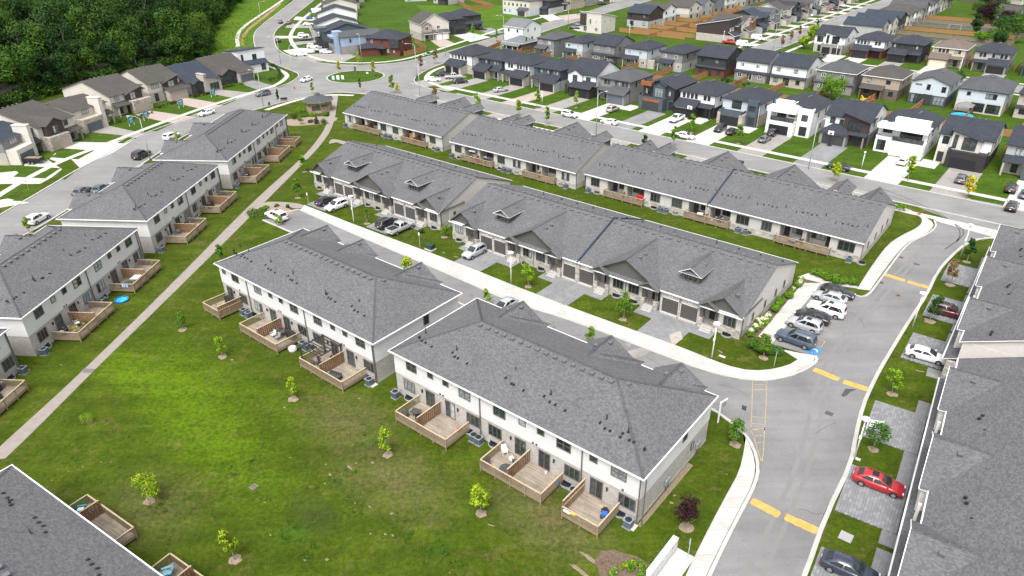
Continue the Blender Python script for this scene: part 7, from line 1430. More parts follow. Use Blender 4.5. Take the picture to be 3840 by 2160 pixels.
mark([cp(3,2,*p) for p in ((810,1065),(850,1000),(960,1005),(900,1030),(870,1060),(830,1080))],PATCH,.030,'tar_patch');mark([cp(0,2,*p) for p in ((812,806),(925,812),(880,850),(775,842))],plain('path_repair',(.14,.13,.125)),.078,'path_patch')
DUST=plain('pale_dust_stain',(.235,.222,.205),.95,.2,.7)
for pts in (((150,215),(290,185),(230,240),(170,270)),((1120,650),(1300,600),(1440,600),(1330,680),(1220,710)),((1140,560),(1240,540),(1180,600))):mark([cp(2,2,*p) for p in pts],DUST,.028,'dust_stain')
mark([cp(2,2,*p) for p in ((1570,480),(1680,440),(1700,520),(1600,590))],plain('light_dust',(.33,.30,.26),.95,.3,1),.036,'dust_stain')
CRK=plain('sealed_crack_tar',(.07,.068,.067),.9,.2,2);TRK=plain('polished_wheel_track',(.168,.165,.164),.85,.08,.6)
for i,q in enumerate((((3,3,395,800),(3,3,470,805),(3,3,540,850),(3,3,640,840)),((3,2,560,1440),(3,2,640,1380),(3,2,760,1330)),((3,2,900,260),(3,2,1000,330),(3,2,1040,420)),((2,2,2050,960),(2,2,2250,1010),(2,2,2330,1080)),((3,1,1470,1100),(3,1,1490,1125),(3,1,1520,1150)),((2,2,1300,660),(2,2,1450,760),(2,2,1600,800)))):band('sealed_crack',[K(*k_) for k_ in q],.05,CRK,.0285+i*.0004,1)
for i,q in enumerate((((2760,2250),(2960,1850),(3030,1640),(3060,1450),(3150,1280),(3330,1060),(3480,920)),((2830,2250),(3010,1850),(3075,1640),(3100,1450),(3190,1280),(3365,1060),(3500,920)))):band('wheel_track',PX(q),.45,TRK,.0262+i*.0004,2)
def disc_cover(label,q,r,mat,name='manhole_cover',cat='manhole cover',box=None):
    p=G(*q);mb=MB();a=A1
    if box:
        mb.box(-box[0],box[0],-box[1],box[1],0,.05)
        for k in range(5 if cat=='drain' else 0):x=-box[0]+box[0]*2*(k+.5)/5;mb.box(x-.03,x+.03,-box[1]*.8,box[1]*.8,.05,.06,1)
    else:mb.tube((0,0,0),(0,0,.05),r,r,16);mb.tube((0,0,.03),(0,0,.055),r*.7,r*.7,12,1)
    return tag(mb.build(name,[mat,plain('iron_dark',(.05,.045,.042),.7,.2,4)],None,(p.x,p.y,.0),a),label,cat)
RUST=plain('rusty_iron',(.20,.12,.09),.8,.25,5);IRON=plain('cast_iron',(.09,.085,.085),.7,.2,4)
disc_cover('rusty round manhole near the upper drive pavement',cp(3,1,1390,1098),.42,RUST);disc_cover('rusty round manhole by the top speed hump',cp(3,1,1200,1343),.42,RUST);disc_cover('rusty manhole in the drive beside the parking bays',cp(3,2,1360,100),.4,RUST);disc_cover('rusty manhole in the street at the drive mouth',cp(3,1,2315,770),.4,RUST)
disc_cover('dark rectangular catch basin in the middle of the drive',cp(3,2,693,1240),.4,IRON,'catch_basin','drain',(.42,.34));disc_cover('rectangular drain near the top of the drive',cp(3,1,1538,1163),.4,IRON,'catch_basin','drain',(.42,.3));disc_cover('square drain grate in the common lawn',cp(0,3,2450,582),.4,plain('lawn_grate',(.20,.15,.13),.9,.2),'catch_basin','drain',(.36,.36))
disc_cover('pale square utility cover on the lawn below the red sedan',cp(3,3,855,1065),.4,plain('pale_cover',(.30,.30,.30),.8,.05),'utility_cover','utility cover',(.56,.56));disc_cover('small grey utility box lid by the lamp above the red sedan',cp(3,3,970,315),.3,plain('grey_lid',(.42,.44,.46)),'utility_cover','utility cover',(.26,.2));disc_cover('white concrete slab on the lane corner lawn',cp(2,2,2082,688),.4,CONC_W,'concrete_slab','slab',(.42,.2))
mark([cp(3,1,*p) for p in ((1535,685),(1555,665),(1590,668),(1570,690))],plain('red_tactile_plate',(.25,.07,.05)),.082,'tactile_plate')
# ------------------------------------------------------------------ street furniture
def street_lamp(label,base,h=9.0,arm=2.2,ang=0.0,mat=None,head='arm'):
    p=G(*base);t=thing('street_lamp',label,'street lamp',(p.x,p.y,0),ang,'street lamps');mt=mat or plain('aluminium_pole',(.36,.36,.36),.5,.08)
    mb=MB();mb.tube((0,0,0),(0,0,h),.10,.065,8);mb.build('pole',[mt],t)
    if head=='arm':
        mb=MB();q=[(0,0,h-.1),(arm*.3,0,h+.35),(arm,0,h+.5)];mb.tube(q[0],q[1],.05,.05,6);mb.tube(q[1],q[2],.05,.05,6);mb.build('arm',[mt],t)
        mb=MB();mb.box(arm-.15,arm+.65,-.16,.16,h+.40,h+.52);mb.build('lamp_head',[plain('lamp_head_grey',(.50,.51,.52),.5,.05)],t)
    elif head=='disc':
        mb=MB();mb.tube((0,0,h-.25),(0,0,h),.10,.30,12);mb.tube((0,0,h),(0,0,h+.12),.44,.40,14);mb.build('lamp_head',[WHITEP],t)
        mb=MB();mb.box(-.13,.13,-.15,-.10,h*.52,h*.52+.42);mb.build('sign_plate',[WHITEP],t)
    elif head=='ball':mb=MB();mb.tube((0,0,h),(0,0,h+.16),.12,.26,10);mb.tube((0,0,h+.16),(0,0,h+.34),.26,.14,10);mb.build('lamp_head',[WHITEP],t)
    return t
for lab,b,h,ang in (('tall cobra-head lamp at the near-left street beside the black minivan',cp(0,1,1455,155),9.5,R(170)),('tall cobra-head lamp before the grey bungalow on the near-left street',cp(0,0,2545,1015+12),9.5,R(160)),('tall cobra-head lamp at the meadow edge',cp(1,0,82,222),9,R(10)),('tall lamp on the inside of the bend',cp(1,0,266,618),9,R(200)),('bare tall pole at the hedge corner of the bend',cp(1,0,386,755),9.5,R(90)),('tall pole by the red brick house lawn',cp(1,0,1050,612),10,R(-90)),
                       ('cobra-head lamp on the pavement by the cedar fence',cp(1,0,1857,545),8.5,R(180)),('tall cobra-head lamp at the roundabout corner, by the orange tree',cp(1,0,1582,780),11,R(180)),('tall cobra-head lamp at the first white street row house',cp(1,0,1612,950),9.5,R(45)),('cobra-head lamp beside the weedy lot',cp(1,0,2420,385),9,R(170)),('cobra-head lamp on the north road by the white modern house',cp(2,0,594,250),9,R(180)),('tall cobra-head lamp rising behind the second rear bungalow',cp(2,0,862,1312),10,R(35)),('leaning cobra-head lamp behind the rear parapet bungalow',cp(3,1,492,245),10,R(40)),('lamp pole beside the far street',cp(3,0,152,480),9,R(140)),('second lamp pole up the far street',cp(3,0,455,320),9,R(140)),('third lamp pole up the far street',cp(3,0,760,190),9,R(140))):street_lamp(lab,b,h,2.4,ang)
for lab,b,h in (('white disc-top lamp post by the lane between the first driveways',cp(1,1,972,765),5.2),('white disc-top lamp post before the middle lane bungalow',cp(1,1,2490,1347),5.2),('white disc-top lamp post on the lane corner lawn',cp(2,2,1980,707),5.2),('white disc-top lamp post at the top of the drive',cp(3,1,1962,1090),5.6),('white disc-top lamp post beside the maroon car',cp(3,2,1497,412),5.4),('white disc-top lamp post beside the red sedan lawn',cp(3,3,937,305),5.2)):street_lamp(lab,b,h,0,A1,plain('white_pole',(.70,.70,.70),.5,.04),'disc')
for lab,b,h in (('white lamp post in the cedar fenced gardens',cp(2,0,1184,352),4.5),('white lamp post beside the red pickup',cp(2,0,2088,425),4.5),('white lamp post at the white corner house',cp(3,0,752,565),5),('white lamp post between third and second row at the right',cp(3,0,1945,708),5),('white ball-top pole by the terrace house lawn',cp(3,1,1005,235),3.4),('small white lamp in front of the charcoal house',cp(2,0,343,1008),3.2)):street_lamp(lab,b,h,0,A2,plain('white_pole',(.70,.70,.70)),'ball')
def sign_post(label,base,h,w=.35,hh=.5,col=WHITEP,ang=A1,post=STEEL,name='sign_post',cat='sign'):
    p=G(*base);t=thing(name,label,cat,(p.x,p.y,0),ang,'sign posts');mb=MB();mb.box(-.035,.035,-.02,.02,0,h);mb.build('post',[post],t)
    mb=MB();mb.box(-w/2,w/2,-.045,-.02,h-hh,h);mb.build('plate',[col],t);return t
DKS=plain('dark_sign_back',(.07,.08,.09),.5,.1)
for lab,b,h,w_,hh,c in (('white plate on a post at the first lane lawn',cp(1,1,535,598),2.7,.35,.5,WHITEP),('white plate on a post by the green transformer',cp(1,1,1610,1000),2.8,.35,.5,WHITEP),('grey sign back seen over the second middle block',cp(1,1,1160,1190),2.6,.4,.5,DKS),('dark sign back above the green tree by the hatched marking',cp(2,2,2265,1340),2.6,.5,.6,DKS),('thin edge-on sign post by the mailboxes',cp(2,3,1747,1280),2.6,.12,.7,STEEL),('grey sign post in the corner hedge',cp(3,2,160,785),2.6,.3,.3,DKS),('stop sign on the verge before the gazebo',cp(1,0,412,935),3.0,.7,.7,plain('stop_red',(.40,.03,.03))),('dark sign on the roundabout',cp(1,0,988,720),2.6,1.0,1.4,plain('dark_teal_sign',(.03,.07,.09))),('small white sign at the right of the roundabout',cp(1,0,1103,720),.8,1.0,.5,WHITEP),
                            ('small sign post by the near-left street edge',cp(0,1,280,445),2.2,.5,.5,STEEL),('thin pole in the drive entrance strip',cp(3,1,2178,935),3.2,.1,.5,STEEL),('white marker in front of the red brick house',cp(1,0,858,590),1.3,.2,.9,WHITEP),('white marker on the verge of the third house',cp(2,0,1012,960),1.6,.3,.4,WHITEP)):sign_post(lab,b,h,w_,hh,c)
p=G(*cp(1,0,820,780));
for k,c in enumerate((plain('pale_teal_board',(.40,.55,.55)),WHITEP,plain('cream_board',(.6,.6,.55)))):
    q=p+Vector((-1.5+k*1.45,.25*k));mb=MB();mb.box(-.5,.5,-.03,.03,.25,1.5);mb.box(-.45,-.39,-.03,.03,0,.25);mb.box(.39,.45,-.03,.03,0,.25);tag(mb.build('yard_sign',[c],None,(q.x,q.y,.1),R(-20)),('teal and white','white','cream')[k]+' yard sign in the row of three on the roundabout','sign','yard signs on the roundabout')
TEAL=plain('teal_sign_board',(.02,.20,.26),.5,.08)
for k,(x,y,dd) in enumerate(((1280,1215,'in front of the third near-street house'),(1420,1160,'between the third and fourth near-street houses'),(1755,1040,'in front of the fifth near-street house'),(2065,935,'by the low slate-roofed house'))):
    p=K(0,0,x,y);t=thing('lot_sign','teal lot sign on two posts '+dd,'sign',(p.x,p.y,0),R(70),'teal lot signs');mb=MB();mb.box(-.9,.9,-.04,.04,.7,2.3);mb.build('board',[TEAL],t)
    for s in (-.8,.8):mb=MB();mb.box(s-.05,s+.05,.04,.12,0,2.4);mb.build('post',[WHITEP],t)
    mb=MB();mb.box(-.5,.5,-.05,-.041,1.75,1.95);mb.box(-.35,.35,-.05,-.041,1.3,1.42);mb.box(-.5,.5,-.05,-.041,.95,1.05);mb.build('lettering',[WHITEP],t)
# white entrance post with hanging board, and the for-sale board by the red sedan
p=G(*cp(2,2,2040,1325));t=thing('hanging_sign_post','white timber post with hanging board at the corner of the nearest middle block','sign',(p.x,p.y,0),R(40));mb=MB();mb.box(-.07,.07,-.07,.07,0,2.9);mb.box(-.1,1.2,-.06,.06,2.7,2.82);mb.build('post',[WHITEP],t);mb=MB();mb.box(.2,1.0,-.03,.03,1.95,2.6);mb.build('board',[plain('taupe_board',(.30,.24,.22))],t)
p=G(*cp(3,2,1035,1443));t=thing('sale_sign','white and blue realty board hanging by the lamp post above the red sedan','sign',(p.x,p.y,0),R(-15));mb=MB();mb.box(-.06,.06,-.06,.06,0,2.2);mb.box(-.06,1.5,-.05,.05,2.0,2.1);mb.build('post',[WHITEP],t)
mb=MB();mb.box(.2,1.35,-.03,.03,.95,1.9);mb.build('board',[WHITEP],t);mb=MB();mb.box(.2,1.35,-.036,-.031,1.0,1.2);mb.build('blue_band',[plain('navy_print',(.03,.05,.12))],t)
mb=MB()
for k in range(9):mb.box(.27+.115*k,.35+.115*k,-.037,-.031,1.6-.06*(k%2),1.78)
for k in range(6):mb.box(.34+.15*k,.45+.15*k,-.037,-.031,1.32,1.44)
mb.build('printed_marks',[plain('navy_print',(.03,.05,.12))],t)
# community mailboxes
p=G(*cp(2,3,1530,1300));d=(G(*cp(2,3,1590,1240))-G(*cp(2,3,1440,1440))).normalized();ang=math.atan2(d.y,d.x);mb=MB();mb.face([(-3.2,-1.9,.05),(2.0,-1.9,.05),(2.0,.5,.05),(-3.2,.5,.05)]);structure('mailbox_pad',mb,[CONC_W],(p.x,p.y,0),ang)
for k in range(6):
    q=p+d*(1.35-.82*k);t=thing('community_mailbox',f'white community mailbox, {ORD[k]} from the far end of the row','mailbox',(q.x,q.y,.05),ang,'community mailboxes');mb=MB();mb.box(-.39,.39,-.24,.24,.35,1.5);mb.build('cabinet',[plain('mailbox_white',(.68,.69,.70),.5,.04)],t)
    mb=MB();mb.box(-.41,.41,-.27,.27,1.5,1.54);mb.build('cabinet_lid',[plain('mailbox_lid',(.62,.68,.70),.5,.04)],t);mb=MB();mb.box(-.3,.3,-.18,.18,0,.35);mb.build('pedestal',[STEEL],t);mb=MB()
    for i in range(3):
        for j in range(5):mb.box(-.36+.25*i,-.14+.25*i,-.255,-.241,.4+.21*j,.58+.21*j)
    mb.build('door_panels',[plain('mailbox_panel',(.55,.56,.58),.5,.04)],t,kind='stuff')
    if k==1:mb=MB();mb.box(.05,.3,-.262,-.256,1.1,1.3);mb.build('red_emblem',[plain('post_red',(.45,.02,.03))],t)
# transformers and utility pedestals
def transformer(label,q,col,sc=1.0):
    p=G(*q);t=thing('transformer',label,'transformer',(p.x,p.y,0),A1,'utility boxes');t.scale=(sc,)*3;mb=MB();mb.box(-.8,.8,-.65,.65,0,.22);mb.build('pad',[CONC_W],t);mb=MB();mb.box(-.65,.65,-.5,.5,.22,.95);mb.box(-.68,.68,-.53,.53,.72,.76);mb.slab([(-.68,-.53,.95),(.68,-.53,.95),(.68,0,1.08),(-.68,0,1.08)],.06);mb.slab([(.68,.53,.95),(-.68,.53,.95),(-.68,0,1.08),(.68,0,1.08)],.06);mb.build('cabinet',[col],t)
GRN=plain('utility_green',(.012,.045,.028),.45,.08)
transformer('dark green transformer on a white pad on the lane lawn',cp(1,1,1712,1020),GRN);transformer('dark green transformer behind the rear parapet bungalow',cp(2,1,2252,205),GRN);transformer('teal green utility cabinet by the cedar fence',cp(1,0,1692,525),plain('utility_teal',(.02,.09,.07)),.9);transformer('pale green utility pedestal by the cedar fence',cp(1,0,1645,535),plain('utility_pale',(.35,.45,.38)),.7)
# electricity meters on end walls
for lab,k,y in (('meter cabinet on the end wall of the nearest middle block','N',12.4),('gas meter low on the end wall of the nearest middle block','N',5.6)):
    o,rz,L=BLOCKS[k];q=loc2w(o,rz,L+.02,y);t=thing('meter_box',lab,'meter',(q.x,q.y,0),rz);mb=MB();mb.box(0,.22,-.5,-.1,.9,1.5);mb.box(0,.2,0,.35,1.0,1.5);mb.build('meter_case',[plain('meter_grey',(.25,.29,.30))],t);mb=MB();mb.tube((.1,-.3,.05),(.1,-.3,.95),.05,.05,6);mb.tube((.1,.2,.3),(.1,.2,1.0),.04,.04,6);mb.build('conduit',[DKS],t)
# ------------------------------------------------------------------ fences
def fence(label,pts,mat=WOOD_FEN,h=1.8,panel=2.4,boards=True):
    t=thing('wooden_fence',label,'fence',(pts[0].x,pts[0].y,0),0,'wooden garden fences');o=pts[0]
    for a,b in zip(pts,pts[1:]):
        L=(b-a).length;n=max(1,round(L/panel));d=(b-a)/n;ang=math.atan2(d.y,d.x);ln=d.length
        def pm():
            mb=MB();m=max(4,int(ln/.3))
            for k in range(m):mb.box(ln*k/m+.008,ln*(k+1)/m-.008,-.012+.012*(k%2),.012+.012*(k%2),.05,h-.12)
            mb.box(0,ln,-.05,.05,h-.12,h-.04);return mb.mesh('fence_panel',[mat])
        for k in range(n):
            q=a+d*k-o;obj('fence_panel',cached(('fp',round(ln,2),mat.name,h),pm),t,(q.x,q.y,0),ang)
            small(t,'fence_post',('fpost',mat.name,h),lambda m:m.box(-.06,.06,-.06,.06,0,h),[mat],(q.x,q.y,0),ang)
    return t
fn=0
LOTA=(-173.5,-161.5,-150,-138.4,-126.3,-114,-101.5,-88.6,-76.6,-64,-51,-38.8,-26.4,-13.8)
WHO=('at the left end','behind the second house','behind the third house','behind the charcoal house','behind the white farmhouse','behind the light grey house','behind the orange wood house','behind the open garage house','behind the pale blue house','behind the white balcony house','behind the basketball house','behind the terrace house','behind the slanted white house','behind the last grey house')
for u,s in zip(LOTA,WHO):fence('cedar side fence between gardens '+s+' of the street row',[UV(u,185),UV(u,228)])
fence('long cedar fence across the back gardens of the street row',[UV(-185,205),UV(-8,205)])
fence('cedar fence wrapped round the yard of the red brick corner house',[G(*cp(1,0,1400,485)),G(*cp(1,0,1465,545)),G(*cp(1,0,1670,490)),G(*cp(1,0,1560,415))]);fence('cedar fence at the top edge behind the dark-roofed house',[G(*cp(1,0,1960,25)),G(*cp(1,0,2100,100)),G(*cp(1,0,2320,75)),G(*cp(1,0,2100,10))])
fence('short cedar fence beside the covered garden porch',[G(*cp(1,0,2260,500)),G(*cp(1,0,2390,445)),G(*cp(1,0,2350,425))])
for k,v in enumerate((281,293,305,318,331,344,357,370)):fence(f'cedar fence across the gardens left of the far street, {ORD[k]} from the near end',[UV(-168+(k==0)*2,v),UV(-137,v)])
fence('cedar fence running up the middle of the gardens left of the far street',[UV(-152,270),UV(-152,395)]);fence('cedar fence at the near end of the gardens left of the far street',[UV(-170,276),UV(-139,276)])
for k,v in enumerate((290,300,327.5,340.5,353.5,366.5,379.5,392.5)):fence(f'aged fence across the long right gardens, {ORD[k]} from the near end',[UV(-77,v),UV(-34,v+(k%3)*.8)],(WOOD_OLD,WOOD_FEN,WOOD_GRY)[k%3],1.7,3.0)
fence('aged board fence closing the right end of the long gardens',[UV(-34,290),UV(-34,395)],WOOD_OLD,2.0,3.0)
for k,u in enumerate((-77.5,-64.3,-51.5,-39.0,-25.6,-12)):fence(f'cedar side fence between the third row houses, {ORD[k]} from the far street',[UV(u,285),UV(u,300)])
# ------------------------------------------------------------------ gazebo
p=K(1,0,640,1065);t=thing('gazebo','octagonal timber gazebo with grey shingled roof in the park by the path','gazebo',(p.x,p.y,0),0);n=8;Rr=3.6
rg_=lambda r,z,k:(r*math.cos(2*math.pi*(k+.5)/n),r*math.sin(2*math.pi*(k+.5)/n),z)
mb=MB();mb.prism([rg_(Rr,0,k)[:2] for k in range(n)],0,.5);mb.build('deck_floor',[WOOD_DECK],t)
mb=MB()
for k in range(n):mb.slab([rg_(Rr+.7,3.0,k),rg_(Rr+.7,3.0,k+1),rg_(.55,4.35,k+1),rg_(.55,4.35,k)],.1);mb.slab([rg_(.75,4.55,k),rg_(.75,4.55,k+1),(0,0,5.0)],.06)
mb.build('roof',[SH_GREY,WOOD_BAL],t);mb=MB()
for k in range(n):mb.tube(rg_(.5,4.2,k),rg_(.5,4.6,k),.07,.07,5)
mb.build('cupola',[WOOD_BAL],t)
for k in range(n):
    q=rg_(Rr-.15,0,k);small(t,'post','gzp',lambda m:m.box(-.09,.09,-.09,.09,0,3.0),[WOOD_BAL],(q[0],q[1],0))
    if k != 5:
        a,b=Vector(rg_(Rr-.15,0,k)),Vector(rg_(Rr-.15,0,k+1));mb=MB();mb.bar(a+Vector((0,0,1.45)),b+Vector((0,0,1.45)),.12,.08);mb.bar(a+Vector((0,0,.65)),b+Vector((0,0,.65)),.06,.08)
        for j in range(1,14):c=a.lerp(b,j/14);mb.box(c.x-.03,c.x+.03,c.y-.03,c.y+.03,.6,1.42)
        mb.build('railing',[WOOD_RAIL],t)
p=K(1,0,298,975);t=thing('park_bench','black bench on the verge left of the gazebo','bench',(p.x,p.y,0),R(15));mb=MB();mb.box(-.95,.95,-.25,.25,.42,.48);mb.build('seat',[BLACKP],t);mb=MB();mb.box(-.95,.95,.22,.28,.5,.95);mb.build('backrest',[BLACKP],t)
for s in (-.85,.85):mb=MB();mb.box(s-.04,s+.04,-.22,.25,0,.42);mb.build('leg',[BLACKP],t)
for lab,q,r_,h_ in (('black litter bin on the verge before the gazebo',cp(1,0,155,1020),.3,.9),('black litter bin at the roundabout corner lawn',cp(1,0,1580,755),.3,.9),('black bin by the near-street lot at the bend',cp(1,0,82,555),.3,.8)):
    p=G(*q);mb=MB();mb.tube((0,0,0),(0,0,h_),r_*.85,r_,10);mb.tube((0,0,h_),(0,0,h_+.08),r_*1.08,r_*.8,10);tag(mb.build('litter_bin',[BLACKP],None,(p.x,p.y,0)),lab,'bin')
# ------------------------------------------------------------------ things on decks
def grill(label,p,z,rz,col=BLACKP,cover=True):
    t=thing('barbecue_grill',label,'grill',(p.x,p.y,z),rz,'barbecue grills');mb=MB()
    if cover:
        mb.slab([(-.72,-.32,1.0),(.72,-.32,1.0),(.45,-.2,1.28),(-.45,-.2,1.28)],.02);mb.slab([(.72,.32,1.0),(-.72,.32,1.0),(-.45,.2,1.28),(.45,.2,1.28)],.02);mb.slab([(-.45,-.2,1.28),(.45,-.2,1.28),(.45,.2,1.28),(-.45,.2,1.28)],.02);mb.slab([(.72,-.32,1.0),(.72,.32,1.0),(.45,.2,1.28),(.45,-.2,1.28)],.02);mb.slab([(-.72,.32,1.0),(-.72,-.32,1.0),(-.45,-.2,1.28),(-.45,.2,1.28)],.02);mb.build('cover_top',[col],t)
        mb=MB();mb.box(-.72,.72,-.32,.32,.12,.98);mb.build('cover_skirt',[col],t)
    else:
        mb.tube((-.38,0,1.0),(.38,0,1.0),.27,.27,10);mb.build('hood',[col],t);mb=MB();mb.box(-.75,.75,-.25,.25,.84,.9);mb.build('shelf',[STEEL],t);mb=MB();mb.box(-.4,.4,-.24,.24,.1,.84);mb.build('cabinet',[BLACKP],t)
    return t
def chair(label,p,z,rz,mat,name='patio_chair'):
    t=thing(name,label,'chair',(p.x,p.y,z),rz,'patio chairs');
    mb=MB();mb.box(-.27,.27,-.27,.27,.40,.45);mb.build('seat',[mat],t);mb=MB();mb.slab([(-.27,.25,.45),(.27,.25,.45),(.27,.40,1.0),(-.27,.40,1.0)],.05,0,0);mb.build('backrest',[mat],t)
    for x in (-.24,.24):
        for y in (-.24,.24):mb=MB();mb.box(x-.02,x+.02,y-.02,y+.02,0,.4);mb.build('leg',[mat],t)
        mb=MB();mb.box(x-.03+(.05 if x>0 else -.05),x+.03+(.05 if x>0 else -.05),-.27,.3,.62,.66);mb.build('armrest',[mat],t)
    return t
def adirondack(label,p,z,rz,mat,cush=None):
    t=thing('adirondack_chair',label,'chair',(p.x,p.y,z),rz,'wooden garden chairs');mb=MB()
    for k in range(5):x=-.28+.14*k;mb.slab([(x-.06,.25,.3),(x+.06,.25,.3),(x+.07,.62,1.05-.03*abs(k-2)),(x-.07,.62,1.05-.03*abs(k-2))],.03,0,0)
    mb.build('slatted_back',[mat],t);mb=MB();mb.slab([(-.3,-.35,.42),(.3,-.35,.42),(.3,.28,.3),(-.3,.28,.3)],.04,0,0);mb.build('seat',[mat],t)
    for s in (-1,1):mb=MB();mb.box(s*.38-.08,s*.38+.08,-.4,.4,.58,.62);mb.build('armrest',[mat],t);mb=MB();mb.box(s*.36-.03,s*.36+.03,-.36,-.28,0,.58);mb.build('leg',[mat],t);mb=MB();mb.box(s*.36-.03,s*.36+.03,.3,.38,0,.58);mb.build('leg',[mat],t)
    if cush:mb=MB();mb.box(-.26,.26,-.34,.2,.42,.48);mb.build('cushion',[cush],t)
def table(label,p,z,rz,top,round_=.5,legs=BLACKP):
    t=thing('patio_table',label,'table',(p.x,p.y,z),rz,'patio tables');mb=MB()
    if isinstance(round_,tuple):mb.box(-round_[0],round_[0],-round_[1],round_[1],.70,.74)
    else:mb.tube((0,0,.70),(0,0,.74),round_,round_,18)
    mb.build('tabletop',[top],t)
    for a in range(4):x,y=.3*math.cos(a*1.57+.78),.3*math.sin(a*1.57+.78);mb=MB();mb.box(x-.025,x+.025,y-.025,y+.025,0,.7);mb.build('leg',[legs],t)
def on(k,x,y):o,rz,L=BLOCKS[k];return loc2w(o,rz,x,y)
def onr(k,x,y):o,L=BUN[k];return o+U1*x+V1*y
CH=plain('charcoal_wicker',(.05,.052,.055),.8,.2,8);GREYC=plain('grey_cushion',(.22,.23,.24),.9,.1)
ZD=.5
table('dark oval table on the middle double deck of the nearest middle block',on('N',19.2,-3.0),ZD,A1,CH,.72);chair('dark patio chair by the screen on the middle double deck',on('N',19.3,-1.5),ZD,A1+2.2,CH);chair('dark chair at the rail of the middle double deck',on('N',17.0,-3.4),ZD,A1+.5,CH);chair('white folding chair in the corner of the middle double deck',on('N',17.2,-.8),ZD,A1+1.0,WHITEP)
p=on('N',18.4,-1.1);mb=MB();mb.tube((0,0,0),(0,0,.35),.3,.34,12);mb.tube((0,0,.35),(0,0,.42),.36,.2,12);tag(mb.build('lidded_bin',[plain('white_lid',(.7,.7,.7)),],None,(p.x,p.y,ZD)),'small white and black lidded tub by the patio door of the middle double deck','tub')
p=on('N',24.0,-.9);t=thing('gas_tank','bright blue tank lying on the middle double deck','tank',(p.x,p.y,ZD),A1);mb=MB();mb.tube((-.25,0,.2),(.25,0,.2),.19,.19,10);mb.build('tank_body',[plain('bright_blue',(.02,.18,.55))],t);mb=MB();mb.box(-.08,.08,-.12,.12,.36,.46);mb.build('valve_guard',[plain('bright_blue',(.02,.18,.55))],t)
p=on('N',22.3,-.45);mb=MB();mb.box(-.1,.1,-.1,.1,0,.22);mb.tube((0,0,.22),(0,0,.3),.06,.03,6);tag(mb.build('water_jug',[plain('mint_plastic',(.5,.65,.6))],None,(p.x,p.y,ZD)),'small mint jug below the patio door of the middle double deck','jug')
p=on('N',30.0,-1.5);t=thing('ride_on_toy','blue and black ride-on quad toy on the single deck','toy',(p.x,p.y,ZD),A1+R(115));mb=MB();mb.box(-.5,.05,-.26,.26,.3,.55);mb.box(-.5,-.3,-.3,.3,.55,.62);mb.build('rear_body',[plain('toy_blue',(.02,.12,.45))],t);mb=MB();mb.box(.05,.6,-.22,.22,.26,.5);mb.bar((.15,0,.5),(.05,0,.8),.06,.06);mb.bar((.05,-.28,.8),(.05,.28,.8),.05,.05);mb.build('front_body',[BLACKP],t)
for x in (-.38,.42):
    for s in (1,-1):mb=MB();mb.tube((x,s*.2,.17),(x,s*.38,.17),.18,.18,10);mb.build('wheel',[TYREM],t)
p=on('N',27.5,-3.85);t=thing('rail_planter','white planter with yellow tray hung on the single deck rail','planter',(p.x,p.y,1.0),A1);mb=MB();mb.box(-.55,.15,-.12,.12,.1,.3);mb.build('box',[WHITEP],t);mb=MB();mb.box(.2,.75,-.14,.14,.3,.42);mb.build('tray',[plain('yellow_plastic',(.65,.5,.05))],t)
table('square charcoal ottoman table on the left double deck of the nearest middle block',on('N',5.4,-2.2),ZD,A1+.2,CH,(.55,.45),CH);chair('black folding lounger on the left double deck of the nearest middle block',on('N',6.5,-2.9),ZD,A1+1.0,BLACKP);chair('dark low seat at the rail of the left deck of the nearest middle block',on('N',4.6,-3.1),ZD,A1,CH)
p=on('N',11.0,-1.2);t=thing('toy_bucket','pink and red toy bucket with shovel on the left double deck','toy',(p.x,p.y,ZD),A1);mb=MB();mb.tube((0,0,0),(0,0,.4),.16,.24,10);mb.build('bucket',[plain('toy_red',(.6,.06,.10))],t);mb=MB();mb.tube((.1,0,.2),(.1,.2,1.3),.02,.02,5);mb.build('shovel',[plain('pink_plastic',(.6,.3,.3))],t)
grill('covered black grill on the far-left single deck',on('M',2.4,-.8),ZD,A1);grill('black covered grill on the dining deck',on('M',17.2,-.9),ZD,A1)
table('glass-topped dining table on the dining deck',on('M',15.4,-1.2),ZD,A1,GL[3],(.8,.5))
for k,(x,y) in enumerate(((15.0,-2.2),(16.0,-2.2),(14.7,-.5),(16.3,-.6))):chair(('white','grey','rust red','dark')[k]+' chair at the dining table on the dining deck',on('M',x,y),ZD,A1+(3.1 if y>-1 else 0),(plain('offwhite_mesh',(.6,.58,.55)),GREYC,plain('rust_cushion',(.28,.08,.05)),CH)[k])
p=on('M',19.2,-2.2);mb=MB();mb.tube((0,0,0),(0,0,.6),.5,.62,12);mb.tube((0,0,.6),(0,0,.75),.62,.3,12);tag(mb.build('covered_firepit',[plain('pale_cover_cloth',(.55,.56,.55),.9,.1)],None,(p.x,p.y,0),A1),'pale cloth-covered bundle on the grass beside the dining deck','cover')
PERG=plain('dark_bronze_frame',(.035,.03,.035),.5,.1);p=on('M',25.1,-1.9);t=thing('pergola','black metal pergola over the left half of its double deck','pergola',(p.x,p.y,ZD),A1)
for x in (-1.75,1.75):
    for y in (-1.7,1.7):mb=MB();mb.box(x-.07,x+.07,y-.07,y+.07,0,2.5);mb.build('post',[PERG],t)
    mb=MB();mb.box(x-.05,x+.05,-1.9,1.9,2.5,2.64);mb.build('side_beam',[PERG],t)
for k in range(8):y=-1.7+3.4*k/7;mb=MB();mb.box(-1.95,1.95,y-.04,y+.04,2.64,2.74);mb.build('rafter',[PERG],t)
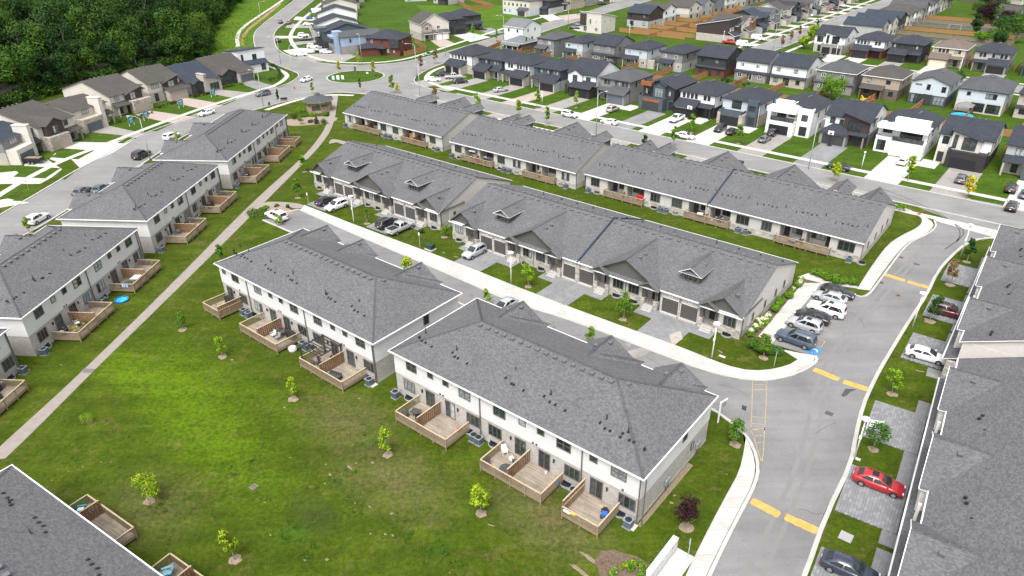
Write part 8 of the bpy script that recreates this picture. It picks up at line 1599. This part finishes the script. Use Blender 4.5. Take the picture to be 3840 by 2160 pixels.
chair('dark chair under the black pergola',on('M',25.0,-2.6),ZD,A1,CH);chair('maroon chair under the black pergola',on('M',26.1,-.9),ZD,A1+2,plain('maroon_fabric',(.12,.02,.03)));table('low dark table under the black pergola',on('M',24.4,-3.1),ZD,A1,CH,.35)
mb=MB();mb.box(-.9,.9,-.3,.3,.3,.42);mb.box(-.9,.9,.24,.34,.42,.8);mb.box(-.9,-.8,-.3,.3,0,.5);mb.box(.8,.9,-.3,.3,0,.5);p=on('M',28.8,-3.0);tag(mb.build('deck_bench',[CH],None,(p.x,p.y,ZD),A1+R(12)),'low grey bench on the right half of the pergola deck','bench')
grill('covered black grill on the farther deck of the middle path block',on('Lb',18.6,-1.3),ZD,a_l,BLACKP);grill('small black grill on the near deck of the middle path block',on('Lb',9.4,-1.2),ZD,a_l,BLACKP,False);chair('grey chair by the door of the nearer deck of the middle path block',on('Lb',5.1,-.6),ZD,a_l+.4,GREYC)
chair('pale chair tipped by the screen on the nearer deck of the middle path block',on('Lb',6.9,-.8),ZD,a_l+2,GREYC)
table('white-topped table on the second deck of the near path block',on('Lc',19.8,-2.7),ZD,a_c,WHITEP,(.7,.55));table('round table with plants on the second deck of the near path block',on('Lc',18.1,-2.6),ZD,a_c,plain('dark_green_cloth',(.03,.06,.03)),.6)
for k,(x,y) in enumerate(((17.5,-1.8),(18.9,-3.4))):chair(('first','second')[k]+' black chair by the plant table of the near path block',on('Lc',x,y),ZD,a_c+k*2.6,BLACKP)
grill('low black grill at the door of the plant deck',on('Lc',4.6,-1.2),ZD,a_c,BLACKP,False)
for k,(x,y,m,lab) in enumerate(((6.2,-2.4,LF_DEEP,'dark leafy potted plant'),(5.7,-2.9,LF_ORG,'orange flowering potted plant'),(6.9,-2.8,LF_GREEN,'green potted plant by the rail'),(5.2,-2.2,LF_YEL,'yellow flowering potted plant'))):bush(lab+' on the deck full of plants',on('Lc',x,y),.38,1.1,m,160,'potted_plant','plant','potted plants',.08).location.z=ZD
chair('white plastic chair on the deck full of plants',on('Lc',6.9,-1.4),ZD,a_c+1,WHITEP)
p=G(*cp(0,2,1178,150));t=thing('paddling_pool','small round blue paddling pool on the grass below a deck','pool',(p.x,p.y,0),0);mb=MB();n=20
for k in range(n):a,b=6.283*k/n,6.283*(k+1)/n;f=lambda r,z,t_:(r*math.cos(t_),r*math.sin(t_),z);mb.face([f(.95,0,a),f(.95,0,b),f(1.0,.3,b),f(1.0,.3,a)],0,True);mb.face([f(1.0,.3,a),f(1.0,.3,b),f(.85,.3,b),f(.85,.3,a)]);mb.face([f(.85,.3,a),f(.85,.3,b),f(.82,.05,b),f(.82,.05,a)])
mb.build('pool_wall',[plain('pool_blue',(.02,.16,.45),.4,.05)],t);mb=MB();mb.prism([(.83*math.cos(6.283*k/n),.83*math.sin(6.283*k/n)) for k in range(n)],.14,.14);mb.build('water',[glass('pool_water',(.05,.42,.60),.05)],t)
p=on('Lc',16.6,-3.2);mb=MB();mb.box(-.45,.45,-.012,.012,-.55,0);tag(mb.build('striped_towel',[bricky('blue_white_stripes',(.05,.18,.5),(.7,.75,.8),(.3,.4,.6),.12,3.0,.001,0)],None,(on('Lc',16.95,-2.6).x,on('Lc',16.95,-2.6).y,1.55),a_c+R(90)),'blue and white striped towel hung on a deck rail above the pool','towel')
grill('small grill with lid on the first deck of the far path block',on('La',5.2,-1.3),ZD,a_a,BLACKP,False);chair('red cushioned chair on the first deck of the far path block',on('La',4.0,-.9),ZD,a_a+1.5,plain('bright_red_cushion',(.55,.03,.08)))
chair('white garden chair on the second deck of the far path block',on('La',21.0,-1.2),ZD,a_a+1.5,WHITEP);chair('white rocker on the second deck of the far path block',on('La',22.2,-1.5),ZD,a_a+1.8,WHITEP)
TQ=plain('turquoise_paint',(.02,.36,.44),.5,.06);PB=plain('pale_blue_paint',(.25,.55,.68),.5,.06)
adirondack('turquoise garden chair with white cushion on the bottom left deck',on('BL',29.6,-2.7),ZD,a_b+2.4,TQ,WHITEP);adirondack('pale blue slatted garden chair on the second bottom left deck',on('BL',16.2,-2.7),ZD,a_b+2.6,PB)
p=on('BL',28.7,-3.1);mb=MB();mb.box(-.3,.3,-.25,.25,0,.45);mb.box(-.33,.33,-.28,.28,.45,.52,1);tag(mb.build('cooler_box',[plain('royal_blue',(.02,.06,.35)),TQ],None,(p.x,p.y,ZD),a_b),'royal blue cooler with turquoise lid on the bottom left deck','cooler')
p=on('Ld',20.2,-1.6);t=thing('outdoor_sofa','dark outdoor sofa with pale cushion on the left edge deck','sofa',(p.x,p.y,ZD),a_c+2.5);mb=MB();mb.box(-.9,.9,-.4,.4,0,.32);mb.box(-.9,.9,.3,.45,.32,.8);mb.build('frame',[CH],t);mb=MB();mb.box(-.8,.8,-.38,.28,.32,.46);mb.build('seat_cushion',[plain('cream_cushion',(.5,.46,.4))],t)
grill('black grill in the corner of the left edge deck',on('Ld',21.9,-1.0),ZD,a_c,BLACKP,False)
ZR=.58
table('white round table on the deck spanning the rear parapet',onr('R3',24.6,.2),ZR,A1,WHITEP,.6)
for k,(x,y) in enumerate(((23.7,.5),(24.2,1.1),(25.3,.8))):chair(f'black chair, {ORD[k]} from the left round the white table of the rear parapet deck',onr('R3',x,y),ZR,A1+3.6-k*.5,BLACKP)
grill('black open grill right of the rear parapet pier',onr('R3',28.3,.2),ZR,A1,BLACKP,False);p=onr('R3',26.9,.3);mb=MB();mb.tube((0,0,0),(0,0,.35),.15,.15,10);mb.tube((0,0,.35),(0,0,.42),.15,.05,10);tag(mb.build('propane_tank',[WHITEP],None,(p.x,p.y,ZR)),'white propane tank beside the grill right of the rear parapet pier','tank')
p=onr('R4',15.6,.3);t=thing('sun_lounger','grey padded sun lounger on the deck by the drive corner','lounger',(p.x,p.y,ZR),A1+R(70));mb=MB();mb.box(-.8,.5,-.6,.6,.28,.42);mb.slab([(.5,-.6,.42),(1.0,-.6,.85),(1.0,.6,.85),(.5,.6,.42)][::-1],.1,0,0);mb.build('cushion',[GREYC],t);mb=MB();mb.box(-.75,.5,-.55,.55,.1,.27);mb.build('frame',[CH],t)
chair('black chair by the screen on the deck by the drive corner',onr('R4',17.0,.3),ZR,A1+2,BLACKP)
grill('red grill with black base on the third rear bungalow deck',onr('R3',12.2,.4),ZR,A1,plain('bright_red_enamel',(.45,.015,.02),.3),True)
p=onr('R2',6.2,.4);t=thing('canopy_swing','pale canopy swing seat on the right deck of the second rear bungalow','swing seat',(p.x,p.y,ZR),A1);mb=MB();mb.slab([(-.9,-.6,1.85),(.9,-.6,1.85),(.9,.3,2.0),(-.9,.3,2.0)],.06,0,0);mb.build('canopy',[plain('pale_canvas',(.6,.6,.58))],t);mb=MB();mb.box(-.75,.75,-.3,.3,.45,.56);mb.box(-.75,.75,.25,.33,.56,1.0);mb.build('seat',[plain('beige_cushion',(.45,.38,.33))],t)
for s in (-.85,.85):mb=MB();mb.bar((s,-.5,0),(s,0,1.9),.05,.05);mb.bar((s,.5,0),(s,0,1.9),.05,.05);mb.build('frame',[STEEL],t)
for k,(x,c,nm) in enumerate(((8.5,(.45,.02,.03),'red'),(7.6,(.03,.08,.4),'blue'),(9.2,(.6,.15,.03),'orange'),(10.1,(.03,.35,.4),'teal'))):p=onr('R2',x+21.3-21.3,-.6+.2*(k%2));mb=MB();mb.tube((0,0,0),(0,0,.5),.22,.28,10);mb.tube((0,0,.5),(0,0,.55),.31,.31,10);tag(mb.build('plastic_tub',[plain(nm+'_plastic_tub',c,.4,.05)],None,(p.x,p.y,ZR)),nm+' plastic tub at the rail of the canopy swing deck','tub','plastic tubs')
grill('grey grill on the canopy swing deck',onr('R2',9.6,.7),ZR,A1,STEEL,False)
for k,x in enumerate((23.5,27.8)):chair(('dark chair left of','dark chair right of')[k]+' the screen on the left deck nearest the roundabout',onr('R2',34-x,.4),ZR,A1+2.9,CH)
for k,(x,c) in enumerate(((26.6,'maroon'),(28.0,'black'),(29.0,'brown'))):chair(c+' chair crowded on the deck with orange screen',onr('R1',x,.1),ZR,A1+2.6+k*.4,plain(c+'_chair_fabric',dict(maroon=(.14,.02,.02),black=(.02,.02,.02),brown=(.12,.06,.03))[c]))
p=onr('R1',24.4,.4);mb=MB();mb.box(-1.1,1.1,-.03,.03,.2,1.7);tag(mb.build('bamboo_screen',[plain('orange_bamboo',(.42,.17,.05),.8,.2,5)],None,(p.x,p.y,ZR),A1),'orange bamboo screen standing on the right deck of the first rear bungalow','screen')
# back gardens
def basketball(label,q,ang):
    p=G(*q);t=thing('basketball_hoop',label,'basketball hoop',(p.x,p.y,0),ang,'basketball hoops');mb=MB();mb.box(-.5,.5,-.2,.6,0,.2);mb.build('base',[BLACKP],t);mb=MB();mb.bar((0,.3,.2),(0,0,3.0),.1,.1);mb.build('pole',[BLACKP],t);mb=MB();mb.box(-.65,.65,-.42,-.38,2.8,3.7);mb.build('backboard',[WHITEP],t);mb=MB();mb.box(-.25,.25,-.43,-.421,2.95,3.3);mb.build('target_square',[BLACKP],t);mb=MB()
    for k in range(12):a,b=6.283*k/12,6.283*(k+1)/12;mb.tube((.23*math.cos(a),-.66+.23*math.sin(a),2.95),(.23*math.cos(b),-.66+.23*math.sin(b),2.95),.02,.02,4)
    mb.build('hoop',[plain('hoop_orange',(.5,.12,.03))],t)
basketball('portable basketball hoop on the drive of the brown garage house',cp(3,0,690,1410),A2);basketball('portable basketball hoop before the open garage',cp(2,0,1762,1155),A2)
p=K(3,0,1968,1145);t=thing('garden_pool','round blue above-ground pool behind the large white house','pool',(p.x,p.y,0),0);mb=MB();mb.tube((0,0,0),(0,0,1.0),2.6,2.6,24,0,False);mb.build('pool_wall',[plain('pool_blue',(.02,.16,.45))],t);mb=MB();mb.prism([(2.55*math.cos(6.283*k/24),2.55*math.sin(6.283*k/24)) for k in range(24)],.92,.92);mb.build('water',[glass('pool_water',(.05,.42,.60))],t)
p=K(3,0,1985,1100);t=thing('garden_gazebo','grey fabric gazebo beside the round blue pool','gazebo',(p.x,p.y,0),A2);mb=MB();f=[(-2,-2,2.3),(2,-2,2.3),(2,2,2.3),(-2,2,2.3)]
for k in range(4):mb.slab([f[k],f[(k+1)%4],(0,0,3.4)],.05,0,0)
mb.build('canopy',[plain('grey_canvas',(.16,.16,.165))],t)
for x in (-1.9,1.9):
    for y in (-1.9,1.9):mb=MB();mb.box(x-.06,x+.06,y-.06,y+.06,0,2.3);mb.build('post',[BLACKP],t)
p=K(2,0,1650,190);t=thing('garden_gazebo','blue-roofed garden gazebo among the cedar fences','gazebo',(p.x,p.y,0),A2);mb=MB()
for k in range(4):mb.slab([f[k],f[(k+1)%4],(0,0,3.3)],.05,0,0)
mb.build('canopy',[plain('blue_canvas',(.05,.10,.22))],t)
for x in (-1.9,1.9):
    for y in (-1.9,1.9):mb=MB();mb.box(x-.06,x+.06,y-.06,y+.06,0,2.3);mb.build('post',[BLACKP],t)
p=K(2,0,1030,630);t=thing('garden_pergola','black slatted pergola behind the taupe house with long lean-to','pergola',(p.x,p.y,0),A2)
for x in (-2.2,2.2):
    for y in (-1.6,1.6):mb=MB();mb.box(x-.08,x+.08,y-.08,y+.08,0,2.5);mb.build('post',[BLACKP],t)
for k in range(14):x=-2.3+4.6*k/13;mb=MB();mb.box(x-.07,x+.07,-1.9,1.9,2.5,2.62);mb.build('slat',[BLACKP],t)
def toy(label,q,c,s=.6):
    p=G(*q);t=thing('garden_toy',label,'toy',(p.x,p.y,0),A2);mb=MB();mb.box(-s,s,-s*.5,s*.5,0,s*.6);mb.slab([(-s,-s*.5,s*1.4),(-s*.2,-s*.5,s*.6),(-s*.2,s*.5,s*.6),(-s,s*.5,s*1.4)],.1,0,0);mb.tube((s*.5,-s*.5,s*.3),(s*.5,s*.5,s*.3),s*.35,s*.35,8);mb.build('toy_body',[plain('toy_'+label.split()[0],c,.4,.05)],t)
toy('yellow plastic slide toy on the patio of the tan house',cp(3,0,1030,968),(.7,.42,.03),.9);toy('red plastic play car on the patio of the tan house',cp(3,0,1098,972),(.55,.04,.04),.8)
p=K(3,0,1900,300);t=thing('swing_frame','metal swing frame in the long gardens at the right','swing',(p.x,p.y,0),A2);mb=MB()
for s in (-2.4,2.4):mb.tube((s,-1.4,0),(s*.9,0,2.6),.06,.06,5);mb.tube((s,1.4,0),(s*.9,0,2.6),.06,.06,5)
mb.tube((-2.2,0,2.6),(2.2,0,2.6),.06,.06,5);mb.build('frame',[STEEL],t);mb=MB();mb.box(-.4,.4,-.2,.2,.5,.56);mb.build('seat',[BLACKP],t)
